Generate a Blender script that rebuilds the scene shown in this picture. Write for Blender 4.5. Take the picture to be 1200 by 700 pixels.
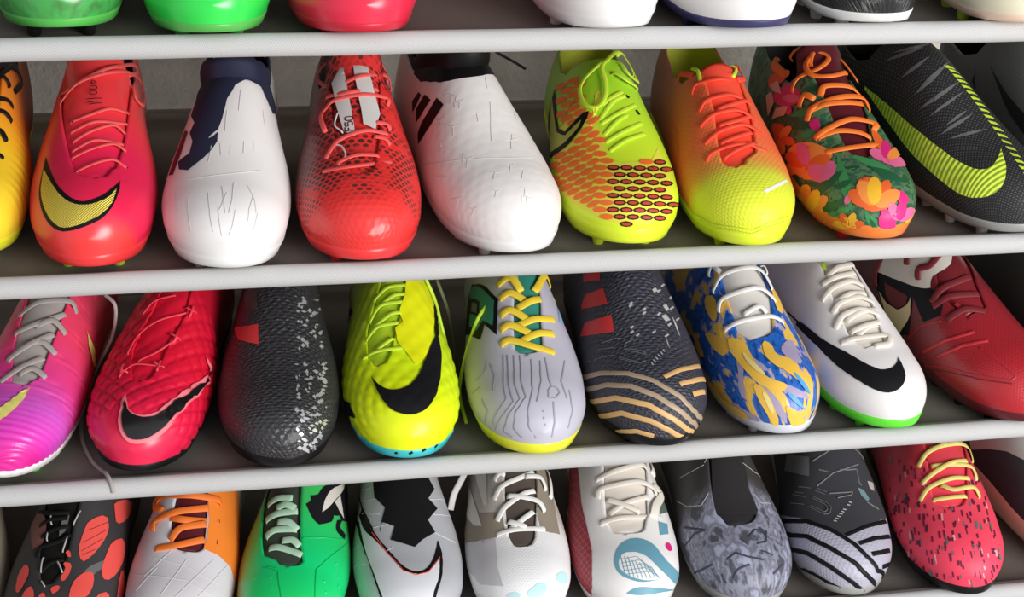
import bpy, bmesh, math, random
import numpy as np
from mathutils import Vector, Matrix
from mathutils.bvhtree import BVHTree
from mathutils.geometry import delaunay_2d_cdt
for o in list(bpy.data.objects): bpy.data.objects.remove(o)
SC=bpy.context.scene; COL=SC.collection
# ------------------------------------------------------------------ camera
H=0.19; TR=0.0085; SAG=0.014
cam=bpy.data.cameras.new('camera'); cam.sensor_width=36; cam.lens=2000/1200*36; cam.clip_start=.01
co=bpy.data.objects.new('camera',cam); COL.objects.link(co); SC.camera=co
def cam_axes(yaw,pitch,roll):
    fwd=Vector((math.sin(yaw)*math.cos(pitch),math.cos(yaw)*math.cos(pitch),-math.sin(pitch)))
    right=Vector((math.cos(yaw),-math.sin(yaw),0)); up=right.cross(fwd)
    r=math.cos(roll)*right+math.sin(roll)*up
    return r,r.cross(fwd),fwd
_r,_u,_f=cam_axes(0.2205778,0.49696753,0.05796852)
co.matrix_world=Matrix(((_r.x,_u.x,-_f.x,0),(_r.y,_u.y,-_f.y,-1.18386),(_r.z,_u.z,-_f.z,.4378),(0,0,0,1)))
# ------------------------------------------------------------------ world and light
w=bpy.data.worlds.new('room_light'); SC.world=w; w.use_nodes=True
w.node_tree.nodes['Background'].inputs[0].default_value=(.93,.96,1,1); w.node_tree.nodes['Background'].inputs[1].default_value=.40
def area(name,loc,target,size,power,col=(1,1,1),sy=None):
    l=bpy.data.lights.new(name,'AREA'); l.energy=power; l.size=size; l.color=col
    if sy: l.shape='RECTANGLE'; l.size_y=sy
    o=bpy.data.objects.new(name,l); COL.objects.link(o); o.location=loc
    o.rotation_euler=(Vector(target)-Vector(loc)).to_track_quat('-Z','Y').to_euler(); return o
area('window_light',(1.75,-2.4,.6),(.35,0,-.25),1.5,76,(1,.985,.965),1.3)
vs=SC.view_settings; vs.view_transform='Standard'; vs.look='None'; vs.gamma=1; vs.use_curve_mapping=False; vs.exposure=0.35
# ------------------------------------------------------------------ materials
def lin(c):
    return tuple(((x/255)/12.92 if x/255<=.04045 else ((x/255+.055)/1.055)**2.4) for x in c)+(1,)
class NT:
    def __init__(s,m):
        m.use_nodes=True; s.t=m.node_tree; s.n=s.t.nodes; s.b=s.n['Principled BSDF']; s.uvn=None
    def new(s,typ,**kw):
        n=s.n.new(typ)
        for k,v in kw.items(): setattr(n,k,v)
        return n
    def link(s,a,b): s.t.links.new(a,b)
    def put(s,sock,v):
        if isinstance(v,bpy.types.NodeSocket): s.link(v,sock)
        else: sock.default_value=v
    def m(s,op,a,b=0.0,c=None):
        n=s.new('ShaderNodeMath',operation=op); s.put(n.inputs[0],a); s.put(n.inputs[1],b)
        if c is not None: s.put(n.inputs[2],c)
        return n.outputs[0]
    def uv(s):
        if s.uvn is None:
            u=s.new('ShaderNodeUVMap'); u.uv_map='UVMap'; x=s.new('ShaderNodeSeparateXYZ'); s.link(u.outputs[0],x.inputs[0]); s.uvn=(u.outputs[0],x.outputs[0],x.outputs[1])
        return s.uvn
    def mix(s,f,a,b):
        n=s.new('ShaderNodeMix',data_type='RGBA'); s.put(n.inputs[0],f); s.put(n.inputs[6],a); s.put(n.inputs[7],b); return n.outputs[2]
    def ramp(s,f,stops,interp='LINEAR'):
        n=s.new('ShaderNodeValToRGB'); r=n.color_ramp; r.interpolation=interp
        while len(r.elements)<len(stops): r.elements.new(.5)
        for e,(p,c) in zip(r.elements,stops): e.position=p; e.color=c
        s.link(f,n.inputs[0]); return n.outputs[0]
    def step(s,v,a,b):
        n=s.new('ShaderNodeMapRange'); n.interpolation_type='SMOOTHSTEP'; s.put(n.inputs[0],v); n.inputs[1].default_value=a; n.inputs[2].default_value=b; return n.outputs[0]
    def noise(s,scale,vec=None,detail=3,sx=1,sy=1,rot=0):
        n=s.new('ShaderNodeTexNoise'); n.inputs['Scale'].default_value=scale; n.inputs['Detail'].default_value=detail
        mp=s.new('ShaderNodeMapping'); mp.inputs['Scale'].default_value=(sx,sy,1); mp.inputs['Rotation'].default_value=(0,0,rot)
        s.link(vec if vec else s.uv()[0],mp.inputs[0]); s.link(mp.outputs[0],n.inputs['Vector']); return n.outputs[0]
    def hexd(s,sc,ys=1.0):
        """distance to the nearest point of a hexagonal lattice, cell = sc cm"""
        _,u,v=s.uv(); u=s.m('DIVIDE',u,sc); v=s.m('DIVIDE',v,sc*1.732*ys)
        def d(ou):
            a=s.m('SUBTRACT',s.m('FRACT',s.m('ADD',u,ou+50)),.5); b=s.m('MULTIPLY',s.m('SUBTRACT',s.m('FRACT',s.m('ADD',v,ou+50)),.5),1.732)
            return s.m('SQRT',s.m('ADD',s.m('MULTIPLY',a,a),s.m('MULTIPLY',b,b)))
        return s.m('MINIMUM',d(0.0),d(.5))
    def bump(s,h,strength,dist=.002):
        n=s.new('ShaderNodeBump'); n.inputs['Strength'].default_value=strength; n.inputs['Distance'].default_value=dist; s.link(h,n.inputs['Height']); s.link(n.outputs[0],s.b.inputs['Normal'])
MATS={}
def M(name,col=None,rough=.5,metal=0,coat=0,grad=None,fx=None,sheen=0):
    if name in MATS: return MATS[name]
    m=bpy.data.materials.new(name); t=NT(m); b=t.b; b.inputs['Roughness'].default_value=rough; b.inputs['Metallic'].default_value=metal
    b.inputs['Coat Weight'].default_value=coat; b.inputs['Coat Roughness'].default_value=.25; b.inputs['Sheen Weight'].default_value=sheen
    c=lin(col) if col else (1,1,1,1)
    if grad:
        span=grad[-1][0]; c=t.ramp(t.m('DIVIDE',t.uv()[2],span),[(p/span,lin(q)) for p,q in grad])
    if fx:
        q=fx(t,c); c=q if q is not None else c
    if col and max(col)<60 and rough>=.45: b.inputs['Specular IOR Level'].default_value=.2
    t.put(b.inputs['Base Color'],c); m.diffuse_color=lin(col) if col else (.5,.5,.5,1)
    MATS[name]=m; return m
def pch(xs,ys,x):
    """smooth interpolation through control points (Catmull-Rom style tangents)"""
    xs=np.asarray(xs,float); ys=np.asarray(ys,float); x=np.asarray(x,float)
    d=np.diff(ys)/np.diff(xs); m=np.zeros_like(ys); m[0]=d[0]; m[-1]=d[-1]
    for i in range(1,len(xs)-1):
        m[i]=0 if d[i-1]*d[i]<=0 else 2*d[i-1]*d[i]/(d[i-1]+d[i])
    i=np.clip(np.searchsorted(xs,x)-1,0,len(xs)-2); h=xs[i+1]-xs[i]; t=np.clip((x-xs[i])/h,0,1)
    return (2*t**3-3*t**2+1)*ys[i]+(t**3-2*t**2+t)*h*m[i]+(-2*t**3+3*t**2)*ys[i+1]+(t**3-t**2)*h*m[i+1]
def half_width(t,blunt=2.2):
    b=pch([0,.1,.2,.3,.4,.5,.6,.75,.9,1],[.40,.435,.475,.5,.487,.447,.405,.36,.345,.335],t)
    te=np.where(t<.20,np.power(np.clip(1-np.power(np.clip(1-t/.20,0,1),blunt),0,1),.5),1)
    he=np.where(t>.86,np.sqrt(np.clip(1-((t-.86)/.14)**2,0,1)),1)
    return b*te*he
def sole_z(t):
    return .016+.009*np.where(t<.24,((.24-t)/.24)**2,0)
def surface(p,t,v):
    """p: dict W,L,hs,asym ; t 0 toe..1 heel ; v -1..1 across (0 = ridge). returns xyz local, toe tip at origin pointing -y"""
    t=np.asarray(t,float); v=np.asarray(v,float); t,v=np.broadcast_arrays(t,v)
    a=half_width(t,p.get('blunt',2.2))*p['W']
    zs=sole_z(t)
    h=pch([0,.03,.08,.15,.22,.3,.4,.5,.58,.66,.8,.93,1],[.016,.029,.040,.048,.053,.060,.073,.087,.096,.100,.100,.098,.094],t)*p['hs']
    zc=pch([0,.06,.15,.3,.5,.8,1],[.010,.013,.017,.021,.024,.026,.028],t)
    e2=pch([0,.2,.35,.5,.7,1],[.9,.95,1.05,1.2,1.2,1.0],t)
    av=np.abs(v); ph=np.clip(av/.8,0,1)*np.pi/2; q=np.clip((av-.8)/.2,0,1)
    x=np.sign(v)*a*np.where(av<=.8,np.power(np.sin(ph),.93),1-.13*q**1.5)
    z=zs+np.where(av<=.8,zc+(h-zc)*np.power(np.clip(np.cos(ph),0,1),e2),zc*(1-q))
    s=p.get('asym',0)
    bend=s*p['W']*(.16*np.clip((.33-t)/.33,0,1)**1.5*-1+.05*np.clip((t-.33)/.3,0,1))
    x=x+bend+s*p['W']*.16
    # ridge leans medially
    x=x-s*.012*np.clip(1-av/.8,0,1)*np.clip(t/.3,0,1)
    return np.stack([x,t*p['L'],z],-1)
def place(p,P):
    c,s=math.cos(p['yaw']),math.sin(p['yaw'])
    r=p.get('roll',0.0); cr,sr=math.cos(r),math.sin(r)
    X=P[...,0]*cr+P[...,2]*sr; Z=-P[...,0]*sr+P[...,2]*cr
    return np.stack([p['x']+X*c-P[...,1]*s,p['y']+X*s+P[...,1]*c,p['z']+Z],-1)

FIT={
 'a1':dict(W=0.0998,L=0.2714,hs=1,asym=-0.1061,yaw=0.0066,roll=0,x=-0.0719,y=0.0014,z=-0.0055),
 'a2':dict(W=0.1001,L=0.2765,hs=1,asym=-0.0858,yaw=0.0092,roll=0,x=0.0339,y=-0.0146,z=-0.0055),
 'a3':dict(W=0.1018,L=0.2709,hs=1,asym=-0.249,yaw=0.0017,roll=0,x=0.1422,y=-0.0189,z=-0.0055),
 'a4':dict(W=0.0971,L=0.2728,hs=1,asym=-0.0353,yaw=0.0674,roll=0,x=0.3322,y=-0.0193,z=-0.0055),
 'a5':dict(W=0.1022,L=0.2711,hs=1,asym=-0.1063,yaw=0.0936,roll=0,x=0.4411,y=-0.0247,z=-0.0055),
 'a6':dict(W=0.095,L=0.2683,hs=1,asym=0.0536,yaw=0.0295,roll=0,x=0.5421,y=-0.017,z=-0.0055),
 'a7':dict(W=0.1013,L=0.2643,hs=1,asym=0.1919,yaw=0.05,roll=0,x=0.6665,y=-0.0234,z=-0.0055),
 'b1':dict(W=0.096,L=0.2767,hs=1.1312,asym=-0.5759,yaw=-0.0791,roll=0,x=-0.1578,y=0.0253,z=-0.1955),
 'b2':dict(W=0.0992,L=0.2886,hs=1.1685,asym=-0.1067,yaw=-0.054,roll=0,x=-0.064,y=-0.0004,z=-0.1955),
 'b3':dict(W=0.1024,L=0.2671,hs=1.0705,asym=-0.3659,yaw=-0.1266,roll=0,x=0.0381,y=-0.012,z=-0.1955),
 'b4':dict(W=0.1027,L=0.27,hs=1.1138,asym=-0.2164,yaw=-0.072,roll=0,x=0.1457,y=-0.009,z=-0.1955),
 'b5':dict(W=0.1013,L=0.2915,hs=1.1467,asym=-0.1653,yaw=0.1475,roll=0,x=0.275,y=-0.007,z=-0.1955),
 'b6':dict(W=0.1017,L=0.2817,hs=1.0152,asym=-0.1908,yaw=-0.0629,roll=0,x=0.3644,y=-0.0007,z=-0.1955),
 'b7':dict(W=0.0958,L=0.2956,hs=1.0425,asym=0.1979,yaw=-0.0313,roll=0,x=0.4632,y=-0.0132,z=-0.1955),
 'b8':dict(W=0.0974,L=0.305,hs=0.97,asym=0.3202,yaw=0.021,roll=0,x=0.5743,y=-0.0106,z=-0.1955),
 'b9':dict(W=0.098,L=0.285,hs=1.12,asym=0.3,yaw=0.28,roll=0,z=-0.1955,x=0.71,y=-0.008),
 'b10':dict(W=0.098,L=0.285,hs=1.12,asym=0.3,yaw=0.28,roll=0,z=-0.1955,x=0.82,y=0),
 'c1':dict(W=0.0918,L=0.3003,hs=0.9706,asym=-0.1337,yaw=-0.2555,roll=0,x=-0.1502,y=0.005,z=-0.3855),
 'c2':dict(W=0.0977,L=0.294,hs=1.028,asym=-0.4161,yaw=-0.29,roll=0,x=-0.0447,y=0.0016,z=-0.3855),
 'c3':dict(W=0.1047,L=0.2895,hs=1.072,asym=-0.1644,yaw=-0.0908,roll=0,x=0.0769,y=-0.0059,z=-0.3855),
 'c4':dict(W=0.1005,L=0.278,hs=1.0428,asym=-0.0695,yaw=-0.0511,roll=0,x=0.1847,y=-0.006,z=-0.3855),
 'c5':dict(W=0.1035,L=0.2844,hs=1.0479,asym=-0.2412,yaw=-0.066,roll=0,x=0.2956,y=-0.013,z=-0.3855),
 'c6':dict(W=0.107,L=0.292,hs=1.1892,asym=0.0192,yaw=-0.0052,roll=0,x=0.4052,y=-0.0133,z=-0.3855),
 'c7':dict(W=0.0941,L=0.2741,hs=1.1313,asym=0.0579,yaw=0.0854,roll=0,x=0.522,y=-0.0067,z=-0.3855),
 'c8':dict(W=0.0937,L=0.2803,hs=1.026,asym=-0.0006,yaw=0.1258,roll=0,x=0.625,y=-0.0095,z=-0.3855),
 'c9':dict(W=0.1,L=0.29,hs=1.1,asym=0.2,yaw=0.26,roll=0,z=-0.3855,x=0.754,y=-0.012),
 'c10':dict(W=0.1,L=0.29,hs=1.1,asym=0.2,yaw=0.26,roll=0,z=-0.3855,x=0.866,y=-0.005),
 'd0':dict(W=0.09,L=0.275,hs=1,asym=0,yaw=0.03,roll=0,x=-0.2025,y=0.03,z=-0.5755),
 'd1':dict(W=0.1019,L=0.2796,hs=1.0764,asym=-0.1083,yaw=-0.2171,roll=0,x=-0.1274,y=-0.0075,z=-0.5755),
 'd2':dict(W=0.0961,L=0.2713,hs=1.0667,asym=0.016,yaw=-0.2163,roll=0,x=-0.0255,y=-0.0056,z=-0.5755),
 'd3':dict(W=0.1007,L=0.2675,hs=1.0009,asym=0.0192,yaw=-0.2105,roll=0,x=0.0758,y=-0.0063,z=-0.5755),
 'd4':dict(W=0.1015,L=0.2707,hs=1.0106,asym=0.0119,yaw=-0.051,roll=0,x=0.1935,y=-0.0075,z=-0.5755),
 'd5':dict(W=0.098,L=0.272,hs=0.9986,asym=-0.0956,yaw=-0.0949,roll=0,x=0.2955,y=-0.0072,z=-0.5755),
 'd6':dict(W=0.1024,L=0.276,hs=1.008,asym=-0.09,yaw=-0.1026,roll=0,x=0.397,y=-0.0091,z=-0.5755),
 'd7':dict(W=0.1021,L=0.259,hs=1.0412,asym=0.063,yaw=-0.0092,roll=0,x=0.5118,y=-0.0085,z=-0.5755),
 'd8':dict(W=0.1024,L=0.2898,hs=1.0157,asym=-0.0388,yaw=-0.1347,roll=0,x=0.6097,y=-0.0032,z=-0.5755),
 'd9':dict(W=0.1002,L=0.2954,hs=1.0654,asym=-0.0763,yaw=-0.1125,roll=0,x=0.7223,y=-0.0168,z=-0.5755),
 'd10':dict(W=0.0993,L=0.2801,hs=0.9967,asym=0.1207,yaw=0.25,roll=0,x=0.8825,y=-0.0173,z=-0.5755),
}
ART={
 'b1':dict(throat=((249,107,107),(281,55,170),(295,47,198),(381,-2,219),(428,-4,232),(487,-7,248),(564,-7,270)),
  dec=(('collar_patch','black',((0.4,((1440,-2),(1498,12),(1510,93),(1545,184),(1607,274),(1719,360),(1720,384),(1720,465),(1720,508),(1720,551),(1720,609),(1720,537),(1719,461),(1548,308),(1476,189),(1448,88))),)),),
  str=(),
  lace=(('black',4,1.3,1.6,(((1009,107),(1009,217),(1006,317)),((1091,60),(1149,160),(1167,241),(1134,313)),((1197,36),(1250,150),(1281,265),(1276,360)),((1257,21),(1319,174),(1366,298),(1379,384)),((1370,55),(1458,236),(1470,313),(1460,337)),((1474,236),(1596,346),(1668,446),(1650,489),(1490,408)))),)),
 'b2':dict(throat=((162,60,60),(204,-122,165),(219,-132,203),(304,-189,244),(325,-204,255),(443,-294,311),(447,-295,313),(637,-375,393),(740,-375,437)),
  dec=(('swoosh_outline','black',((0.4,((1110,-394),(1069,-375),(1009,-351),(949,-327),(904,-308),(850,-289),(796,-270),(750,-251),(693,-222),(639,-189),(599,-155),(570,-117),(548,-79),(540,-36),(548,12),(570,60),(597,107),(629,146),(666,174),(706,198),(746,222),(789,246),(822,260),(785,265),(734,279),(690,279),(637,284),(580,284),(535,284),(492,274),(447,260),(407,241),(366,208),(332,160),(305,98),(284,26),(267,-55),(259,-169),(265,-289),(284,-384),(329,-499),(388,-547),(436,-566),(487,-570),(538,-566),(580,-556),(626,-547),(669,-532),(714,-523),(754,-508),(800,-499),(843,-489),(884,-480),(920,-470),(952,-456),(983,-442),(1009,-427),(1050,-413),(1083,-399))),)),('swoosh','gold_check',((0.8,((1018,-403),(967,-379),(894,-346),(833,-322),(766,-298),(706,-279),(650,-251),(599,-222),(556,-184),(524,-136),(506,-88),(498,-36),(500,12),(516,69),(540,117),(572,160),(610,193),(645,217),(697,236),(730,246),(697,251),(645,255),(588,260),(535,251),(484,232),(433,198),(399,165),(366,117),(340,60),(318,-2),(302,-74),(297,-165),(300,-255),(313,-337),(348,-432),(393,-480),(452,-499),(516,-504),(570,-499),(626,-489),(685,-480),(738,-470),(792,-461),(850,-451),(891,-442),(930,-432),(967,-422),(997,-413))),))),
  str=(('lettering','black',0.7,0.35,(((1385,-26),(1385,21),(1396,-12),(1379,-12)),((1372,12),(1368,21),(1361,21),(1357,12),(1357,-17),(1361,-26),(1368,-26),(1372,-17),(1372,12)),((1350,12),(1346,21),(1339,21),(1333,12),(1333,-12),(1339,-26),(1346,-26),(1350,-17),(1350,12)),((1313,-45),(1315,7),(1319,64)),((1299,-36),(1299,2)),((1288,-26),(1297,64)))),('eyelet','black',1.3,0.35,(((1224,-155),(1217,-150)),((1315,289),(1310,289)),((1197,255),(1192,260)),((1112,-136),(1104,-131)),((992,-136),(983,-131)),((1072,236),(1066,241)),((874,-107),(864,-103)),((927,179),(917,184)),((970,298),(964,303))))),
  lace=(('coral_lace',2.4,0.9,1,(((1224,-174),(1236,-26),(1278,122),(1322,308)),((1107,-141),(1154,-2),(1200,150),(1190,265)),((989,-146),(1041,7),(1091,155),(1083,274)),((867,-107),(936,36),(983,165),(967,298)),((1167,-165),(1202,17),(1253,289)),((1044,-141),(1099,21),(1120,255)))),('coral_lace',3,1.2,2.2,(((1498,-442),(1391,-155),(1444,64),(1521,232),(1720,408),(1720,451),(1541,332)),((1363,-308),(1391,-126),(1425,64),(1506,265),(1693,475),(1720,575),(1523,504),(1437,379),(1502,365)))))),
 'b3':dict(dec=(('knit_collar','navy',((0.4,((1720,-274),(1720,-241),(1720,-208),(1720,-160),(1705,-84),(1693,-7),(1707,74),(1720,146),(1720,193),(1720,232),(1720,260),(1720,303),(1720,346),(1720,389),(1720,432),(1720,480),(1720,523),(1720,570),(1719,642),(1498,442),(1502,379),(1518,327),(1541,279),(1516,198),(1508,122),(1460,12),(1425,-12),(1394,-41),(1359,-50),(1294,-69),(1243,-93),(1214,-155),(1204,-165),(1209,-126),(1229,-93),(1177,-93),(1131,-131),(1086,-193),(1058,-255),(1035,-322),(1091,-418),(1164,-442),(1162,-322),(1229,-303),(1306,-351),(1348,-317),(1444,-403),(1478,-389),(1521,-379),(1605,-408),(1621,-375),(1720,-399),(1720,-356),(1720,-313))),)),('side_stripe','maroon_dark',((0.4,((1152,-580),(1207,-542),(1264,-513),(1304,-484),(1350,-470),(1389,-451),(1328,-379),(1288,-394),(1246,-408),(1204,-427),(1152,-461),(1094,-494))),))),
  str=(('crease','crease_grey',0.7,0.2,(((1164,-74),(1088,-60)),((1152,-2),(1088,-2)),((1180,93),(1107,93)),((1195,174),(1128,174)),((742,-146),(642,-155),(538,-165),(439,-189),(356,-212),(278,-246)),((564,-69),(481,-74),(401,-79),(302,-84),(203,-93)),((807,-36),(730,-26),(647,-21),(562,-12),(481,-2)),((850,45),(754,45),(650,50),(564,41),(481,31)),((530,98),(428,103),(321,107),(217,69)),((758,232),(666,236),(570,246),(436,303)),((578,356),(503,389),(431,437),(366,470)),((898,-461),(822,-470),(750,-494),(687,-532)),((742,-351),(650,-384),(564,-437),(492,-499),(433,-580)),((1162,-136),(1110,-141),(1050,-150)),((1404,279),(1366,279),(1331,284)),((1440,60),(1404,55),(1370,50),(1335,45)),((1335,-36),(1301,-41),(1264,-41),(1229,-41)),((952,-308),(936,-236),(927,-174),(927,-117),(930,-60),(936,-7),(946,36),(958,88),(973,141),(994,198),(1021,255)),((730,2),(647,-17),(564,-41),(484,-79)),((836,160),(770,203),(706,255),(637,294),(567,341)))),),
  lace=()),
 'b4':dict(throat=((178,-41,-41),(212,-103,84),(232,-141,94),(300,-184,128),(306,-185,131),(388,-208,162),(406,-213,169),(542,-252,227),(552,-255,232),(655,-246,284),(740,-246,327)),
  dec=(('tongue_stripe','pale_grey',((0.9,((1468,-222),(1500,-169),(1543,-117),(1494,-107),(1452,-93),(1413,-84),(1374,-74),(1335,-64),(1297,-55),(1257,-50),(1217,-41),(1149,-36),(1185,-117),(1238,-136),(1292,-155),(1346,-179),(1406,-198))),(0.9,((1560,-36),(1569,88),(1521,98),(1478,107),(1442,122),(1404,131),(1366,141),(1328,155),(1290,165),(1241,136),(1195,112),(1217,21),(1257,17),(1299,12),(1337,2),(1379,-2),(1421,-12),(1462,-21),(1506,-26))))),),
  str=(('lettering','maroon_dark',0.9,0.6,(((1182,-50),(1182,-107),(1202,-103)),((1182,-79),(1197,-79)),((1229,-103),(1209,-103),(1209,-79),(1224,-84),(1229,-69),(1229,-55),(1222,-50),(1209,-50)),((1238,-93),(1243,-103),(1250,-103),(1257,-93),(1255,-55),(1250,-45),(1243,-45),(1236,-60),(1238,-93)))),),
  lace=(('coral_lace',3.6,1.3,1.6,(((958,-327),(914,-88),(1009,251)),((1050,-279),(1134,-155),(1175,21),(1197,227)),((973,-189),(1006,-36),(1024,131)),((1357,-294),(1363,-179),(1363,36),(1406,260),(1376,274)),((1427,-289),(1376,-64),(1425,189)),((1433,-103),(1456,50),(1577,317),(1594,432)),((1154,98),(1152,184),(1134,236)),((1234,117),(1243,212),(1226,251)),((1224,-270),(1315,-303),(1359,-279)))),('pale_grey',1.2,1.3,1.6,(((964,-179),(1015,-112),(1088,-136),(1118,-184)),((1299,-160),(1229,-184),(1180,-126)))),('coral_lace',3.2,1.3,1.6,(((1698,-313),(1720,-389),(1720,-446),(1480,-284)),((1720,332),(1720,403),(1619,394)))))),
 'b5':dict(dec=(('knit_collar','black',((0.4,((1720,-332),(1720,-313),(1698,-274),(1639,-222),(1592,-165),(1564,-98),(1547,-26),(1545,45),(1603,212),(1586,232),(1571,246),(1552,255),(1529,260),(1502,289),(1472,313),(1429,337),(1464,322),(1480,308),(1433,174),(1406,69),(1400,-2),(1402,-64),(1413,-141),(1433,-217),(1466,-294),(1529,-370),(1621,-446),(1720,-461),(1720,-399))),)),('stripe_mark','black',((0.4,((1482,-642),(1444,-685),(1402,-604),(1379,-537),(1363,-475),(1359,-422),(1357,-365),(1363,-317),(1429,-360),(1433,-427),(1444,-494),(1468,-570))),(0.4,((1541,-628),(1500,-551),(1478,-484),(1462,-418),(1537,-456),(1556,-518),(1581,-580))),(0.4,((1616,-623),(1586,-551),(1567,-484),(1605,-494),(1654,-580)))))),
  str=(('crease','crease_grey',0.6,0.2,(((1331,-208),(1315,-179),(1313,-141)),((1315,-179),(1285,-198)),((570,-12),(556,36),(554,98)),((556,36),(460,-2)),((1339,-260),(1333,-227),(1315,-203)),((1333,-227),(1301,-227)),((1243,217),(1262,274),(1317,389)),((1262,274),(1224,265)),((807,-179),(789,-146),(777,-112)),((789,-146),(726,-198)),((473,-21),(463,26),(441,84)),((463,26),(377,12)),((500,-69),(492,-21),(484,26)),((492,-21),(415,-50)),((1255,-337),(1226,-298),(1217,-251)),((1226,-298),(1180,-317)),((1052,-332),(1032,-303),(1003,-279)),((1032,-303),(992,-341)),((1236,-117),(1226,-79),(1224,-45)),((1226,-79),(1185,-88)),((1027,-322),(997,-284),(989,-236)),((997,-284),(939,-337)),((836,-21),(829,2),(840,36)),((829,2),(766,-21)),((1102,-642),(1055,-580),(1006,-537)),((1055,-580),(994,-613)),((1344,-461),(1306,-408),(1271,-356)),((1306,-408),(1246,-413)),((637,-274),(610,-251),(597,-217)),((610,-251),(564,-313)),((674,-604),(637,-585),(618,-547)),((637,-585),(626,-666)),((1107,112),(1104,141),(1094,169)),((1104,141),(1061,117)),((1359,-212),(1346,-189),(1335,-169)),((1346,-189),(1331,-212)),((1197,-504),(1177,-465),(1162,-432)),((1177,-465),(1147,-484)),((1061,60),(1058,107),(1077,174)),((1058,107),(983,74)),((1238,-475),(1219,-442),(1195,-418)),((1219,-442),(1190,-456)),((1342,-413),(1315,-384),(1301,-351)),((1315,-384),(1278,-384)),((1394,-284),(1372,-236),(1346,-198)),((1372,-236),(1333,-260)),((766,41),(766,88),(777,146)),((766,88),(669,41)),((864,-647),(818,-599),(777,-551)),((818,-599),(774,-671)),((1402,93),(1344,69)),((1278,50),(1238,31),(1197,12),(1154,-7),(1107,-26),(1055,-45)),((1281,-695),(1185,-599),(1115,-508),(1066,-432),(1027,-360),(994,-298),(967,-232),(949,-169),(933,-112),(920,-60),(911,-7),(907,45),(911,107),(920,179),(943,265)))),),
  lace=()),
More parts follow.
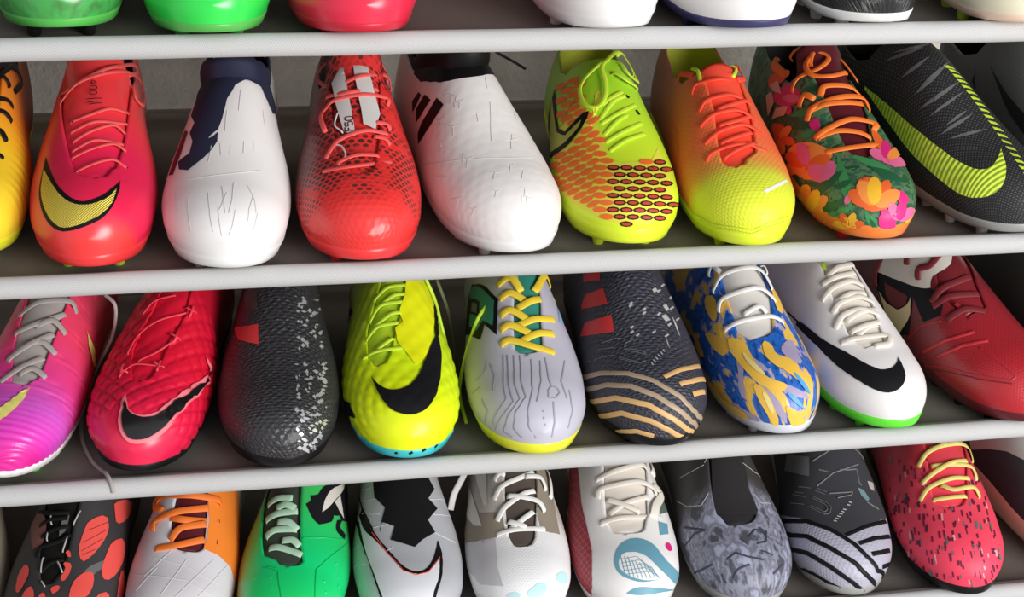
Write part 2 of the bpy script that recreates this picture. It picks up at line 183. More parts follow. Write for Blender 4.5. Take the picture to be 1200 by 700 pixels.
 'b6':dict(dec=(('knit_panel','knit_yellow',((0.3,((1710,-513),(1612,-418),(1554,-332),(1521,-255),(1468,-251),(1415,-241),(1363,-232),(1313,-227),(1226,-169),(1175,-160),(1123,-150),(1061,-141),(994,-136),(920,-136),(871,-50),(874,7),(884,74),(904,146),(933,232),(1099,356),(1032,384),(961,422),(878,461),(762,484),(671,556),(629,680),(444,742),(270,671),(123,623),(19,547),(80,-594),(166,-690),(265,-695),(364,-714),(460,-733),(562,-723),(669,-733),(781,-757),(878,-752),(986,-776),(1134,-838),(1257,-866),(1290,-828),(1344,-804),(1250,-647),(1222,-556),(1214,-480),(1219,-418),(1294,-484),(1410,-580),(1474,-575),(1535,-566),(1592,-551),(1657,-537))),)),('swoosh_outline','black',((0.9,((1720,-475),(1720,-470),(1720,-484),(1720,-504),(1720,-527),(1720,-556),(1698,-570),(1666,-580),(1621,-580),(1584,-580),(1554,-580),(1502,-580),(1452,-570),(1410,-561),(1372,-547),(1278,-465),(1281,-442),(1278,-403),(1281,-360),(1288,-322),(1292,-284),(1297,-260),(1288,-208),(1274,-217),(1250,-236),(1229,-270),(1214,-289),(1202,-317),(1190,-351),(1180,-384),(1172,-422),(1170,-461),(1177,-513),(1195,-570),(1226,-637),(1276,-709),(1344,-800),(1366,-800),(1408,-809),(1446,-804),(1550,-838),(1577,-833),(1601,-823),(1717,-885),(1712,-847),(1696,-795),(1710,-761),(1719,-728),(1720,-695),(1720,-666),(1720,-642),(1720,-604),(1720,-570),(1720,-537),(1720,-513),(1720,-489))),)),('swoosh','olive_gold',((1.2,((1720,-613),(1708,-623),(1672,-623),(1629,-623),(1579,-618),(1535,-613),(1494,-604),(1442,-594),(1400,-585),(1357,-566),(1288,-508),(1248,-465),(1248,-437),(1248,-394),(1253,-351),(1257,-313),(1262,-284),(1231,-313),(1224,-337),(1214,-365),(1209,-403),(1207,-442),(1207,-480),(1219,-532),(1246,-594),(1283,-656),(1342,-728),(1370,-733),(1421,-752),(1468,-761),(1527,-776),(1558,-757),(1581,-747),(1597,-728),(1625,-714),(1645,-695),(1666,-675),(1689,-661),(1703,-642),(1715,-628))),)),('knit_cell','orange_knit',((0.7,((1569,-403),(1566,-422),(1605,-480),(1686,-547),(1720,-566),(1720,-547),(1686,-499),(1614,-437))),(0.7,((1500,-260),(1490,-274),(1500,-322),(1533,-375),(1567,-403),(1575,-389),(1554,-341),(1521,-284))),(0.7,((1484,-337),(1476,-351),(1496,-403),(1547,-465),(1592,-499),(1599,-484),(1560,-427),(1514,-365))),(0.7,((1450,-203),(1437,-212),(1440,-255),(1460,-308),(1482,-337),(1492,-322),(1484,-279),(1466,-227))),(0.7,((1482,-418),(1478,-437),(1510,-494),(1586,-570),(1663,-618),(1656,-594),(1586,-523),(1523,-456))),(0.7,((1425,-274),(1415,-284),(1423,-332),(1452,-389),(1484,-422),(1490,-408),(1470,-356),(1444,-298))),(0.7,((1406,-346),(1398,-360),(1415,-413),(1454,-475),(1502,-518),(1504,-499),(1468,-437),(1431,-375))),(0.7,((1376,-212),(1366,-227),(1366,-270),(1385,-322),(1408,-351),(1417,-337),(1408,-289),(1394,-241))),(0.7,((1398,-427),(1389,-442),(1421,-504),(1488,-585),(1564,-642),(1560,-618),(1490,-537),(1435,-465))),(0.7,((1350,-284),(1339,-298),(1344,-341),(1370,-399),(1398,-427),(1404,-413),(1391,-365),(1370,-313))),(0.7,((1326,-356),(1315,-370),(1326,-418),(1366,-484),(1406,-523),(1415,-508),(1383,-446),(1350,-384))),(0.7,((1304,-227),(1292,-241),(1290,-279),(1304,-332),(1324,-356),(1337,-346),(1331,-298),(1317,-251))),(0.7,((1271,-298),(1257,-308),(1262,-356),(1283,-408),(1308,-437),(1319,-422),(1308,-375),(1290,-322))),(0.7,((1264,-174),(1250,-189),(1246,-227),(1253,-274),(1269,-298),(1281,-284),(1283,-241),(1276,-198))),(0.7,((1231,-126),(1217,-141),(1207,-179),(1209,-222),(1224,-246),(1236,-232),(1243,-193),(1241,-146))),(0.7,((1185,-193),(1172,-208),(1162,-246),(1170,-294),(1187,-317),(1200,-303),(1204,-260),(1197,-212))),(0.7,((1141,-260),(1126,-274),(1120,-317),(1134,-370),(1154,-394),(1167,-379),(1167,-332),(1157,-284))),(0.7,((1149,-146),(1134,-155),(1120,-198),(1126,-241),(1139,-265),(1154,-251),(1162,-208),(1159,-165))),(0.7,((1128,-484),(1115,-504),(1131,-561),(1182,-642),(1234,-685),(1234,-656),(1195,-580),(1157,-513))),(0.7,((1096,-337),(1083,-356),(1080,-403),(1099,-456),(1126,-484),(1139,-465),(1134,-413),(1118,-360))),(0.7,((1096,-212),(1080,-227),(1069,-270),(1077,-317),(1096,-341),(1110,-322),(1115,-279),(1112,-236))),(0.7,((1080,-103),(1069,-122),(1072,-165),(1088,-203),(1107,-217),(1118,-193),(1112,-150),(1099,-112))),(0.7,((1118,-594),(1110,-618),(1149,-699),(1278,-838),(1285,-833),(1294,-819),(1234,-728),(1154,-628))),(0.7,((1058,-427),(1044,-446),(1050,-499),(1080,-561),(1115,-594),(1126,-570),(1107,-508),(1083,-451))),(0.7,((1044,-289),(1027,-308),(1018,-351),(1032,-403),(1055,-427),(1072,-408),(1072,-360),(1061,-313))),(0.7,((1052,-169),(1032,-184),(1021,-222),(1024,-270),(1041,-289),(1058,-274),(1069,-232),(1066,-189))),(0.7,((1030,-527),(1018,-556),(1038,-618),(1094,-699),(1154,-752),(1144,-709),(1102,-628),(1061,-556))),(0.7,((994,-379),(976,-399),(976,-451),(1000,-508),(1030,-532),(1041,-508),(1032,-451),(1015,-399))),(0.7,((992,-246),(970,-260),(961,-308),(970,-356),(992,-379),(1009,-360),(1015,-313),(1006,-265))),(0.7,((970,-126),(955,-150),(958,-193),(980,-236),(1003,-246),(1015,-222),(1009,-179),(992,-141))),(0.7,((1030,-661),(1027,-695),(1083,-790),(1185,-876),(1197,-871),(1217,-866),(1177,-819),(1069,-695))),(0.7,((955,-480),(939,-504),(952,-566),(992,-632),(1027,-661),(1032,-632),(1012,-566),(983,-504))),(0.7,((930,-332),(911,-351),(907,-403),(927,-461),(952,-480),(967,-456),(964,-403),(952,-356))),(0.7,((936,-203),(914,-217),(898,-265),(907,-313),(927,-332),(949,-313),(958,-270),(955,-222))),(0.7,((894,-93),(874,-117),(878,-160),(901,-198),(927,-212),(939,-189),(936,-141),(920,-103))),(0.7,((924,255),(888,222),(864,165),(864,117),(888,103),(917,131),(933,184),(939,236))),(0.7,((936,-604),(930,-637),(964,-714),(1038,-804),(1157,-885),(1088,-809),(1021,-704),(970,-632))),(0.7,((878,-432),(860,-461),(867,-518),(901,-580),(933,-604),(943,-575),(930,-513),(904,-456))),(0.7,((864,-289),(840,-313),(829,-365),(847,-418),(874,-437),(894,-413),(898,-360),(888,-308))),(0.7,((829,-169),(811,-198),(822,-241),(850,-284),(881,-289),(894,-265),(884,-217),(860,-179))),(0.7,((843,-556),(833,-589),(857,-656),(920,-737),(967,-771),(961,-728),(920,-647),(878,-580))),(0.7,((800,-399),(781,-427),(781,-484),(811,-542),(843,-561),(854,-527),(847,-470),(825,-418))),(0.7,((796,-251),(770,-274),(758,-332),(770,-384),(796,-399),(818,-375),(825,-322),(818,-270))),(0.7,((734,-141),(718,-169),(722,-222),(750,-260),(781,-265),(796,-236),(789,-189),(766,-150))),(0.7,((762,-527),(750,-561),(770,-628),(815,-690),(850,-709),(854,-675),(825,-604),(789,-542))),(0.7,((726,-365),(706,-399),(706,-461),(730,-513),(758,-532),(774,-499),(766,-437),(750,-384))),(0.7,((674,-236),(658,-270),(674,-322),(710,-360),(742,-365),(750,-332),(738,-279),(706,-241))),(0.7,((679,-504),(669,-542),(685,-609),(726,-671),(758,-685),(762,-642),(738,-575),(710,-518))),(0.7,((650,-337),(629,-370),(626,-437),(650,-494),(679,-508),(693,-475),(690,-408),(674,-356))),(0.7,((572,-212),(556,-251),(570,-313),(607,-351),(639,-356),(650,-317),(634,-265),(605,-222))),(0.7,((602,-484),(588,-527),(605,-599),(642,-656),(674,-671),(679,-628),(658,-556),(631,-499))),(0.7,((524,-341),(516,-384),(540,-446),(586,-480),(618,-480),(621,-437),(597,-379),(556,-341))),(0.7,((522,-470),(508,-513),(524,-594),(562,-652),(594,-661),(597,-618),(578,-547),(551,-484))),(0.7,((420,-332),(412,-384),(439,-456),(484,-499),(514,-494),(516,-446),(492,-384),(452,-337))),(0.7,((401,-508),(404,-570),(444,-632),(498,-661),(527,-647),(516,-594),(479,-537),(433,-499))),(0.7,((297,-561),(305,-637),(353,-704),(407,-723),(436,-699),(423,-647),(380,-580),(329,-542))))),('knit_cell','black',((0.7,((1000,437),(958,394),(917,322),(904,265),(917,246),(949,274),(980,337),(1006,408))),(0.7,((807,-64),(785,-88),(785,-131),(807,-165),(833,-174),(850,-150),(850,-112),(833,-74))),(0.7,((800,36),(774,12),(770,-21),(785,-55),(811,-64),(829,-45),(836,-7),(825,26))),(0.7,((815,160),(785,136),(770,88),(774,45),(800,36),(825,55),(840,103),(836,146))),(0.7,((864,308),(825,279),(792,222),(792,174),(815,160),(843,184),(871,236),(878,289))),(0.7,((1024,580),(946,499),(867,394),(843,327),(860,308),(901,341),(952,422),(1003,523))),(0.7,((718,-31),(693,-55),(690,-103),(710,-141),(738,-146),(758,-122),(758,-79),(742,-41))),(0.7,((714,79),(687,55),(677,12),(690,-21),(718,-31),(742,-12),(750,26),(738,64))),(0.7,((742,222),(710,198),(687,146),(690,93),(714,79),(742,103),(762,150),(762,198))),(0.7,((815,389),(774,360),(730,298),(722,241),(738,217),(774,246),(807,303),(829,365))),(0.7,((639,-117),(621,-146),(623,-198),(650,-236),(679,-241),(693,-212),(690,-165),(669,-126))),(0.7,((623,2),(599,-17),(594,-64),(613,-107),(642,-117),(663,-88),(666,-45),(650,-7))),(0.7,((634,141),(602,117),(586,64),(597,17),(623,2),(650,26),(663,74),(655,122))),(0.7,((679,303),(642,279),(613,222),(610,165),(631,141),(663,165),(687,217),(697,274))),(0.7,((796,504),(742,470),(685,399),(663,332),(677,303),(714,327),(758,389),(796,465))),(0.7,((540,-79),(519,-112),(519,-169),(546,-212),(575,-222),(594,-189),(588,-136),(567,-93))),(0.7,((532,60),(506,36),(498,-17),(514,-64),(540,-79),(564,-50),(570,-2),(559,41))),(0.7,((559,227),(524,203),(503,141),(506,79),(532,60),(559,84),(578,141),(578,198))),(0.7,((637,413),(597,394),(551,327),(538,260),(556,227),(591,251),(626,313),(647,379))),(0.7,((471,-193),(455,-236),(468,-298),(500,-341),(530,-346),(540,-303),(527,-251),(500,-203))),(0.7,((444,-26),(423,-60),(420,-126),(444,-184),(473,-193),(490,-155),(490,-98),(471,-45))),(0.7,((449,146),(423,122),(407,50),(417,-7),(447,-26),(471,2),(479,55),(473,117))),(0.7,((506,351),(468,332),(433,260),(428,184),(449,150),(479,174),(506,241),(516,308))),(0.7,((637,561),(588,542),(524,475),(492,394),(503,351),(540,370),(588,437),(631,513))),(0.7,((369,-150),(350,-203),(361,-284),(396,-337),(425,-337),(436,-294),(425,-222),(399,-165))),(0.7,((350,50),(324,17),(318,-60),(337,-136),(369,-150),(391,-107),(393,-36),(380,21))),(0.7,((385,289),(350,265),(324,179),(326,88),(350,50),(380,84),(399,160),(401,241))),(0.7,((490,518),(449,508),(396,437),(369,341),(383,289),(417,308),(457,379),(487,465))),(0.7,((774,795),(693,761),(564,666),(495,575),(487,518),(527,527),(602,599),(706,714))),(0.7,((316,-337),(308,-403),(334,-484),(377,-527),(407,-513),(409,-461),(385,-389),(348,-337))),(0.7,((267,-79),(246,-136),(254,-251),(286,-332),(316,-337),(326,-274),(318,-184),(294,-103))),(0.7,((276,212),(243,179),(225,60),(238,-45),(267,-79),(289,-31),(300,55),(294,155))),(0.7,((358,494),(321,494),(276,408),(257,279),(273,212),(305,241),(334,332),(361,432))),(0.7,((554,723),(506,718),(423,661),(364,570),(358,499),(396,504),(457,570),(522,661))),(0.7,((203,-327),(195,-432),(227,-547),(276,-589),(305,-566),(302,-499),(276,-403),(238,-327))),(0.7,((158,84),(104,17),(110,-236),(163,-341),(203,-327),(217,-236),(214,-103),(193,17))),(0.7,((238,504),(203,518),(147,422),(120,212),(155,88),(195,131),(225,260),(241,403))),(0.7,((415,737),(380,752),(305,714),(246,609),(238,508),(273,499),(329,575),(388,671))),(0.7,((53,-551),(72,-699),(123,-766),(177,-752),(203,-685),(193,-585),(155,-470),(96,-422))))),('knit_cell','rust',((0.95,((983,403),(958,375),(930,322),(917,279),(927,270),(946,289),(967,337),(986,384))),(0.95,((811,-79),(800,-98),(800,-126),(815,-150),(829,-160),(840,-141),(836,-112),(825,-88))),(0.95,((800,21),(789,7),(785,-17),(792,-45),(807,-50),(818,-36),(822,-12),(815,12))),(0.95,((811,141),(792,122),(781,88),(789,60),(800,50),(815,64),(825,98),(822,126))),(0.95,((850,284),(829,265),(811,227),(807,189),(815,174),(836,193),(854,232),(860,270))),(0.95,((976,513),(936,470),(891,403),(867,351),(871,332),(898,356),(936,418),(970,484))),(0.95,((718,-50),(706,-64),(706,-93),(718,-122),(734,-131),(746,-112),(742,-84),(734,-55))),(0.95,((714,64),(697,45),(693,17),(701,-7),(718,-17),(730,-2),(734,21),(726,50))),(0.95,((734,198),(718,184),(706,146),(706,112),(718,98),(734,112),(746,150),(746,184))),(0.95,((800,360),(774,341),(746,298),(738,255),(746,241),(766,255),(789,298),(804,341))),(0.95,((642,-136),(634,-155),(639,-189),(655,-217),(674,-222),(679,-203),(677,-169),(661,-141))),(0.95,((626,-12),(613,-26),(610,-60),(621,-88),(637,-98),(650,-79),(650,-50),(642,-17))),(0.95,((631,122),(613,103),(605,64),(610,31),(623,21),(639,36),(647,74),(642,107))),(0.95,((669,279),(647,260),(629,217),(623,179),(634,160),(655,179),(671,217),(677,260))),(0.95,((770,465),(738,446),(701,394),(682,346),(687,327),(710,341),(742,389),(766,442))),(0.95,((543,-98),(532,-122),(535,-160),(551,-193),(570,-203),(578,-179),(575,-141),(562,-107))),(0.95,((532,41),(516,21),(514,-12),(522,-50),(538,-60),(551,-41),(554,-7),(546,26))),(0.95,((551,203),(532,184),(519,141),(519,98),(532,79),(548,98),(562,141),(562,184))),(0.95,((621,384),(597,370),(567,322),(556,274),(564,251),(586,270),(610,313),(626,360))),(0.95,((479,-217),(471,-241),(481,-284),(503,-322),(522,-322),(524,-298),(514,-260),(495,-227))),(0.95,((447,-50),(433,-74),(436,-117),(449,-160),(468,-169),(476,-146),(473,-103),(463,-64))),(0.95,((447,122),(431,103),(423,50),(428,7),(444,-7),(457,12),(463,55),(460,103))),(0.95,((492,322),(471,303),(449,255),(444,198),(455,174),(471,193),(490,241),(498,294))),(0.95,((610,527),(580,513),(538,465),(514,408),(514,379),(538,394),(572,442),(605,499))),(0.95,((374,-179),(366,-212),(374,-270),(396,-313),(415,-317),(420,-284),(409,-236),(393,-193))),(0.95,((350,21),(337,-2),(334,-55),(345,-107),(364,-126),(377,-93),(377,-41),(366,2))),(0.95,((377,255),(356,236),(340,174),(337,107),(353,84),(369,107),(383,165),(385,222))),(0.95,((468,484),(444,475),(409,422),(388,356),(393,322),(415,337),(444,389),(465,451))),(0.95,((706,742),(650,714),(570,647),(519,585),(508,547),(538,561),(594,613),(663,690))),(0.95,((326,-365),(324,-408),(345,-461),(374,-494),(393,-494),(393,-456),(372,-408),(345,-370))),(0.95,((270,-117),(262,-155),(267,-236),(289,-294),(308,-303),(310,-265),(302,-198),(289,-136))),(0.95,((270,169),(251,141),(243,60),(249,-12),(265,-41),(278,-7),(284,55),(281,131))),(0.95,((342,461),(318,451),(289,389),(273,298),(281,255),(300,274),(321,346),(340,418))),(0.95,((514,690),(484,685),(428,637),(385,575),(377,532),(401,537),(447,589),(495,652))),(0.95,((214,-375),(214,-432),(238,-508),(270,-551),(289,-542),(286,-494),(265,-427),(235,-375))),(0.95,((155,17),(131,-36),(136,-179),(166,-274),(193,-284),(201,-217),(193,-117),(179,-21))),(0.95,((222,456),(198,456),(163,370),(147,236),(160,155),(185,184),(206,284),(222,394))),(0.95,((383,714),(358,718),(308,680),(265,609),(257,547),(278,547),(321,604),(364,666))),(0.95,((78,-561),(88,-652),(126,-699),(166,-704),(185,-666),(177,-604),(144,-532),(102,-504)))))),
  str=(('mark','black',3,0.35,(((1355,117),(1348,150)),((1290,193),(1271,222)))),),
  lace=(('lime_lace',3.4,1.1,1,(((1219,-141),(1313,-2),(1361,136)),((1123,-122),(1212,21),(1326,284)),((992,-107),(1072,36),(1157,236)),((1301,-98),(1348,31),(1433,246)),((1195,-136),(1250,31),(1328,217)),((1069,-122),(1131,26),(1226,236)))),('lime_lace',3.4,1.3,3.5,(((1539,26),(1500,-60),(1460,-198),(1410,-260),(1317,-222),(1285,-126),(1333,-60),(1408,-41),(1480,-50),(1527,12),(1627,174),(1610,284),(1581,317),(1543,346),(1521,346),(1476,193),(1537,131)),((1608,160),(1670,255),(1597,298),(1550,341)),((1460,26),(1423,131),(1448,303)))))),
 'b7':dict(throat=((173,-93,-93),(206,-203,14),(242,-186,131),(302,-160,164),(338,-147,184),(401,-126,211),(438,-135,227),(520,-155,219),(545,-180,217),(572,-208,189),(575,-212,189)),
  dec=(('mark','white',((0.4,((524,88),(591,193),(674,298),(789,422),(792,465),(663,337),(572,236),(498,131))),)),),
  str=(('ridge','lime_dark',0.5,0.35,(((1021,-1000),(860,-933),(738,-905),(639,-895),(551,-900),(455,-876),(361,-857),(270,-847),(179,-852),(83,-862),(16,804),(123,704),(246,704),(385,747)),((1058,-1000),(867,-905),(738,-862),(637,-847),(543,-847),(449,-819),(361,-800),(273,-780),(182,-771),(88,-780),(3,-599),(107,499),(214,561),(321,637),(452,709)))),('side_line','coral_red_lace',1,0.35,(((1502,-604),(1419,-575),(1337,-547),(1290,-561),(1243,-580),(1200,-604),(1164,-666),(1144,-747),(1086,-795),(1050,-852)),))),
  lace=(('coral_red_lace',3.6,1.3,1.6,(((976,-351),(1006,-236),(1032,7),(1030,274)),((1099,-298),(1134,-117),(1167,84),(1152,279)),((1214,-298),(1236,-136),(1248,60),(1231,255)),((1301,-274),(1326,-165),(1331,41),(1337,279)),((1419,-317),(1433,-232),(1410,-7),(1482,346)),((930,-174),(976,-36),(1058,155)),((1061,-146),(1091,17),(1134,155)),((1172,-117),(1182,7),(1236,189)),((1262,-98),(1281,45),(1335,217)))),('coral_red_lace',5,1.3,1.6,(((1586,-427),(1588,-370),(1506,-270)),((1446,93),(1562,289),(1531,303),(1506,322),(1442,189)))),('lime_lace',3,1.3,1.6,(((1547,-260),(1492,-203),(1437,-198)),((1514,169),(1494,193),(1442,131)))))),
 'b8':dict(throat=((200,-45,-45),(228,-96,88),(234,-107,93),(352,-112,204),(385,-115,236),(469,-126,294),(529,-157,337),(552,-169,314),(597,-181,270),(622,-189,238),(646,-189,208)),
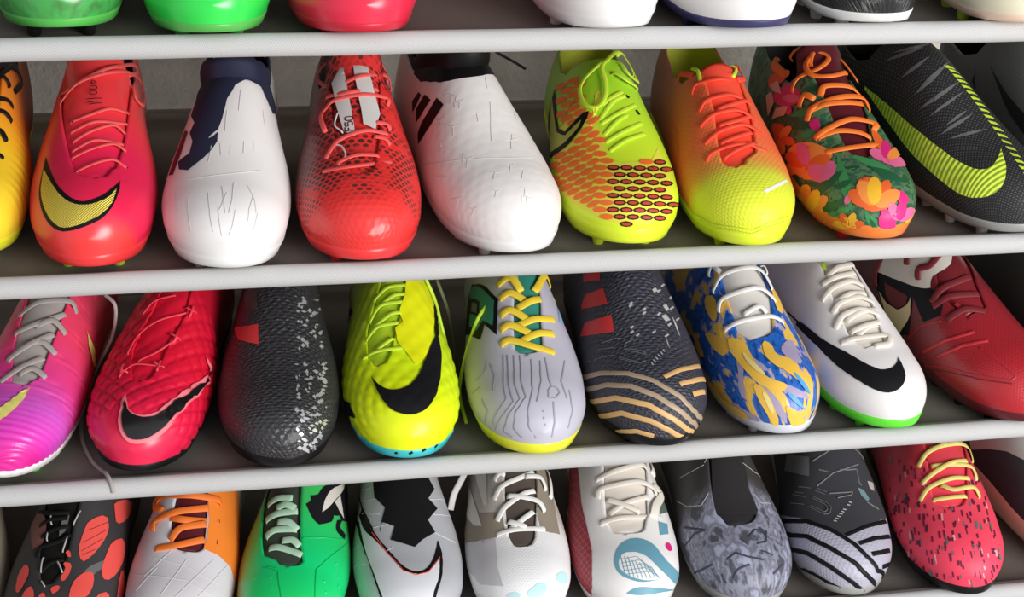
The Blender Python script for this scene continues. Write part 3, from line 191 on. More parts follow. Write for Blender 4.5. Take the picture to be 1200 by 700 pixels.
  dec=(('leaf_print','leaf_green',((0.59,((1429,-542),(1372,-475),(1326,-408),(1294,-341),(1281,-279),(1276,-217),(1278,-150),(1297,-208),(1319,-270),(1342,-332),(1366,-399),(1396,-470))),(0.47,((1274,-566),(1229,-508),(1195,-446),(1175,-389),(1164,-332),(1162,-274),(1170,-217),(1185,-270),(1204,-327),(1222,-384),(1238,-442),(1255,-504))),(0.47,((958,-761),(884,-642),(836,-542),(818,-446),(822,-351),(850,-260),(891,-174),(894,-255),(901,-341),(907,-432),(914,-527),(927,-632))),(0.35,((970,-222),(888,-284),(796,-351),(710,-422),(618,-494),(527,-575),(436,-675),(495,-504),(578,-384),(677,-303),(777,-255),(881,-227))),(0.35,((697,-933),(634,-895),(575,-857),(524,-809),(487,-752),(460,-666),(447,-575),(490,-628),(527,-675),(564,-733),(599,-795),(645,-862))),(0.35,((949,-136),(898,-98),(847,-60),(804,-17),(774,36),(762,107),(762,198),(807,141),(847,88),(878,36),(904,-12),(927,-69))),(0.47,((321,-542),(286,-637),(257,-752),(230,-823),(193,-866),(150,-905),(94,-938),(110,-857),(131,-757),(171,-589),(222,-527),(273,-523))),(0.47,((262,-203),(193,-146),(102,-41),(72,442),(139,690),(235,809),(372,866),(257,718),(214,475),(211,251),(225,74),(241,-64))),(0.35,((1086,203),(1035,184),(986,169),(939,165),(891,169),(847,189),(807,217),(881,241),(946,260),(994,265),(1030,251),(1061,232))),(0.47,((789,-1000),(754,-995),(701,-962),(658,-924),(623,-881),(594,-833),(578,-785),(613,-809),(650,-838),(687,-876),(722,-919),(766,-971))))),('leaf_print','leaf_dark',((0.35,((1346,-556),(1297,-499),(1257,-442),(1234,-384),(1222,-327),(1222,-270),(1229,-217),(1248,-270),(1269,-322),(1288,-375),(1306,-432),(1326,-494))),(0.59,((840,-771),(789,-675),(754,-589),(742,-504),(750,-418),(774,-341),(811,-265),(811,-341),(815,-413),(815,-494),(818,-575),(822,-666))),(0.47,((766,-900),(697,-852),(639,-809),(597,-757),(564,-685),(551,-604),(548,-518),(586,-570),(623,-623),(653,-680),(682,-752),(718,-823))),(0.47,((789,-12),(726,7),(677,45),(637,98),(621,174),(629,274),(671,403),(693,313),(722,241),(746,174),(762,107),(777,45))),(0.47,((235,-647),(219,-747),(206,-819),(193,-857),(171,-890),(147,-919),(115,-947),(123,-900),(134,-852),(150,-809),(171,-742),(203,-680))),(0.35,((294,193),(286,298),(294,408),(321,513),(374,599),(447,671),(578,771),(468,628),(420,527),(385,437),(353,356),(321,274))),(0.35,((1417,-499),(1387,-499),(1357,-499),(1322,-484),(1288,-465),(1253,-442),(1222,-408),(1250,-408),(1278,-408),(1308,-418),(1342,-437),(1376,-465))),(0.59,((706,-518),(679,-484),(661,-446),(650,-399),(650,-351),(661,-303),(682,-251),(697,-289),(706,-332),(714,-370),(714,-418),(710,-465))),(0.59,((983,-747),(927,-709),(874,-675),(825,-637),(785,-589),(754,-542),(726,-484),(770,-508),(815,-532),(854,-566),(894,-613),(936,-675))))),('flower_print','pink_print',((0.95,((1009,-566),(986,-451),(961,-365),(924,-298),(874,-298),(815,-370),(800,-465),(840,-575),(907,-628),(989,-628))),(0.8,((986,212),(952,313),(914,365),(847,337),(811,255),(836,146),(898,122),(973,155))),(0.8,((572,-504),(575,-418),(556,-408),(514,-475),(498,-542),(514,-599),(535,-604),(559,-566))))),('flower_print','peach',((0.8,((1264,-757),(1267,-680),(1241,-594),(1192,-494),(1149,-413),(1102,-346),(1055,-298),(1009,-260),(970,-274),(943,-332),(914,-399),(888,-475),(891,-556),(930,-642),(994,-714),(1083,-766),(1170,-804),(1236,-804))),(0.95,((1069,-341),(1058,-308),(1030,-308),(986,-341),(949,-394),(927,-475),(943,-504),(994,-480),(1032,-437),(1061,-384))),(0.95,((436,-375),(532,-270),(594,-193),(615,-131),(588,-112),(511,-131),(425,-184),(332,-294),(316,-389),(366,-427))),(0.95,((313,-174),(415,-107),(479,-50),(511,7),(490,36),(412,50),(340,45),(281,17),(251,-55),(259,-165))))),('flower_print','orange_print',((0.95,((1144,-613),(1159,-556),(1157,-499),(1139,-446),(1107,-432),(1058,-470),(1021,-523),(1006,-599),(1032,-632),(1102,-637))),(0.9,((508,-408),(602,-284),(658,-198),(671,-122),(658,-55),(610,-2),(554,45),(490,103),(420,146),(332,169),(270,117),(233,-45),(230,-241),(257,-408),(326,-484),(423,-480))),(0.85,((1041,-1000),(997,-900),(967,-838),(936,-804),(914,-819),(914,-890),(914,-952),(904,-995),(894,-1000),(920,-1000),(952,-1000),(997,-1000))),(0.95,((1147,222),(1123,270),(1072,284),(976,260),(936,227),(955,184),(994,165),(1052,165),(1099,174),(1136,189))),(0.9,((1533,-723),(1466,-642),(1417,-609),(1368,-613),(1337,-637),(1326,-690),(1346,-757),(1417,-847),(1482,-857),(1539,-804))),(0.85,((1720,-504),(1672,-422),(1625,-365),(1586,-341),(1573,-360),(1597,-442),(1625,-504),(1656,-551),(1694,-570),(1720,-547))))),('flower_print','yellow_print',((0.75,((1096,-1000),(1072,-909),(1015,-814),(958,-737),(917,-723),(888,-771),(847,-780),(804,-766),(758,-795),(730,-866),(762,-947),(833,-1000),(904,-1000),(1015,-1000))),(0.95,((588,-914),(506,-823),(433,-780),(353,-785),(302,-828),(292,-905),(358,-952),(498,-986),(591,-1000),(621,-971))),(0.8,((308,542),(447,671),(580,823),(543,885),(519,933),(508,976),(308,862),(243,613))))),('flower_print','magenta_print',((0.95,((174,-236),(182,-45),(123,169),(126,804),(139,885),(56,909),(16,-905),(72,-881),(104,-814),(139,-475))),(0.8,((503,165),(508,279),(495,375),(460,470),(407,489),(332,422),(340,270),(449,146))),(0.9,((1621,-532),(1562,-442),(1504,-379),(1444,-332),(1410,-332),(1400,-379),(1431,-456),(1518,-556),(1592,-599),(1636,-585))),(0.8,((1257,-327),(1250,-265),(1231,-241),(1195,-246),(1177,-270),(1180,-313),(1202,-341),(1241,-351))))),('flower_petal','peach',((1,((1396,-1000),(1337,-919),(1219,-785),(1136,-671),(1075,-604),(1038,-599),(1032,-652),(1075,-747),(1185,-866),(1342,-986))),(1,((1099,-341),(1066,-337),(1027,-379),(1000,-446),(1003,-523),(1032,-570),(1066,-566),(1096,-523),(1112,-451),(1115,-384))),(1.06,((642,-208),(626,-155),(554,-126),(455,-126),(361,-179),(318,-279),(348,-365),(431,-379),(527,-337),(605,-274))),(1.06,((487,255),(417,260),(318,184),(254,7),(257,-179),(302,-251),(364,-184),(428,-60),(479,60),(503,174))),(1.06,((964,-800),(914,-766),(864,-785),(843,-842),(884,-933),(952,-1000),(989,-1000),(1044,-1000),(1052,-952),(1012,-866))),(1,((710,-656),(687,-699),(706,-795),(770,-885),(874,-971),(939,-1000),(939,-962),(860,-852),(796,-747),(750,-675))),(1.06,((1342,-527),(1322,-527),(1319,-566),(1335,-618),(1374,-680),(1415,-718),(1435,-714),(1429,-671),(1402,-609),(1370,-556))),(1,((1335,-814),(1402,-862),(1448,-871),(1460,-842),(1448,-795),(1417,-733),(1376,-699),(1331,-685),(1301,-704),(1301,-752))),(1.12,((1112,523),(1091,527),(1075,537),(943,346),(891,251),(891,212),(930,227),(992,289),(1080,422),(1128,518))))),('flower_petal','orange_print',((1.06,((1290,-747),(1250,-680),(1182,-609),(1115,-566),(1061,-556),(1041,-589),(1064,-652),(1131,-718),(1217,-776),(1283,-795))),(1.06,((967,-303),(936,-332),(927,-403),(946,-489),(986,-551),(1024,-570),(1041,-532),(1038,-456),(1024,-375),(997,-317))),(1,((591,-418),(586,-346),(538,-279),(460,-232),(374,-227),(316,-298),(316,-422),(383,-504),(471,-518),(548,-480))),(1,((605,112),(546,126),(447,93),(345,2),(294,-146),(310,-255),(377,-236),(460,-146),(540,-41),(602,50))),(1.06,((530,-771),(498,-757),(460,-785),(439,-842),(441,-909),(468,-952),(503,-962),(532,-928),(543,-871),(543,-814))),(1,((276,-814),(284,-866),(324,-924),(383,-967),(433,-976),(457,-957),(444,-909),(401,-852),(350,-809),(305,-790))),(1,((1543,-714),(1504,-680),(1458,-661),(1425,-666),(1410,-690),(1429,-733),(1472,-776),(1527,-809),(1558,-795),(1564,-757))),(1.12,((1226,-556),(1236,-589),(1274,-642),(1335,-695),(1391,-728),(1408,-718),(1387,-675),(1337,-618),(1285,-570),(1246,-551))))),('flower_petal','pink_print',((1.12,((1200,-513),(1164,-470),(1115,-456),(1066,-475),(1032,-523),(1038,-580),(1075,-613),(1131,-623),(1180,-604),(1204,-561))),(1.12,((825,-422),(825,-475),(867,-537),(933,-585),(992,-599),(1021,-575),(1012,-523),(973,-456),(920,-408),(864,-394))),(1.06,((1410,-351),(1406,-375),(1427,-422),(1466,-475),(1510,-513),(1535,-518),(1529,-489),(1502,-446),(1464,-394),(1429,-356))),(1.06,((318,74),(316,155),(281,270),(233,432),(193,628),(155,728),(102,632),(94,198),(209,26),(281,26))),(1,((484,714),(519,804),(455,833),(342,838),(238,823),(174,761),(174,570),(241,475),(326,518),(412,609))),(1,((964,69),(983,112),(983,160),(964,203),(927,217),(881,189),(854,141),(857,93),(891,64),(930,55))),(1,((1000,575),(911,456),(833,322),(815,241),(840,203),(878,208),(924,260),(964,351),(1027,504),(1027,566))))),('flower_petal','yellow_print',((1.12,((658,-26),(621,2),(527,-2),(417,-45),(332,-146),(316,-265),(369,-303),(457,-255),(554,-174),(631,-88))),(1,((1162,-1000),(1088,-943),(997,-900),(939,-905),(927,-952),(952,-1000),(976,-1000),(1030,-1000),(1091,-1000),(1141,-1000))),(1.12,((825,-666),(789,-675),(770,-747),(789,-842),(867,-943),(946,-1000),(986,-1000),(961,-924),(901,-814),(864,-718))),(1,((647,-962),(610,-919),(559,-895),(506,-890),(473,-919),(473,-962),(511,-1000),(556,-1000),(610,-1000),(653,-1000))),(1.12,((399,-666),(372,-704),(364,-795),(383,-871),(425,-933),(460,-952),(476,-924),(465,-857),(447,-780),(425,-699))))),('flower_petal','magenta_print',((1,((1533,-384),(1510,-379),(1496,-403),(1494,-442),(1514,-489),(1543,-518),(1566,-518),(1577,-494),(1571,-451),(1556,-413))),(1.12,((1402,-494),(1429,-527),(1474,-556),(1516,-561),(1541,-551),(1535,-523),(1508,-494),(1466,-470),(1425,-456),(1400,-465))),(1,((219,-198),(233,-88),(217,45),(179,255),(158,542),(147,742),(102,800),(27,704),(64,-432),(166,-279))),(1.12,((380,356),(372,442),(332,547),(278,661),(222,747),(166,737),(136,532),(193,284),(278,246),(342,284))),(1.06,((1096,313),(1102,360),(1064,360),(994,317),(927,255),(891,203),(901,174),(946,174),(1006,203),(1061,251))))),('logo_mark','pale_pink',((1.4,((1693,-547),(1636,-470),(1554,-499),(1641,-556))),(1.4,((1577,-723),(1558,-613),(1450,-484),(1446,-556))),(1.4,((1696,-632),(1657,-566),(1597,-599),(1607,-661),(1627,-737),(1663,-685)))))),
  str=(),
  lace=(('orange_lace',5.2,1.6,2.2,(((1021,-332),(986,-112),(1035,217)),((1136,-317),(1123,-117),(1102,36),(1069,146)),((1144,-351),(1152,-198),(1185,26),(1190,255),(1149,232)),((1271,-360),(1306,-251),(1313,-7),(1353,251),(1308,337)),((1304,-294),(1288,-112),(1285,60),(1366,375)),((1372,-379),(1394,-294),(1348,-217)),((1350,-155),(1381,-79),(1383,131),(1406,360)))),('orange_lace',4.2,1.6,4,(((1476,-403),(1488,-284),(1472,-69),(1523,41),(1562,-41),(1518,-179),(1450,-160),(1421,2),(1516,279)),((1630,179),(1548,270),(1478,322),(1502,298),(1594,227)),((1627,-279),(1623,-179),(1645,31)),((1516,-146),(1581,-45),(1707,169)))),('orange_lace',8,1.6,2,(((1720,-360),(1720,-413),(1607,-403)),)))),
 'b9':dict(dec=(('swoosh','lime_ribbed',((0.4,((1720,-547),(1720,-551),(1714,-556),(1694,-556),(1672,-561),(1647,-561),(1621,-561),(1597,-566),(1571,-561),(1547,-561),(1521,-561),(1496,-556),(1470,-551),(1444,-547),(1417,-542),(1389,-537),(1363,-532),(1337,-527),(1308,-518),(1281,-513),(1255,-508),(1229,-504),(1204,-499),(1180,-494),(1154,-484),(1126,-480),(1099,-470),(1072,-465),(1047,-465),(1021,-461),(997,-456),(973,-451),(939,-442),(907,-432),(874,-422),(843,-413),(822,-399),(789,-370),(770,-337),(762,-298),(762,-251),(774,-203),(789,-155),(833,-79),(874,-21),(847,-41),(804,-69),(758,-103),(718,-131),(679,-169),(645,-212),(613,-260),(588,-308),(572,-360),(562,-418),(562,-475),(570,-523),(586,-570),(610,-609),(639,-647),(671,-671),(697,-690),(726,-709),(758,-723),(792,-728),(829,-737),(857,-737),(884,-737),(914,-733),(946,-733),(973,-728),(1003,-723),(1035,-723),(1058,-718),(1083,-714),(1110,-714),(1136,-709),(1164,-709),(1190,-704),(1217,-704),(1243,-699),(1267,-695),(1292,-690),(1317,-685),(1344,-680),(1368,-675),(1394,-671),(1417,-666),(1440,-661),(1462,-656),(1482,-652),(1508,-647),(1531,-642),(1554,-637),(1577,-628),(1597,-623),(1618,-613),(1636,-609),(1652,-599),(1677,-589),(1700,-580),(1717,-570),(1720,-556))),)),('wisp_print','grey_mid',((0.4,((1659,-356),(1627,-322),(1599,-284),(1575,-236),(1556,-179),(1545,-112),(1545,-31),(1554,-107),(1571,-169),(1590,-222),(1612,-270),(1636,-313))),(0.4,((1535,-379),(1514,-337),(1498,-289),(1488,-241),(1482,-189),(1484,-131),(1490,-64),(1492,-131),(1498,-189),(1506,-241),(1516,-289),(1525,-337))),(0.4,((1423,-379),(1404,-317),(1394,-246),(1389,-174),(1398,-93),(1417,-2),(1458,126),(1427,-7),(1417,-103),(1415,-184),(1415,-255),(1417,-317))),(0.4,((1357,-413),(1333,-346),(1315,-274),(1308,-198),(1308,-117),(1322,-26),(1346,69),(1331,-31),(1326,-122),(1328,-203),(1335,-274),(1344,-346))),(0.4,((1283,-370),(1267,-308),(1260,-246),(1255,-174),(1260,-103),(1274,-26),(1294,55),(1281,-26),(1274,-103),(1271,-179),(1274,-246),(1276,-308))),(0.4,((1172,-408),(1154,-341),(1144,-279),(1139,-212),(1141,-141),(1152,-64),(1170,7),(1162,-64),(1159,-141),(1159,-208),(1162,-274),(1164,-341))),(0.4,((1180,-308),(1175,-265),(1170,-217),(1170,-174),(1175,-126),(1182,-79),(1192,-31),(1190,-79),(1187,-126),(1185,-174),(1182,-217),(1182,-265))),(0.4,((1115,-356),(1091,-303),(1072,-246),(1058,-189),(1050,-126),(1050,-55),(1058,17),(1061,-45),(1069,-107),(1077,-174),(1088,-236),(1099,-294))),(0.4,((1648,-284),(1616,-251),(1588,-208),(1567,-155),(1552,-93),(1548,-7),(1579,141),(1558,2),(1564,-79),(1579,-141),(1599,-198),(1623,-246))))),('side_mark','lime_flat',((0.4,((1435,12),(1427,103),(1415,131),(1417,21))),(0.4,((1413,31),(1406,122),(1398,165),(1396,41))),(0.4,((1385,41),(1383,141),(1374,179),(1368,50))),(0.4,((1357,50),(1357,155),(1348,193),(1342,64))),(0.4,((1328,60),(1328,165),(1319,203),(1313,74))),(0.4,((1299,74),(1299,174),(1290,217),(1281,84))),(0.4,((1267,79),(1264,179),(1253,212),(1248,88))),(0.4,((1231,84),(1229,179),(1217,212),(1214,98))),(0.4,((1197,88),(1192,184),(1180,217),(1180,103))),(0.4,((1159,93),(1154,189),(1136,212),(1139,103))),(0.4,((1118,93),(1110,179),(1088,203),(1096,103))),(0.4,((1072,84),(1058,165),(1032,184),(1044,88))),(0.4,((1018,74),(1000,150),(973,165),(989,74))),(0.4,((961,60),(936,126),(904,136),(930,60))),(0.4,((894,36),(864,103),(825,107),(857,36))),(0.4,((818,12),(781,69),(742,84),(777,12))),(0.4,((738,-7),(701,55),(658,69),(697,-7))),(0.4,((658,-26),(615,41),(570,60),(613,-26))),(0.4,((570,-45),(527,36),(484,69),(527,-36)))))),
  str=(),
  lace=()),
 'b10':dict(dec=(('swoosh','charcoal',((0.4,((1661,-418),(1650,-427),(1632,-442),(1610,-456),(1590,-465),(1571,-475),(1552,-480),(1533,-489),(1512,-494),(1490,-499),(1470,-499),(1448,-499),(1427,-499),(1406,-499),(1383,-499),(1359,-494),(1333,-489),(1306,-484),(1281,-484),(1255,-480),(1231,-475),(1209,-470),(1172,-451),(1144,-432),(1123,-422),(1131,-461),(1144,-513),(1164,-556),(1187,-585),(1217,-604),(1248,-613),(1269,-613),(1292,-613),(1315,-609),(1339,-604),(1363,-594),(1385,-594),(1404,-589),(1423,-585),(1442,-580),(1464,-570),(1488,-561),(1502,-551),(1520,-542),(1537,-527),(1554,-513),(1573,-499),(1592,-484),(1608,-470),(1625,-456),(1639,-442),(1652,-427))),)),('lens_mark','charcoal',((0.4,((1720,-399),(1720,-446),(1720,-494),(1720,-561),(1686,-604),(1712,-542),(1720,-480),(1720,-442))),))),
  str=(),
  lace=()),
 'c1':dict(throat=((220,64,64),(234,-45,101),(259,-65,169),(340,-131,177),(354,-136,179),(441,-174,206),(458,-177,212),(549,-198,235),(572,-198,241)),
  dec=(('swoosh','pale_yellow',((0.4,((615,-174),(634,-136),(663,-93),(701,-50),(726,-26),(754,-7),(785,12),(815,31),(840,50),(864,64),(898,93),(920,112),(933,131),(904,131),(860,126),(807,126),(770,112),(730,98),(693,79),(658,64),(623,41),(597,21),(567,-7),(538,-36),(506,-74),(479,-122),(460,-155),(506,-160),(570,-165))),)),('side_mark','pale_yellow',((0.4,((1442,494),(1437,551),(1444,623),(1460,709),(1425,747),(1400,809),(1383,685),(1385,604),(1413,547))),))),
  str=(),
  lace=(('grey_lace',5,1.5,1.8,(((958,-150),(1066,2),(1149,150)),((1015,-2),(1058,88),(1032,227)),((1107,-155),(1192,-2),(1281,179)),((1204,-31),(1219,98),(1190,246)),((1262,-174),(1301,-2),(1400,246)),((1294,2),(1335,136),(1313,289)),((1363,-222),(1404,-26),(1458,232),(1454,356)))),)),
 'c2':dict(throat=((206,-36,-36),(245,-150,45),(247,-151,50),(320,-193,73),(354,-180,84),(394,-165,122),(452,-120,179),(487,-93,181),(533,-93,184)),
  dec=(('swoosh_outline','pink_outline',((0.7,((766,-117),(726,-103),(666,-84),(613,-60),(580,-26),(559,12),(551,60),(559,117),(583,169),(615,212),(650,241),(687,260),(730,279),(762,294),(800,308),(836,327),(878,346),(914,370),(946,394),(976,418),(1009,442),(1041,470),(1075,499),(1107,527),(1164,580),(1231,642),(1308,714),(1425,847),(1374,828),(1267,752),(1214,714),(1159,671),(1102,628),(1052,594),(1003,570),(967,551),(930,532),(891,513),(850,499),(811,489),(770,480),(734,475),(690,470),(650,470),(607,475),(567,480),(527,480),(490,480),(439,475),(393,465),(350,451),(310,418),(273,356),(241,270),(219,165),(217,60),(238,-36),(273,-103),(316,-146),(369,-169),(428,-179),(487,-179),(532,-169),(583,-160),(629,-150),(671,-146),(730,-131))),)),('swoosh','black_gloss',((1.7,((697,-107),(661,-93),(607,-64),(564,-31),(543,7),(532,55),(532,112),(543,160),(567,208),(597,246),(637,274),(679,303),(730,322),(762,341),(800,356),(836,375),(874,394),(914,418),(949,442),(989,475),(1027,504),(1066,537),(1104,570),(1164,618),(1226,671),(1274,709),(1229,685),(1162,642),(1120,613),(1075,585),(1027,556),(976,527),(939,513),(894,489),(847,470),(800,456),(758,446),(714,437),(666,432),(618,427),(572,422),(527,418),(487,413),(428,394),(377,370),(332,332),(297,260),(273,169),(267,74),(289,-21),(337,-84),(388,-107),(441,-122),(500,-126),(551,-122),(610,-117),(663,-112))),))),
  str=(),
  lace=(('pink_lace',1.7,0.9,1.5,(((1118,-236),(1224,-179),(1283,-36),(1366,208)),((1055,-117),(1115,2),(1209,146)),((943,-236),(994,-198),(1024,-117),(1035,60)),((1333,-212),(1381,-112),(1415,45)))),('pink_lace',1.7,0.9,1.8,(((1376,165),(1374,222),(1389,279)),((1344,212),(1374,222),(1404,227)))),('pink_lace',1.7,0.9,1.8,(((1229,79),(1217,136),(1219,184)),((1187,126),(1217,136),(1248,131)))),('pink_lace',1.7,0.9,1.8,(((1055,7),(1035,60),(1032,107)),((994,60),(1035,60),(1075,55)))),('pink_lace',1.7,0.9,1.8,(((1044,-303),(997,-227),(983,-174)),((958,-232),(997,-227),(1044,-236)))))),
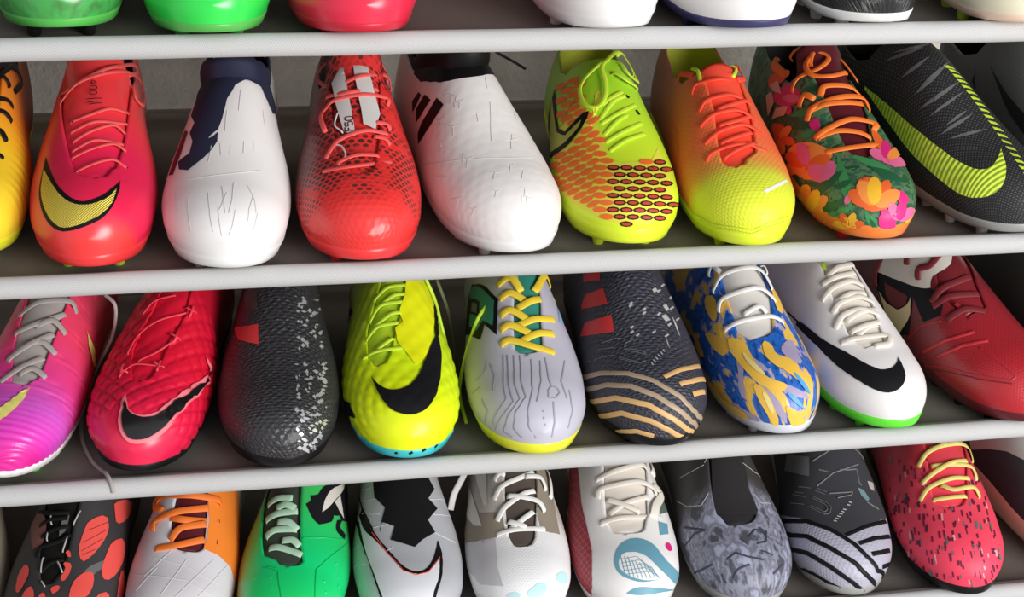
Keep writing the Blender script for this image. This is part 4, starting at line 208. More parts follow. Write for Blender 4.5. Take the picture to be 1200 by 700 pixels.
 'c3':dict(dec=(('bar_mark','red_bar',((0.4,((1357,-456),(1301,-337),(1276,-251),(1262,-174),(1207,-169),(1149,-165),(1182,-255),(1234,-365))),)),('bar_mark','grey_red',((0.4,((1514,-399),(1431,-208),(1383,-198),(1337,-189),(1391,-322))),)),('foil_fleck','silver_flake',((0.5,((556,527),(588,532),(591,580),(564,575))),(0.5,((898,389),(924,422),(933,465),(907,432))),(0.5,((420,933),(423,900),(463,962),(473,1000))),(0.5,((1292,379),(1308,399),(1308,413),(1294,399))),(0.5,((599,442),(629,465),(639,513),(610,489))),(0.5,((1547,456),(1719,618),(1720,632),(1717,632))),(0.5,((479,695),(514,690),(535,752),(506,761))),(0.5,((1353,289),(1383,332),(1389,370),(1357,327))),(0.5,((551,184),(575,189),(554,208),(535,208))),(0.5,((377,752),(396,737),(409,785),(396,795))),(0.5,((551,160),(580,184),(562,222),(532,203))),(0.5,((1324,251),(1344,284),(1346,313),(1328,284))),(0.5,((730,499),(746,504),(746,527),(734,523))),(0.5,((337,761),(364,733),(383,800),(366,823))),(0.5,((1052,375),(1069,389),(1066,408),(1052,394))),(0.5,((746,403),(774,408),(762,437),(738,432))),(0.5,((1269,160),(1281,174),(1274,189),(1264,179))),(0.5,((356,270),(383,279),(369,322),(348,317))),(0.5,((431,484),(449,484),(447,518),(433,523))),(0.5,((792,351),(825,379),(822,422),(792,394))),(0.5,((490,303),(519,332),(516,384),(490,360))),(0.5,((857,379),(891,408),(884,442),(857,418))),(0.5,((983,337),(1006,356),(994,375),(976,360))),(0.5,((1359,146),(1370,169),(1370,198),(1359,174))),(0.5,((758,308),(781,322),(770,346),(746,337))),(0.5,((1152,212),(1164,227),(1154,236),(1141,227))),(0.5,((781,136),(807,141),(781,155),(758,150))),(0.5,((441,690),(479,704),(516,766),(479,747))),(0.5,((637,341),(671,365),(666,408),(634,389))),(0.5,((986,289),(1009,313),(1000,341),(980,322))),(0.5,((292,561),(329,575),(348,656),(316,647))),(0.5,((401,823),(423,819),(455,862),(436,866))),(0.5,((607,570),(647,594),(669,652),(631,628))),(0.5,((305,542),(329,551),(337,604),(318,594))),(0.5,((1231,241),(1246,265),(1243,289),(1231,270))),(0.5,((465,274),(495,274),(471,308),(447,313))),(0.5,((369,842),(391,838),(420,876),(404,881))),(0.5,((939,389),(970,418),(970,461),(939,432))),(0.5,((1326,174),(1337,203),(1339,236),(1326,203))),(0.5,((460,446),(492,475),(503,532),(473,508))),(0.5,((917,146),(930,155),(917,165),(907,160))),(0.5,((1118,136),(1134,150),(1120,160),(1107,150))),(0.5,((441,542),(484,551),(498,623),(460,618))),(0.5,((599,422),(631,437),(631,484),(602,465))),(0.5,((983,360),(1000,384),(1000,408),(986,389))),(0.5,((1423,389),(1464,437),(1482,480),(1435,427))),(0.5,((777,236),(792,255),(785,274),(774,260))),(0.5,((1099,403),(1118,422),(1112,437),(1102,427))),(0.5,((289,527),(318,527),(324,604),(300,604))),(0.5,((952,346),(983,379),(980,418),(949,384))),(0.5,((284,828),(316,804),(361,871),(332,890))),(0.5,((989,274),(1009,303),(1006,337),(989,308))),(0.5,((374,809),(388,785),(404,833),(399,852))),(0.5,((393,752),(417,728),(433,790),(415,809))),(0.5,((818,370),(857,399),(850,442),(815,413))),(0.5,((516,494),(546,504),(551,556),(524,547))),(0.5,((730,146),(754,165),(738,193),(718,174))),(0.5,((500,294),(516,303),(508,332),(498,322))),(0.5,((409,847),(417,814),(449,876),(444,905))),(0.5,((564,150),(591,174),(575,212),(551,193))),(0.5,((1069,327),(1086,337),(1075,346),(1064,341))),(0.5,((1162,193),(1180,217),(1170,241),(1154,217))),(0.5,((750,332),(770,337),(754,351),(738,351))),(0.5,((498,661),(522,652),(532,704),(511,714))),(0.5,((431,451),(447,456),(447,489),(433,484))),(0.5,((254,804),(284,790),(321,842),(294,852))),(0.5,((297,599),(324,609),(340,671),(316,671))),(0.5,((1021,184),(1041,193),(1024,208),(1006,198))),(0.5,((1446,341),(1488,403),(1552,494),(1476,403))),(0.5,((1141,160),(1159,184),(1147,203),(1131,184))),(0.5,((964,203),(989,222),(970,241),(949,227))),(0.5,((1172,179),(1187,189),(1175,203),(1162,193))),(0.5,((583,408),(613,437),(621,480),(597,456))),(0.5,((952,332),(970,341),(958,356),(939,351))),(0.5,((1398,189),(1410,208),(1408,227),(1398,212))),(0.5,((498,322),(524,351),(527,403),(503,375))),(0.5,((1187,346),(1212,375),(1209,408),(1182,375))),(0.5,((1262,341),(1292,375),(1290,403),(1262,370))),(0.5,((1368,179),(1383,203),(1379,222),(1366,203))),(0.5,((785,351),(818,375),(811,413),(781,389))),(0.5,((1344,169),(1359,189),(1350,198),(1342,189))),(0.5,((1348,289),(1368,313),(1366,332),(1348,313))),(0.5,((901,198),(917,227),(914,260),(898,232))),(0.5,((1175,155),(1190,179),(1182,203),(1164,179))),(0.5,((1012,184),(1030,208),(1021,232),(1009,212))),(0.5,((1290,212),(1304,232),(1299,251),(1288,232))),(0.5,((1182,122),(1192,146),(1185,165),(1175,146))),(0.5,((1255,179),(1271,208),(1267,236),(1253,208))),(0.5,((562,227),(588,246),(572,279),(548,265))),(0.5,((342,284),(374,294),(358,351),(332,346))),(0.5,((1348,146),(1359,160),(1355,174),(1344,160))),(0.5,((452,279),(479,289),(465,327),(441,322))),(0.5,((551,1000),(575,995),(580,1000),(559,1000))),(0.5,((562,294),(586,317),(583,360),(562,337))),(0.5,((1012,370),(1041,394),(1032,422),(1006,403))),(0.5,((1281,303),(1299,317),(1288,327),(1274,317))),(0.5,((1047,384),(1075,413),(1077,451),(1047,418))),(0.5,((818,136),(843,150),(822,169),(800,155))),(0.5,((1348,241),(1370,270),(1368,298),(1346,270))),(0.5,((822,251),(843,255),(825,270),(807,265))),(0.5,((241,499),(265,513),(273,580),(254,570))),(0.5,((254,761),(292,728),(321,809),(294,833))),(0.5,((952,379),(986,413),(983,456),(949,422))),(0.5,((1317,126),(1328,146),(1324,165),(1315,150))),(0.5,((1248,270),(1264,294),(1262,317),(1246,294))),(0.5,((385,274),(404,294),(399,332),(383,317))),(0.5,((1374,337),(1398,365),(1404,394),(1383,365))),(0.5,((989,303),(1009,308),(992,322),(973,317))),(0.5,((1299,313),(1319,341),(1322,365),(1304,341))),(0.5,((399,537),(428,551),(436,599),(412,594))),(0.5,((930,246),(949,265),(939,289),(920,270))),(0.5,((516,236),(546,265),(535,313),(506,289))),(0.5,((324,876),(342,862),(377,909),(364,919))),(0.5,((800,217),(818,227),(804,246),(789,236))),(0.5,((774,337),(800,346),(785,370),(762,365))),(0.5,((836,389),(854,399),(850,418),(836,408))),(0.5,((1006,103),(1015,126),(1012,150),(1003,131))),(0.5,((538,260),(570,265),(546,298),(519,298))),(0.5,((864,236),(884,260),(874,284),(857,265))),(0.5,((1470,389),(1498,422),(1504,442),(1484,418))),(0.5,((722,379),(758,394),(742,427),(714,418))),(0.5,((796,346),(815,351),(800,365),(789,360))),(0.5,((548,351),(580,375),(580,422),(551,399))),(0.5,((693,160),(710,174),(697,198),(685,184))),(0.5,((1379,203),(1396,227),(1389,246),(1374,227))),(0.5,((276,695),(308,671),(329,757),(302,785))),(0.5,((201,709),(241,671),(270,785),(238,809))),(0.5,((412,718),(441,704),(460,766),(436,776))),(0.5,((567,399),(599,422),(605,470),(578,446))),(0.5,((1069,360),(1096,389),(1094,418),(1069,394))),(0.5,((917,241),(936,265),(930,294),(911,270))),(0.5,((758,418),(789,427),(774,451),(750,446))),(0.5,((1224,284),(1243,308),(1236,327),(1219,308))),(0.5,((946,217),(964,227),(949,241),(933,232))),(0.5,((578,589),(618,604),(637,666),(599,656))),(0.5,((423,885),(444,871),(490,928),(476,943))),(0.5,((481,704),(519,704),(548,771),(514,766))),(0.5,((465,270),(487,294),(481,337),(463,313))),(0.5,((1217,356),(1231,379),(1234,399),(1219,379))),(0.5,((313,389),(350,403),(345,489),(313,480))),(0.5,((807,141),(825,150),(807,160),(796,155))),(0.5,((452,289),(473,322),(473,365),(455,341))),(0.5,((901,122),(920,131),(901,146),(881,136))),(0.5,((1267,131),(1278,146),(1271,160),(1260,146))),(0.5,((540,628),(567,623),(575,675),(551,675))),(0.5,((1383,189),(1398,217),(1400,251),(1383,217))),(0.5,((308,714),(326,704),(340,752),(324,766))),(0.5,((697,146),(722,169),(701,203),(682,179))),(0.5,((401,737),(439,728),(473,800),(439,800))),(0.5,((492,766),(511,766),(527,800),(514,800)))))),
  str=(),
  lace=()),
 'c4':dict(throat=((245,-217,-217),(276,-279,-107),(290,-308,-95),(349,-308,-45),(394,-308,-10),(429,-269,17),(482,-212,50),(549,-149,93),(558,-141,93)),
  dec=(('smooth_panel','yellow_panel',((0.4,((1482,93),(1488,126),(1500,174),(1531,251),(1636,399),(1648,422),(1639,422),(1623,422),(1610,432),(1599,446),(1584,461),(1566,470),(1545,480),(1518,480),(1448,418),(1413,394),(1372,370),(1335,346),(1306,332),(1278,317),(1248,303),(1219,289),(1190,270),(1157,251),(1123,232),(1088,212),(1058,193),(1030,174),(997,141),(980,107),(970,88),(989,74),(1015,55),(1041,36),(1064,21),(1083,2),(1102,-12),(1123,-26),(1147,-36),(1172,-36),(1197,-41),(1214,-41),(1229,-12),(1246,17),(1262,12),(1285,2),(1310,2),(1326,12),(1346,26),(1366,41),(1385,55),(1406,64),(1427,69),(1450,79),(1468,88))),)),('swoosh','black_soft',((0.8,((927,-298),(884,-279),(822,-251),(789,-227),(758,-198),(734,-165),(722,-126),(718,-88),(722,-50),(734,-17),(754,17),(785,45),(815,69),(850,93),(891,117),(936,141),(964,155),(997,169),(1032,189),(1066,208),(1096,227),(1120,241),(1157,270),(1187,298),(1217,327),(1238,351),(1222,356),(1197,360),(1164,365),(1128,365),(1099,360),(1066,356),(1030,351),(992,346),(955,341),(917,337),(871,327),(822,317),(777,308),(738,303),(697,298),(650,289),(605,274),(562,260),(524,241),(476,198),(441,141),(417,79),(409,12),(415,-50),(433,-112),(460,-165),(492,-208),(540,-241),(575,-251),(615,-260),(658,-270),(701,-274),(742,-279),(792,-284),(847,-289),(898,-294))),)),('side_stripe','black_soft',((0.8,((1647,422),(1632,418),(1599,446),(1564,470),(1518,480),(1470,484),(1370,413),(1301,384),(1241,370),(1202,317),(1267,332),(1333,351),(1413,394),(1490,437),(1567,465),(1603,442))),)),('side_spike','black_soft',((0.4,((1030,-838),(860,-661),(781,-685),(714,-728),(894,-857))),(0.4,((1720,-666),(1720,-704),(1480,-504),(1603,-704),(1720,-742)))))),
  str=(('sole_dash','black',2.4,0.5,(((209,-1000),(169,-976)),((16,-1000),(35,957)),((166,967),(214,933)),((358,967),(396,933)))),),
  lace=(('lime_lace',3.2,1.2,1.5,(((1096,-365),(1091,-198),(1096,21)),((1195,-317),(1236,-184),(1241,-7)),((1285,-270),(1342,-150),(1350,41)),((1391,-236),(1423,-88),(1437,84)),((1104,-212),(1157,-60)),((1243,-246),(1283,-74),(1294,12)),((1348,-179),(1379,-36),(1389,64)))),)),
 'c5':dict(throat=((264,-31,-31),(286,-122,66),(293,-120,98),(378,-107,119),(386,-104,122),(463,-79,160),(471,-70,165),(511,-26,167),(530,-26,169)),
  dec=(('side_panel','black',((0.4,((1720,-566),(1643,-494),(1518,-365),(1437,-289),(1376,-222),(1333,-232),(1288,-236),(1241,-251),(1190,-260),(1241,-317),(1299,-375),(1264,-403),(1229,-437),(1313,-532),(1550,-800),(1619,-800),(1661,-761),(1694,-723),(1720,-685),(1720,-623))),(1.1,((1647,-609),(1462,-427),(1381,-442),(1535,-613))))),('side_panel','teal',((0.8,((1720,-589),(1508,-384),(1437,-317),(1383,-260),(1342,-270),(1297,-274),(1253,-289),(1331,-389),(1310,-465),(1452,-613),(1516,-623),(1575,-623),(1636,-623),(1693,-618))),)),('side_panel','grey_mid',((1.4,((1566,-556),(1472,-461),(1419,-465),(1510,-566))),)),('side_mark','pale_blue',((0.4,((1518,413),(1484,442),(1450,465),(1408,480),(1328,442),(1283,332),(1359,384),(1456,461),(1488,437))),))),
  str=(('circuit_line','circuit_grey',1.6,0.35,(((1038,-189),(976,-198),(907,-212),(829,-232),(750,-255),(669,-274),(586,-294),(548,-389),(527,-504),(527,-623),(548,-842)),((1024,-136),(967,-146),(907,-155),(836,-174),(762,-193),(679,-198),(591,-208),(543,-289),(506,-384),(481,-499),(449,-628),(447,-776),(353,-823)),((1018,-88),(949,-93),(867,-107),(777,-126),(687,-131),(594,-136),(516,-241),(457,-375),(399,-475),(353,-623),(235,-780)),((1047,-222),(986,-236),(920,-251),(847,-274),(770,-303),(645,-351),(615,-437),(594,-532),(594,-642),(583,-780)),((1024,-360),(917,-351),(854,-384),(789,-432)),((661,98),(580,103),(583,179),(658,227),(706,189),(706,131),(661,98)),((997,107),(939,112),(874,112),(804,112),(706,136)),((980,-7),(914,-12),(836,-21),(754,-36),(669,-45),(591,-79),(511,-122),(436,-179),(332,-241),(230,-356),(78,-656)),((1018,313),(952,289),(878,265),(796,241),(710,279),(623,337)),((970,60),(911,55),(840,45),(766,41),(687,17),(607,-2),(524,-31)),((989,-585),(989,-446),(1058,-384)),((952,-704),(911,-556)),((734,346),(666,379),(597,422),(538,489),(441,551),(361,671)),((535,160),(455,179),(372,217),(292,284),(198,379),(123,690)),((417,21),(399,31)),((334,26),(310,36)),((249,55),(222,74)),((815,-613),(693,-656),(682,-819)))),),
  lace=(('yellow_lace',6.2,1.6,1.8,(((1123,-236),(1128,-146),(1075,2),(1052,208)),((1107,-79),(1154,64),(1182,236)),((1207,-222),(1212,-131),(1152,17)),((1202,-103),(1236,60),(1281,279)),((1288,-212),(1292,-117),(1231,12)),((1297,-64),(1337,84),(1476,446)),((1376,-212),(1379,-107),(1331,12)),((1450,-222),(1454,-93),(1381,-17)),((1389,107),(1520,279),(1543,413)))),)),
 'c6':dict(dec=(('bar_mark','red_bar',((0.4,((1494,-585),(1494,-513),(1423,-399),(1383,-298),(1337,-289),(1290,-279),(1322,-365),(1374,-461),(1466,-580))),(0.4,((1348,-661),(1350,-551),(1283,-442),(1246,-351),(1224,-265),(1177,-265),(1126,-270),(1152,-351),(1187,-437),(1243,-532))),(0.4,((1612,-494),(1533,-399),(1486,-313),(1435,-322),(1490,-413),(1573,-508))))),('knit_fleck','grey_light',((0.4,((1238,-103),(1248,-74),(1241,-60),(1231,-93))),(0.4,((1238,255),(1276,317),(1283,346),(1236,270))),(0.4,((1317,303),(1387,413),(1381,418),(1319,327))),(0.4,((1306,112),(1324,150),(1319,165),(1299,122))),(0.4,((1306,155),(1326,198),(1326,217),(1299,165))),(0.4,((1066,26),(1080,55),(1075,64),(1055,31))),(0.4,((1055,-103),(1066,-74),(1058,-64),(1044,-93))),(0.4,((1444,394),(1448,394),(1442,399),(1435,399))),(0.4,((1044,122),(1066,160),(1061,174),(1035,131))),(0.4,((1187,294),(1226,356),(1236,389),(1185,308))),(0.4,((1200,-7),(1212,17),(1204,26),(1192,-2))),(0.4,((1177,103),(1195,136),(1190,150),(1170,112))),(0.4,((1083,-141),(1094,-112),(1083,-103),(1072,-131))),(0.4,((1128,179),(1149,217),(1147,236),(1120,193))),(0.4,((1112,-131),(1123,-103),(1112,-93),(1102,-122))),(0.4,((1299,117),(1317,155),(1315,174),(1294,131))),(0.4,((1468,379),(1474,379),(1466,384),(1462,384))),(0.4,((1180,-12),(1192,12),(1185,21),(1172,-2))),(0.4,((1229,-107),(1236,-79),(1229,-69),(1219,-98))),(0.4,((1359,370),(1391,413),(1385,418),(1376,413))),(0.4,((1350,227),(1389,294),(1404,337),(1348,241))),(0.4,((1238,184),(1257,232),(1231,251),(1212,208))),(0.4,((1175,141),(1192,193),(1167,227),(1147,174))),(0.4,((1202,260),(1167,289),(1072,294),(1126,270))),(0.4,((1047,136),(992,141),(946,146),(992,131)))))),
  str=(('stripe','tan_stripe',4.6,0.5,(((1207,-895),(1058,-723),(986,-618),(936,-532),(874,-446),(822,-370),(777,-294),(734,-246),(697,-193),(658,-141),(623,-88),(570,-36),(522,21),(479,103),(447,203),(404,332),(396,508),(447,709),(599,895)),((1123,-924),(973,-766),(878,-642),(815,-542),(754,-475),(701,-408),(655,-341),(602,-298),(548,-246),(500,-189),(455,-122),(401,-55),(350,17),(310,131),(286,289),(281,484),(321,695),(444,871),(559,971)))),('stripe','gold_stripe',4.6,0.5,(((1066,-986),(901,-833),(792,-723),(726,-642),(671,-570),(597,-513),(527,-456),(460,-389),(399,-303),(329,-246),(267,-150),(206,-7),(160,241),(187,632),(308,866),(484,1000)),((898,-1000),(706,-833),(621,-757),(548,-680),(471,-647),(396,-609),(318,-570),(243,-504),(152,-484),(45,-585),(48,790),(182,928),(321,1000)),((637,-1000),(487,-914),(364,-847),(265,-857),(163,-885)),((653,17),(697,107),(750,198),(811,322),(936,513)),((583,179),(674,346),(854,594)),((535,394),(706,599)))),('lettering','grey_mid',0.7,0.35,(((1107,-408),(1091,-341),(1080,-274),(1064,-222)),((1061,-547),(1018,-437),(973,-332)),((1094,-465),(1055,-384),(1027,-308)),((1021,-203),(1030,-122),(1021,-60)),((997,-222),(1018,-198)),((983,-227),(958,-150),(914,-64)),((970,-227),(939,-155),(891,-60)),((943,-294),(904,-246),(864,-193),(829,-141),(836,-88)),((930,-303),(874,-227),(825,-155)),((1139,-671),(1077,-570)))),('lettering','grey_light',1.2,0.35,(((807,-50),(781,-41)),((833,-26),(807,-12)),((857,-2),(833,7)),((881,21),(860,36)),((907,50),(884,60)),((930,74),(911,88))))),
  lace=()),
 'c7':dict(throat=((253,-165,-165),(272,-207,55),(300,-270,83),(370,-255,155),(389,-251,170),(481,-259,246),(489,-260,249),(561,-277,279),(567,-279,279)),
  dec=(('camo_print','camo_lavender',((0.35,((943,-394),(874,-389),(822,-413),(785,-465),(738,-518),(685,-575),(658,-632),(661,-685),(687,-685),(734,-637),(774,-589),(800,-527),(854,-470),(933,-418))),(0.4,((706,-375),(634,-375),(548,-365),(449,-346),(340,-356),(219,-432),(128,-675),(104,-871),(142,-857),(241,-671),(348,-547),(455,-465),(567,-418),(685,-389))),(0.45,((924,74),(983,179),(986,246),(914,241),(836,236),(766,246),(730,208),(738,131),(781,74),(860,41))),(0.5,((519,-126),(473,-50),(428,36),(391,179),(366,308),(342,399),(310,322),(305,84),(334,-60),(380,-155),(439,-189),(508,-169))),(0.55,((818,-857),(645,-804),(527,-819),(463,-890),(484,-957),(586,-1000),(701,-971),(766,-933),(843,-914))),(0.6,((1041,-375),(949,-298),(850,-236),(742,-189),(690,-189),(701,-236),(758,-289),(854,-346),(952,-384),(1044,-403))))),('camo_print','camo_yellow',((0.65,((1096,-341),(1050,-274),(992,-241),(911,-246),(822,-255),(738,-265),(671,-260),(623,-241),(564,-189),(500,-93),(452,-74),(417,-150),(436,-251),(508,-341),(597,-389),(690,-403),(785,-403),(884,-408),(961,-413),(1015,-418),(1064,-408),(1102,-384))),(0.7,((976,-64),(958,-31),(924,-12),(857,-17),(811,7),(792,74),(742,131),(661,179),(578,232),(498,289),(463,274),(481,179),(530,88),(605,12),(666,-31),(710,-79),(762,-107),(822,-126),(888,-117),(955,-93))),(0.75,((645,-422),(583,-394),(500,-399),(399,-461),(302,-575),(225,-776),(219,-895),(254,-947),(292,-914),(334,-804),(399,-695),(479,-609),(559,-537),(637,-470))),(0.8,((227,-241),(131,-88),(70,456),(136,800),(187,895),(203,971),(131,981),(11,947),(56,-885),(86,-776),(136,-504),(225,-327))),(0.85,((1276,-561),(1212,-499),(1157,-456),(1096,-432),(1055,-442),(1032,-480),(1038,-513),(1077,-537),(1128,-561),(1192,-580),(1246,-589),(1288,-589))),(0.9,((1202,-928),(1077,-862),(997,-852),(939,-881),(825,-862),(693,-842),(610,-866),(575,-928),(602,-967),(693,-986),(789,-1000),(881,-1000),(986,-1000),(1094,-1000),(1187,-1000),(1262,-1000))),(0.95,((1435,-446),(1398,-389),(1357,-365),(1304,-379),(1271,-403),(1262,-437),(1283,-461),(1337,-480),(1391,-489),(1431,-475))),(1,((1423,332),(1381,346),(1335,370),(1226,294),(1185,246),(1195,198),(1255,198),(1310,227),(1374,274))),(1.05,((1454,-733),(1406,-709),(1328,-695),(1234,-709),(1212,-737),(1253,-766),(1326,-771),(1431,-757))))),('camo_print','camo_pale',((1.1,((524,-432),(476,-427),(409,-461),(332,-551),(300,-632),(308,-685),(342,-656),(401,-575),(463,-508),(519,-461))),(1.15,((939,-298),(850,-274),(762,-255),(682,-246),(658,-255),(693,-284),(746,-308),(822,-322),(891,-327),(952,-313))))),('camo_print','camo_light',((1.2,((383,-93),(324,-2),(259,122),(193,375),(179,480),(174,279),(206,84),(262,-36),(318,-103),(383,-122))),(1.25,((613,84),(554,150),(484,236),(412,356),(388,375),(404,246),(471,136),(586,74)))))),
  str=(),
  lace=(('white_lace',4.2,1.6,2.4,(((1172,-389),(1147,-198),(1141,60),(1126,227)),((1288,-379),(1317,-294),(1297,-107),(1299,69),(1255,236)),((1404,-379),(1417,-227),(1402,-7),(1400,155),(1328,255)),((1182,-150),(1202,7),(1167,60)),((1496,-370),(1506,-294),(1452,-251)),((1482,294),(1472,308),(1444,322)))),)),
 'c8':dict(throat=((218,-131,-131),(240,-162,98),(278,-217,117),(343,-204,150),(375,-198,173),(460,-202,236),(471,-203,239),(554,-179,263),(560,-179,265)),
  dec=(('swoosh','black_soft',((0.7,((1541,-685),(1520,-675),(1490,-661),(1456,-642),(1417,-618),(1381,-599),(1342,-575),(1315,-561),(1285,-547),(1257,-532),(1229,-518),(1202,-504),(1175,-489),(1149,-470),(1123,-451),(1096,-432),(1069,-413),(1044,-394),(1018,-375),(994,-356),(970,-337),(939,-322),(911,-303),(881,-289),(850,-274),(822,-260),(796,-246),(762,-227),(734,-203),(710,-184),(687,-160),(671,-117),(669,-69),(671,-26),(697,21),(730,69),(796,122),(766,117),(722,117),(671,112),(626,107),(559,93),(498,55),(460,17),(425,-31),(401,-93),(391,-165),(393,-236),(409,-303),(431,-346),(457,-379),(492,-408),(532,-432),(564,-442),(599,-451),(634,-461),(671,-465),(710,-470),(746,-480),(774,-484),(804,-489),(836,-499),(867,-504),(898,-513),(930,-523),(958,-527),(986,-532),(1012,-537),(1041,-542),(1069,-551),(1099,-556),(1126,-561),(1154,-570),(1180,-580),(1209,-594),(1238,-604),(1267,-613),(1294,-623),(1324,-632),(1353,-642),(1381,-652),(1413,-661),(1444,-671),(1474,-675),(1502,-680),(1521,-680))),)),('side_mark','lime_flat',((0.4,((1498,-189),(1490,-141),(1440,-150),(1456,-179))),))),
  str=(('swoosh_edge','black_soft',1.8,0.35,(((1531,-680),(1466,-656),(1398,-623),(1333,-594),(1267,-566),(1209,-542),(1152,-513)),)),),
  lace=(('cream_lace',5,1.6,2,(((1052,-337),(1024,-184),(1009,126),(939,107),(930,-45)),((1154,-313),(1192,-174),(1197,2),(1175,198)),((1080,-184),(1091,-31),(1120,155)),((1238,-274),(1262,-150),(1269,31),(1255,212)),((1159,-169),(1182,-7),(1207,203)),((1335,-317),(1346,-174),(1353,12),(1339,174)),((1276,-203),(1290,-36),(1301,160)),((1402,-260),(1389,-103),(1415,160)),((1417,-179),(1431,-31),(1492,260)),((1044,-136),(1080,-21),(1099,103)))),)),
 'c9':dict(throat=((325,-193,-193),(332,-202,26),(389,-279,61),(417,-280,79),(464,-284,142),(534,-205,236),(549,-189,236)),
  dec=(('side_panel','black_soft',((0.4,((1720,-508),(1720,-532),(1720,-561),(1703,-580),(1647,-551),(1590,-527),(1531,-489),(1480,-451),(1431,-399),(1385,-351),(1342,-322),(1299,-289),(1271,-346),(1246,-408),(1278,-489),(1319,-570),(1366,-551),(1408,-532),(1452,-518),(1433,-570),(1417,-628),(1404,-695),(1396,-780),(1478,-876),(1516,-838),(1552,-804),(1592,-761),(1630,-733),(1670,-704),(1707,-675),(1720,-632),(1720,-589),(1720,-547))),)),('tongue_panel','offwhite',((0.9,((1720,-489),(1720,-484),(1720,-480),(1720,-475),(1720,-465),(1720,-456),(1720,-446),(1720,-437),(1714,-422),(1693,-403),(1670,-384),(1647,-365),(1623,-346),(1601,-322),(1579,-294),(1560,-265),(1541,-236),(1523,-208),(1510,-179),(1496,-146),(1486,-112),(1478,-79),(1472,-50),(1468,-21),(1466,2),(1464,26),(1452,7),(1433,-12),(1415,-45),(1402,-79),(1398,-122),(1398,-165),(1404,-212),(1408,-251),(1413,-284),(1406,-317),(1394,-337),(1385,-346),(1394,-365),(1408,-389),(1435,-422),(1452,-437),(1472,-456),(1494,-475),(1518,-489),(1543,-504),(1567,-518),(1586,-527),(1614,-542),(1641,-551),(1665,-561),(1686,-566),(1705,-575),(1720,-580),(1720,-570),(1720,-556),(1720,-537),(1720,-518),(1720,-499))),)),('side_patch','dark_red',((0.9,((1656,-604),(1638,-599),(1614,-594),(1584,-585),(1556,-575),(1527,-566),(1500,-551),(1484,-547),(1478,-570),(1474,-599),(1502,-642),(1529,-680),(1552,-685),(1582,-690),(1608,-680),(1623,-666),(1636,-642),(1647,-618))),)),('swoosh','cream_gold',((1.1,((1673,-680),(1661,-685),(1643,-695),(1621,-704),(1601,-709),(1569,-699),(1541,-690),(1518,-680),(1492,-642),(1468,-594),(1462,-556),(1464,-527),(1458,-542),(1448,-556),(1440,-580),(1429,-599),(1423,-623),(1425,-661),(1431,-699),(1442,-742),(1460,-819),(1476,-866),(1492,-871),(1512,-871),(1533,-866),(1556,-847),(1566,-833),(1579,-814),(1594,-790),(1610,-766),(1625,-742),(1641,-723),(1654,-704),(1665,-690))),))),
  str=(('ridge','red_ridge',4,1.6,(((1250,-795),(1200,-690),(1159,-594),(1128,-504),(1099,-437),(1077,-370),(1058,-308),(1044,-236)),((1139,-723),(1102,-647),(1072,-570),(1047,-504),(1027,-432),(994,-356),(967,-270),(943,-189)),((1209,-375),(1197,-289),(1192,-203),(1236,-227)))),('ridge','red_ridge',1.4,0.8,(((1299,-981),(1226,-914),(1157,-847),(1096,-790),(1041,-733),(983,-695),(927,-656),(864,-618),(807,-585),(754,-547),(701,-513),(647,-475),(594,-432),(540,-384),(543,-294),(613,-289),(679,-284),(742,-279),(811,-289),(874,-298),(936,-313)),((1391,-809),(1355,-699),(1328,-618),(1288,-556),(1255,-499),(1226,-437)))),('ridge','dark_red',1,0.6,(((1292,-1000),(1224,-947),(1144,-876),(1072,-814),(1009,-757),(949,-714),(891,-675),(829,-637),(770,-609),(706,-566),(639,-523),(572,-475),(503,-418)),))),
  lace=(('maroon_lace',6,1.6,2.2,(((1720,-475),(1720,-589),(1701,-675)),((1586,-341),(1566,-399)),((1468,-403),(1488,-341),(1454,-251),(1466,-126)),((1337,-418),(1331,-251),(1326,55)),((1315,-427),(1276,-241),(1229,31)),((1200,-389),(1177,-189),(1128,-12)))),)),
 'c10':dict(dec=(),
  str=(),
  lace=()),
 'd0':dict(dec=(),
  str=(),
  lace=()),
 'd1':dict(throat=((181,-45,-45),(215,-131,12),(229,-141,36),(304,-195,41),(308,-198,41),(382,-230,41),(394,-236,43),(466,-298,60),(487,-317,60)),
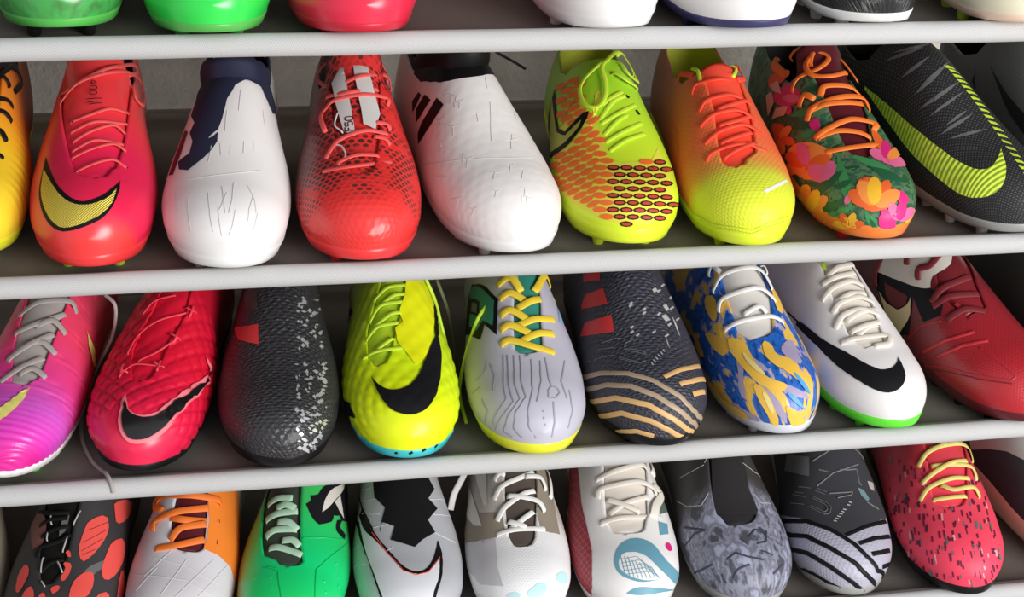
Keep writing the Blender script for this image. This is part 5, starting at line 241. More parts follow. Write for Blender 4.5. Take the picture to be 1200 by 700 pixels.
  dec=(('leaf_patch','coral_patch',((0.8,((1500,451),(1610,580),(1672,666),(1647,680),(1603,671),(1541,637),(1466,570),(1396,484),(1385,442),(1415,422),(1437,408),(1454,399))),(0.8,((1301,203),(1342,284),(1353,341),(1317,365),(1274,360),(1231,341),(1182,308),(1126,265),(1086,227),(1058,193),(1066,160),(1104,131),(1147,122),(1192,131),(1231,141),(1267,155))),(0.8,((1182,394),(1234,413),(1285,461),(1348,547),(1366,613),(1308,628),(1238,623),(1159,589),(1088,542),(1032,489),(1012,437),(1030,394),(1069,370),(1128,379))),(0.8,((898,160),(946,184),(983,222),(1009,274),(1006,313),(970,337),(917,351),(836,346),(774,308),(734,222),(758,169),(833,155))),(0.8,((891,-379),(964,-384),(1012,-365),(1044,-327),(1038,-289),(994,-255),(949,-251),(891,-270),(843,-289),(815,-317),(811,-341),(836,-365))),(0.8,((796,-260),(836,-217),(836,-189),(796,-160),(750,-146),(697,-146),(674,-174),(685,-241),(714,-279),(754,-279))),(0.8,((1030,41),(1027,84),(1006,103),(958,103),(920,93),(891,79),(884,60),(901,41),(927,41),(961,55),(992,55),(1018,31))),(0.8,((1102,31),(1107,45),(1099,60),(1077,74),(1066,74),(1066,55),(1075,41),(1091,26))),(0.8,((822,-2),(840,26),(840,50),(818,64),(792,55),(762,31),(762,12),(796,-7))),(0.8,((891,446),(943,513),(949,566),(917,618),(867,594),(815,513),(811,461),(850,432))),(0.8,((754,-88),(766,-64),(746,-41),(693,-21),(666,-26),(666,-64),(685,-88),(726,-98))),(0.8,((1172,628),(1207,671),(1192,733),(1170,795),(1157,862),(1099,881),(1006,795),(1009,699),(1055,656),(1104,628))))),('side_patch','dusty_red',((0.4,((1435,-461),(1433,-461),(1429,-456),(1366,-341),(1335,-284),(1313,-246),(1294,-222),(1281,-208),(1267,-198),(1250,-189),(1234,-184),(1219,-179),(1204,-179),(1190,-179),(1177,-179),(1167,-179),(1152,-189),(1144,-212),(1139,-236),(1136,-260),(1134,-274),(1147,-284),(1162,-294),(1182,-313),(1204,-332),(1229,-351),(1257,-375),(1281,-394),(1310,-422),(1350,-470),(1368,-475),(1383,-475),(1396,-470),(1410,-470),(1419,-465),(1429,-465))),)),('side_patch','grey_mid',((0.4,((1180,-50),(1190,-50),(1204,-55),(1222,-55),(1238,-55),(1253,-55),(1267,-45),(1276,-26),(1285,-12),(1290,-2),(1281,-2),(1267,-2),(1250,-2),(1236,-2),(1222,-7),(1207,-12),(1197,-26),(1187,-41))),(0.4,((1212,504),(1192,518),(1177,504),(1159,484),(1141,461),(1123,442),(1102,418),(1083,394),(1064,375),(1047,360),(1030,341),(1009,327),(989,313),(970,298),(949,284),(930,274),(914,260),(898,251),(881,222),(867,198),(860,179),(857,165),(871,169),(891,174),(914,184),(936,198),(958,208),(973,217),(994,227),(1009,232),(1027,246),(1050,265),(1061,284),(1075,303),(1088,322),(1107,351),(1126,379),(1144,408),(1164,437),(1182,465),(1197,484)))))),
  str=(('patch_line','dark_red',0.5,0.35,(((1162,146),(1197,208),(1236,270),(1283,337)),((1115,150),(1149,203),(1187,260),(1231,322)),((1231,165),(1257,222),(1290,279),(1331,346)),((1094,169),(1123,217),(1154,270)))),),
  lace=(('black_lace',3.6,1.3,1.6,(((1069,-208),(1126,-189),(1136,-117),(1157,-21),(1195,36)),((1190,-217),(1214,-107),(1236,7)),((1385,-394),(1304,-165),(1299,-7)),((958,-131),(1015,-60),(1047,26)),((1264,-274),(1271,-150),(1274,-7)))),('grey_light',1.2,1.3,1.6,(((1313,-169),(1250,-141)),((1219,-150),(1164,-146)),((1317,79),(1243,41)),((1195,17),(1096,2)),((1064,-141),(955,-131)),((1032,-17),(955,41)),((881,-107),(829,-64)))))),  # thin pale strokes are glints on the black laces, put in as light colour
 'd2':dict(throat=((276,55,55),(302,-51,217),(311,-88,216),(373,-112,209),(389,-113,208),(447,-117,198),(477,-117,193)),
  dec=(('leather_panel','orange_panel',((0.4,((1408,179),(1448,289),(1518,418),(1663,589),(1638,628),(1612,666),(1592,714),(1586,790),(1537,809),(1470,800),(1406,800),(1344,800),(1283,804),(1231,823),(1167,828),(1091,790),(1088,666),(1112,589),(1102,475),(1104,384),(1096,294),(1096,212),(1172,227),(1219,227),(1264,227),(1301,212),(1337,203),(1372,189))),)),),
  str=(('stitch_line','crease_grey',0.7,0.35,(((878,-303),(914,-246),(946,-193),(983,-146),(1018,-103),(1052,-60)),((647,-84),(710,-45),(774,-17),(833,7),(891,31),(946,55),(994,79)),((631,69),(697,112),(762,146),(825,179),(888,217),(946,255),(1000,294),(1058,337)),((980,-523),(911,-365),(871,-251),(847,-155),(833,-79),(822,-12),(818,50),(818,122),(796,193),(781,270),(777,356),(781,446)),((1015,-212),(989,-126),(970,-50),(955,12),(946,84),(927,155),(911,227),(904,303),(904,389),(914,484)),((766,-408),(800,-332),(840,-270),(884,-217),(927,-169)),((701,317),(766,341),(833,365),(901,399),(964,432),(1027,470),(1091,518)))),('seam','maroon_dark',1,0.35,(((1306,332),(1290,341)),((1190,341),(1162,341))))),
  lace=(('orange_lace',6,1.6,2,(((1080,-227),(1080,-31),(1152,208)),((1212,-308),(1257,-284),(1269,-88),(1326,212)),((1120,-88),(1185,-7),(1238,203)),((1429,-489),(1410,-356),(1353,-21),(1383,260),(1396,351)),((1246,-122),(1229,12),(1290,341)),((1394,-356),(1348,-332),(1301,-232)))),)),
 'd3':dict(throat=((200,-12,-12),(224,-124,103),(253,-260,82),(293,-289,55),(324,-313,44),(378,-346,26),(415,-370,19),(489,-423,7),(599,-504,7)),
  dec=(('emblem','black_soft',((0.4,((1308,64),(1317,84),(1331,107),(1344,103),(1357,98),(1359,117),(1366,146),(1376,174),(1391,189),(1408,203),(1429,227),(1444,251),(1460,279),(1482,317),(1508,360),(1533,399),(1567,446),(1621,513),(1693,594),(1720,628),(1720,642),(1720,656),(1720,680),(1720,699),(1720,728),(1720,761),(1720,800),(1698,800),(1673,795),(1643,780),(1612,766),(1592,766),(1569,761),(1556,766),(1545,771),(1518,747),(1396,566),(1355,489),(1359,465),(1368,456),(1339,403),(1322,360),(1301,356),(1276,337),(1262,313),(1248,284),(1234,251),(1224,222),(1219,208),(1222,189),(1229,165),(1241,141),(1250,126),(1262,112),(1276,98),(1288,84),(1299,74))),(0.6,((1253,537),(1246,504),(1243,465),(1241,427),(1248,403),(1262,394),(1281,394),(1301,403),(1315,408),(1342,456),(1374,513),(1333,470),(1297,451),(1290,465),(1290,494),(1294,527),(1294,551))))),('emblem','offwhite',((0.8,((1292,222),(1304,227),(1317,227),(1335,236),(1353,241),(1370,251),(1389,265),(1408,279),(1433,303),(1456,332),(1482,365),(1516,413),(1564,470),(1618,532),(1677,594),(1647,575),(1610,556),(1554,513),(1521,484),(1486,451),(1452,413),(1425,384),(1402,360),(1376,332),(1355,308),(1337,289),(1324,270),(1304,241))),(0.8,((1404,370),(1427,394),(1462,432),(1494,465),(1488,470),(1476,475),(1464,484),(1452,494),(1437,504),(1421,508),(1410,518),(1398,523),(1389,527),(1387,508),(1387,484),(1387,456),(1389,432),(1396,408),(1400,384)))))),
  str=(('ridge','green_dark',1.2,0.6,(((898,-251),(864,-169),(836,-93),(758,-79),(677,-64),(591,-45),(500,-31)),((898,-203),(867,-107)),((594,379),(674,327),(750,289),(829,260),(901,246),(973,298),(1044,356),(1107,422),(1185,513),(1313,666)),((1118,69),(1126,126),(1136,193),(1154,260),(1175,341),(1209,442),(1271,570)))),('stud_dot','green_light',3,0.8,(((829,365),(829,375)),((1030,446),(1030,456)),((734,442),(734,456)),((952,518),(955,527)),((874,566),(878,580)),((785,-165),(781,-155)),((682,-150),(677,-146)),((804,-341),(796,-337))))),
  lace=(('pale_green_lace',6,1.6,1.6,(((1344,-322),(1346,-203),(1335,-55)),((1246,-298),(1257,-174),(1267,2)),((1136,-260),(1162,-165),(1167,12)),((1050,-208),(1041,-103),(997,84)),((1212,-160),(1204,-64),(1164,17)),((1292,-193),(1299,-103),(1281,-17)),((1094,-93),(1094,-7),(1061,50)))),)),
 'd4':dict(dec=(('knit_tongue','black_knit',((0.8,((1504,-356),(1452,-232),(1427,-136),(1415,-45),(1410,31),(1419,122),(1442,227),(1410,270),(1381,313),(1299,208),(1264,303),(1170,179),(1099,241),(1027,107),(967,36),(989,-21),(1015,-88),(1044,-160),(1131,-112),(1180,-236),(1253,-189),(1346,-308),(1398,-322),(1450,-337))),)),('swoosh_outline','black',((0.4,((1720,-652),(1720,-661),(1720,-675),(1720,-695),(1720,-714),(1720,-737),(1720,-766),(1719,-795),(1675,-757),(1638,-733),(1560,-661),(1492,-599),(1442,-551),(1410,-527),(1381,-504),(1346,-475),(1317,-451),(1292,-432),(1271,-418),(1250,-403),(1229,-389),(1209,-370),(1190,-356),(1172,-341),(1154,-327),(1136,-317),(1115,-298),(1096,-284),(1075,-270),(1055,-255),(1035,-241),(1015,-222),(994,-208),(976,-198),(958,-184),(939,-169),(917,-155),(894,-141),(871,-126),(850,-117),(829,-103),(811,-88),(792,-74),(774,-55),(754,-31),(742,-12),(734,7),(726,26),(726,55),(734,79),(746,107),(766,131),(785,150),(807,165),(833,179),(860,193),(891,208),(914,217),(939,227),(967,236),(992,246),(1015,251),(1032,255),(1047,265),(1035,270),(1021,279),(1000,289),(980,298),(952,308),(933,308),(911,308),(888,313),(860,313),(829,313),(800,313),(774,317),(746,322),(718,322),(685,322),(653,322),(621,322),(588,322),(556,322),(522,327),(487,332),(457,346),(423,365),(388,389),(353,427),(321,470),(294,523),(273,585),(257,652),(249,704),(230,671),(206,628),(182,570),(155,494),(128,403),(99,274),(72,74),(88,-160),(123,-303),(155,-403),(185,-489),(217,-561),(246,-618),(276,-666),(305,-704),(332,-733),(356,-752),(374,-771),(383,-742),(393,-709),(409,-675),(425,-642),(447,-609),(471,-580),(498,-551),(527,-527),(556,-504),(588,-484),(621,-470),(650,-456),(682,-446),(714,-442),(742,-432),(770,-427),(796,-427),(818,-422),(850,-422),(881,-427),(907,-432),(933,-432),(958,-437),(980,-442),(1000,-446),(1024,-451),(1044,-456),(1064,-461),(1086,-470),(1107,-475),(1128,-484),(1152,-494),(1177,-508),(1200,-518),(1224,-532),(1250,-547),(1281,-566),(1317,-594),(1361,-632),(1440,-718),(1452,-709),(1470,-709),(1490,-709),(1508,-709),(1541,-728),(1562,-728),(1579,-723),(1605,-728),(1630,-733),(1672,-757),(1717,-795),(1720,-766),(1720,-742),(1720,-714),(1720,-695),(1720,-675),(1720,-661))),)),('swoosh','silver_white',((0.8,((1498,-695),(1435,-623),(1398,-589),(1353,-547),(1315,-518),(1281,-494),(1255,-480),(1226,-461),(1207,-446),(1180,-422),(1157,-399),(1134,-370),(1112,-346),(1088,-322),(1069,-303),(1050,-289),(1030,-270),(1009,-255),(986,-236),(964,-222),(943,-208),(924,-193),(898,-174),(874,-165),(847,-150),(822,-136),(800,-126),(777,-112),(758,-98),(738,-74),(718,-45),(710,-21),(701,2),(697,26),(693,55),(701,88),(714,117),(726,141),(750,165),(777,184),(804,203),(829,217),(860,241),(884,255),(904,270),(888,270),(864,270),(836,270),(804,274),(770,274),(738,279),(706,279),(671,279),(639,279),(607,274),(572,270),(535,270),(498,270),(465,279),(431,289),(393,303),(353,327),(318,356),(286,394),(259,432),(241,465),(230,422),(217,365),(203,294),(193,208),(187,107),(187,7),(193,-88),(203,-189),(219,-284),(238,-370),(259,-442),(284,-499),(305,-551),(329,-589),(348,-618),(364,-642),(377,-618),(393,-589),(415,-566),(436,-542),(463,-518),(490,-494),(519,-475),(551,-461),(583,-446),(615,-437),(647,-427),(677,-418),(710,-413),(734,-408),(762,-403),(785,-403),(818,-403),(847,-403),(874,-408),(901,-413),(924,-418),(946,-422),(967,-427),(992,-432),(1015,-437),(1038,-442),(1064,-446),(1083,-451),(1104,-456),(1126,-461),(1149,-470),(1172,-475),(1195,-484),(1222,-494),(1246,-504),(1271,-513),(1297,-523),(1326,-542),(1355,-561),(1385,-585),(1419,-613),(1450,-642))),))),
  str=(('swoosh_edge','black',2,0.35,(((1720,-709),(1652,-742),(1454,-561),(1342,-470),(1274,-413),(1217,-375),(1164,-337)),)),('swoosh_edge','black',1.6,0.35,(((1490,-709),(1398,-656),(1269,-551),(1190,-518),(1099,-470),(1012,-446)),)),('swoosh_line','coral_red_lace',0.8,0.35,(((1144,-341),(1077,-289),(1009,-246),(939,-203),(878,-160),(811,-122),(742,-84),(682,26),(718,150),(847,241),(904,274)),)),('crease','crease_grey',0.7,0.35,(((1684,-766),(1460,-446),(1404,-313)),((1527,-656),(1379,-418),(1335,-303),(1315,-212)),((1333,-489),(1260,-337),(1226,-227)),((1177,-360),(1164,-274),(1157,-193),(1157,-122)),((949,-379),(955,-294),(967,-217),(989,-146)),((1294,212),(1317,298),(1372,432),(1444,566)),((1209,203),(1226,294),(1262,413),(1346,589)),((1099,236),(1091,313),(1094,403),(1115,523)),((1180,-671),(1128,-484)),((1052,-728),(949,-470))))),
  lace=()),
 'd5':dict(throat=((202,-26,-26),(246,-114,117),(247,-117,117),(335,-126,150),(480,-122,223),(505,-122,236)),
  dec=(('side_panel','grey_taupe',((0.4,((1444,-771),(1292,-523),(1224,-375),(1192,-260),(1177,-165),(1128,-155),(1075,-146),(1015,-141),(1012,-251),(1030,-360),(1066,-489),(1157,-690),(1290,-795),(1361,-771))),(0.4,((1408,232),(1539,484),(1498,499),(1458,513),(1374,456),(1308,427),(1253,422),(1197,422),(1144,427),(1086,437),(1055,294),(1050,184),(1107,174),(1159,165),(1212,174),(1260,184),(1310,198),(1359,212))))),('side_panel','silver_grey',((0.6,((1177,-737),(1064,-499),(1024,-365),(1006,-251),(924,-260),(825,-274),(726,-308),(615,-327),(500,-365),(586,-513),(701,-666),(825,-690),(1003,-814),(1041,-757),(1102,-733))),)),('tint','aqua',((0.4,((687,418),(738,480),(762,537),(758,594),(742,642),(710,675),(653,618),(605,504),(607,432),(645,399))),(0.4,((361,-7),(388,26),(425,79),(476,136),(500,203),(500,284),(463,327),(374,341),(305,270),(281,93),(294,-2),(329,-17))),(0.4,((396,-375),(393,-260),(372,-189),(321,-150),(294,-208),(305,-370),(340,-446),(383,-437))))),('side_flash','offwhite',((0.8,((1715,-804),(1720,-790),(1569,-671),(1400,-527),(1294,-456),(1214,-418),(1141,-389),(1187,-494),(1444,-766),(1512,-776),(1584,-795),(1647,-795))),(0.8,((1586,-551),(1452,-327),(1404,-322),(1355,-317),(1306,-313),(1255,-313),(1264,-351),(1328,-384),(1400,-427),(1480,-480)))))),
  str=(),
  lace=(('white_lace',4.6,1.4,2.2,(((1264,-236),(1317,-131),(1400,189)),((1126,-217),(1195,-122),(1257,31),(1294,165)),((1257,-103),(1241,31),(1229,174),(1185,246)),((1030,-241),(1038,-45),(1072,246)),((1050,-88),(1170,126)),((1102,-112),(1055,41)),((1366,-227),(1385,-169),(1376,-117)),((1359,79),(1379,246),(1331,313)),((1554,484),(1306,365)))),)),
 'd6':dict(throat=((224,-36,-36),(296,-189,171),(302,-188,189),(386,-184,216),(388,-183,217),(497,-179,303),(545,-179,341)),
  dec=(('side_panel','red_grid',((0.4,((1720,-714),(1567,-523),(1504,-508),(1442,-489),(1381,-470),(1322,-456),(1264,-446),(1204,-432),(1144,-413),(1083,-403),(1018,-403),(946,-408),(867,-418),(785,-465),(710,-537),(645,-637),(605,-766),(637,-943),(734,-938),(860,-971),(927,-919),(1012,-900),(1069,-862),(1126,-828),(1238,-814),(1313,-800),(1374,-752),(1466,-800),(1531,-800),(1597,-804),(1668,-814),(1720,-804))),)),('side_panel','offwhite',((0.7,((1720,-737),(1720,-714),(1720,-804),(1668,-814),(1597,-804),(1531,-800),(1464,-795),(1359,-728),(1331,-800),(1269,-809),(1209,-819),(1278,-809),(1344,-795),(1410,-800),(1474,-800),(1543,-804),(1603,-804),(1677,-819),(1720,-804))),)),('snake_print','teal_print',((0.4,((679,847),(685,842),(697,838),(610,704),(583,613),(575,542),(575,489),(578,427),(586,384),(594,346),(607,303),(623,270),(642,236),(663,203),(682,174),(701,150),(718,122),(730,93),(742,69),(750,41),(758,21),(758,-2),(758,-26),(758,-50),(758,-69),(746,-98),(730,-126),(710,-146),(685,-165),(655,-179),(623,-189),(591,-193),(567,-184),(540,-174),(514,-150),(490,-126),(468,-93),(452,-64),(439,-26),(428,7),(420,50),(415,98),(417,150),(423,198),(436,251),(452,303),(473,351),(492,389),(506,413),(492,389),(473,356),(452,317),(433,270),(415,222),(401,174),(391,122),(388,79),(388,36),(393,-7),(404,-45),(415,-79),(431,-112),(444,-146),(460,-169),(487,-203),(514,-222),(540,-236),(570,-241),(602,-241),(637,-236),(669,-232),(701,-217),(726,-203),(750,-189),(777,-169),(804,-150),(822,-131),(847,-107),(864,-84),(881,-55),(891,-31),(901,-7),(904,12),(907,36),(907,60),(904,84),(901,107),(894,131),(888,160),(874,184),(860,212),(847,232),(829,251),(811,270),(792,294),(774,317),(758,346),(742,379),(730,413),(726,456),(722,504),(726,556),(738,623),(758,695),(804,790),(777,804),(742,809),(718,823),(697,838))),(0.4,((262,-327),(267,-265),(281,-184),(297,-103),(308,-31),(313,12),(318,64),(321,126),(326,193),(337,274),(348,332),(364,394),(383,461),(409,532),(444,604),(484,675),(535,742),(599,814),(661,866),(605,828),(530,766),(471,714),(417,656),(369,599),(337,561),(308,513),(278,456),(254,389),(230,313),(211,236),(198,150),(193,69),(195,-36),(209,-141),(227,-227),(249,-289))),(0.4,((1086,303),(1091,341),(1102,399),(1115,446),(1096,442),(1069,437),(1044,437),(1027,437),(1009,394),(986,337),(973,303),(992,303),(1018,303),(1047,303),(1069,303))))),('snake_print','slate_green',((0.4,((1357,523),(1348,527),(1333,532),(1319,542),(1306,556),(1288,561),(1257,542),(1236,527),(1180,418),(1149,351),(1159,346),(1175,341),(1195,337),(1212,337),(1229,341),(1267,389),(1348,518))),)),('rose_print','magenta_print',((0.4,((920,375),(943,408),(949,442),(939,465),(924,480),(891,470),(867,446),(857,413),(864,384),(894,365))),))),
  str=(('snake_scale','teal_print',0.5,0.35,(((730,-131),(650,-136),(564,-146),(476,-155)),((718,-93),(637,-93),(548,-98),(460,-98)),((706,-60),(626,-55),(538,-50),(449,-41)),((663,-26),(554,-12),(439,12)),((647,2),(546,31),(441,74)),((634,41),(538,79),(447,141)),((621,84),(535,136),(455,212)),((610,126),(538,193),(471,284)),((602,179),(540,251),(492,356)),((685,-150),(693,-60),(706,17),(642,88),(583,184)),((642,-150),(647,-45),(663,45),(607,122),(559,217)),((594,-155),(599,-31),(621,74),(572,155),(535,255)),((546,-155),(548,-60),(559,21),(575,112),(540,198),(514,303)),((498,-160),(500,-45),(511,50),(535,160),(495,351)))),),
  lace=(('cream_lace',5,1.5,2,(((1339,-270),(1344,-60),(1391,174),(1410,298)),((1229,-255),(1267,-212),(1271,-36),(1292,141),(1294,284),(1269,346)),((1061,-265),(1064,-50),(1139,389)),((1110,-155),(1164,-2),(1231,236)),((1202,-169),(1152,-21),(1115,107)))),('cream_lace',8,1.6,2,(((1508,451),(1427,413)),((1324,317),(1308,432),(1190,294),(1102,246)))))),
 'd7':dict(throat=((227,-74,-74),(276,-186,155),(287,-212,152),(364,-212,131),(382,-212,135),(506,-189,169),(508,-189,169)),
  dec=(('lace_cover','charcoal',((0.4,((1404,-155),(1391,-79),(1385,-2),(1389,74),(1404,174),(1359,160),(1313,150),(1267,141),(1222,136),(1177,150),(1131,165),(1080,174),(1038,146),(1035,69),(1038,2),(1044,-64),(1055,-136),(1072,-212),(1149,-208),(1219,-208),(1269,-193),(1315,-179),(1361,-169))),)),),
  str=(('thread_line','grey_light',0.9,0.35,(((1425,-685),(1260,-518),(1214,-432),(1185,-351),(1204,-298),(1229,-246)),((1500,-570),(1452,-475),(1423,-394),(1404,-317),(1394,-246)),((1366,141),(1353,208),(1346,279),(1372,413)),((1197,169),(1141,241),(1180,394)),((1402,-236),(1417,-203)))),('camo_stroke','navy_grey',2.2,0.35,(((825,2),(901,79),(901,203),(777,169),(742,60)),((634,-341),(669,-189),(597,-79),(562,7),(538,107)),((409,-475),(473,-289),(490,-88)),((1069,-761),(1041,-632),(1038,-532),(1003,-379)),((927,136),(833,184)),((811,-74),(750,-26)),((540,-551),(439,-652)),((377,322),(554,442)),((930,-957),(770,-757),(718,-642),(685,-537)),((1162,-632),(1075,-504),(1015,-403)),((658,93),(618,246))))),
  lace=()),
 'd8':dict(dec=(('knit_upper','charcoal_knit',((0.4,((1720,-795),(1590,-613),(1500,-489),(1442,-384),(1404,-294),(1381,-208),(1368,-131),(1361,-50),(1361,17),(1370,103),(1396,212),(1476,413),(1468,422),(1431,442),(1391,456),(1348,470),(1313,499),(1276,527),(1234,556),(1182,580),(1126,604),(1047,594),(898,317),(825,169),(777,84),(734,2),(701,-74),(750,-146),(804,-217),(864,-284),(920,-375),(986,-470),(1058,-604),(1257,-890),(1257,-795),(1313,-761),(1391,-771),(1458,-766),(1539,-800),(1608,-809),(1670,-809))),)),('bar_mark','grey_mid',((0.8,((1474,-513),(1385,-370),(1333,-246),(1281,-255),(1226,-270),(1264,-356),(1315,-446),(1398,-566),(1435,-537))),)),('knit_fleck','aqua_grey',((0.8,((1139,165),(1134,232),(1083,284),(1055,246),(1088,189))),)),('knit_fleck','grey_light',((0.8,((1214,317),(1246,437),(1175,399),(1172,327))),))),
  str=(('stripe','black_soft',4.4,0.5,(((1136,-800),(1030,-618),(970,-504),(927,-403),(871,-327),(822,-260),(774,-193),(714,-131),(650,-64),(591,2),(516,69),(447,169),(393,327),(353,585),(532,943)),((1115,-924),(943,-709),(860,-580),(800,-484),(722,-427),(650,-365),(578,-303),(498,-241),(423,-155),(348,-45),(262,84),(198,384),(257,814),(385,1000)),((1044,-995),(850,-814),(754,-714),(679,-642),(586,-599),(492,-566),(393,-532),(310,-523),(225,-513),(126,-570),(27,-804),(70,924),(177,1000)),((874,-1000),(800,-1000),(655,-919),(543,-876),(452,-881),(364,-905),(214,-962)),((690,-64),(722,7),(762,84),(807,169),(847,255),(901,365),(986,527)),((594,60),(639,165),(701,279),(750,394),(850,570)),((490,265),(567,418),(693,599)),((449,623),(655,809)))),('lettering','grey_mid',0.8,0.7,(((1038,-341),(983,-270),(933,-198),(936,-146),(983,-117),(1027,-150),(1058,-208),(1094,-265)),((1035,-313),(994,-251),(955,-193),(973,-155),(1012,-169),(1047,-222),(1083,-274)),((1139,-212),(1099,-122)),((1126,-232),(1086,-146)),((1200,-399),(1152,-274)),((1182,-484),(1107,-337)),((1141,-537),(1096,-446),(1061,-370)),((1185,-451),(1139,-351)))),('lettering','grey_mid',1.6,0.7,(((1088,-107),(1088,-36),(1091,26),(1099,98),(1077,79),(1052,-41)),)),('lettering','grey_light',1.1,0.7,(((860,-131),(847,-103)),((881,-107),(871,-79)),((901,-84),(891,-55)),((924,-60),(914,-31)),((943,-36),(933,-12)),((961,-17),(955,7)),((1000,21),(994,50)),((1021,45),(1015,74)))),('knit_line','grey_mid',1.6,0.8,(((1154,-208),(1172,-150),(1192,-93),(1214,-41),(1231,36),(1255,126),(1294,241)),((1234,21),(1238,103),(1255,198),(1177,198),(1162,222)),((1052,246),(1041,313),(1041,403)),((1304,-222),(1313,-155),(1326,-88),(1344,-26)),((1383,246),(1391,346),(1406,451)),((1246,-165),(1222,-79))))),
  lace=()),
 'd9':dict(throat=((227,-84,-84),(264,-208,92),(268,-206,112),(352,-184,181),(361,-182,189),(468,-169,316),(520,-169,379)),
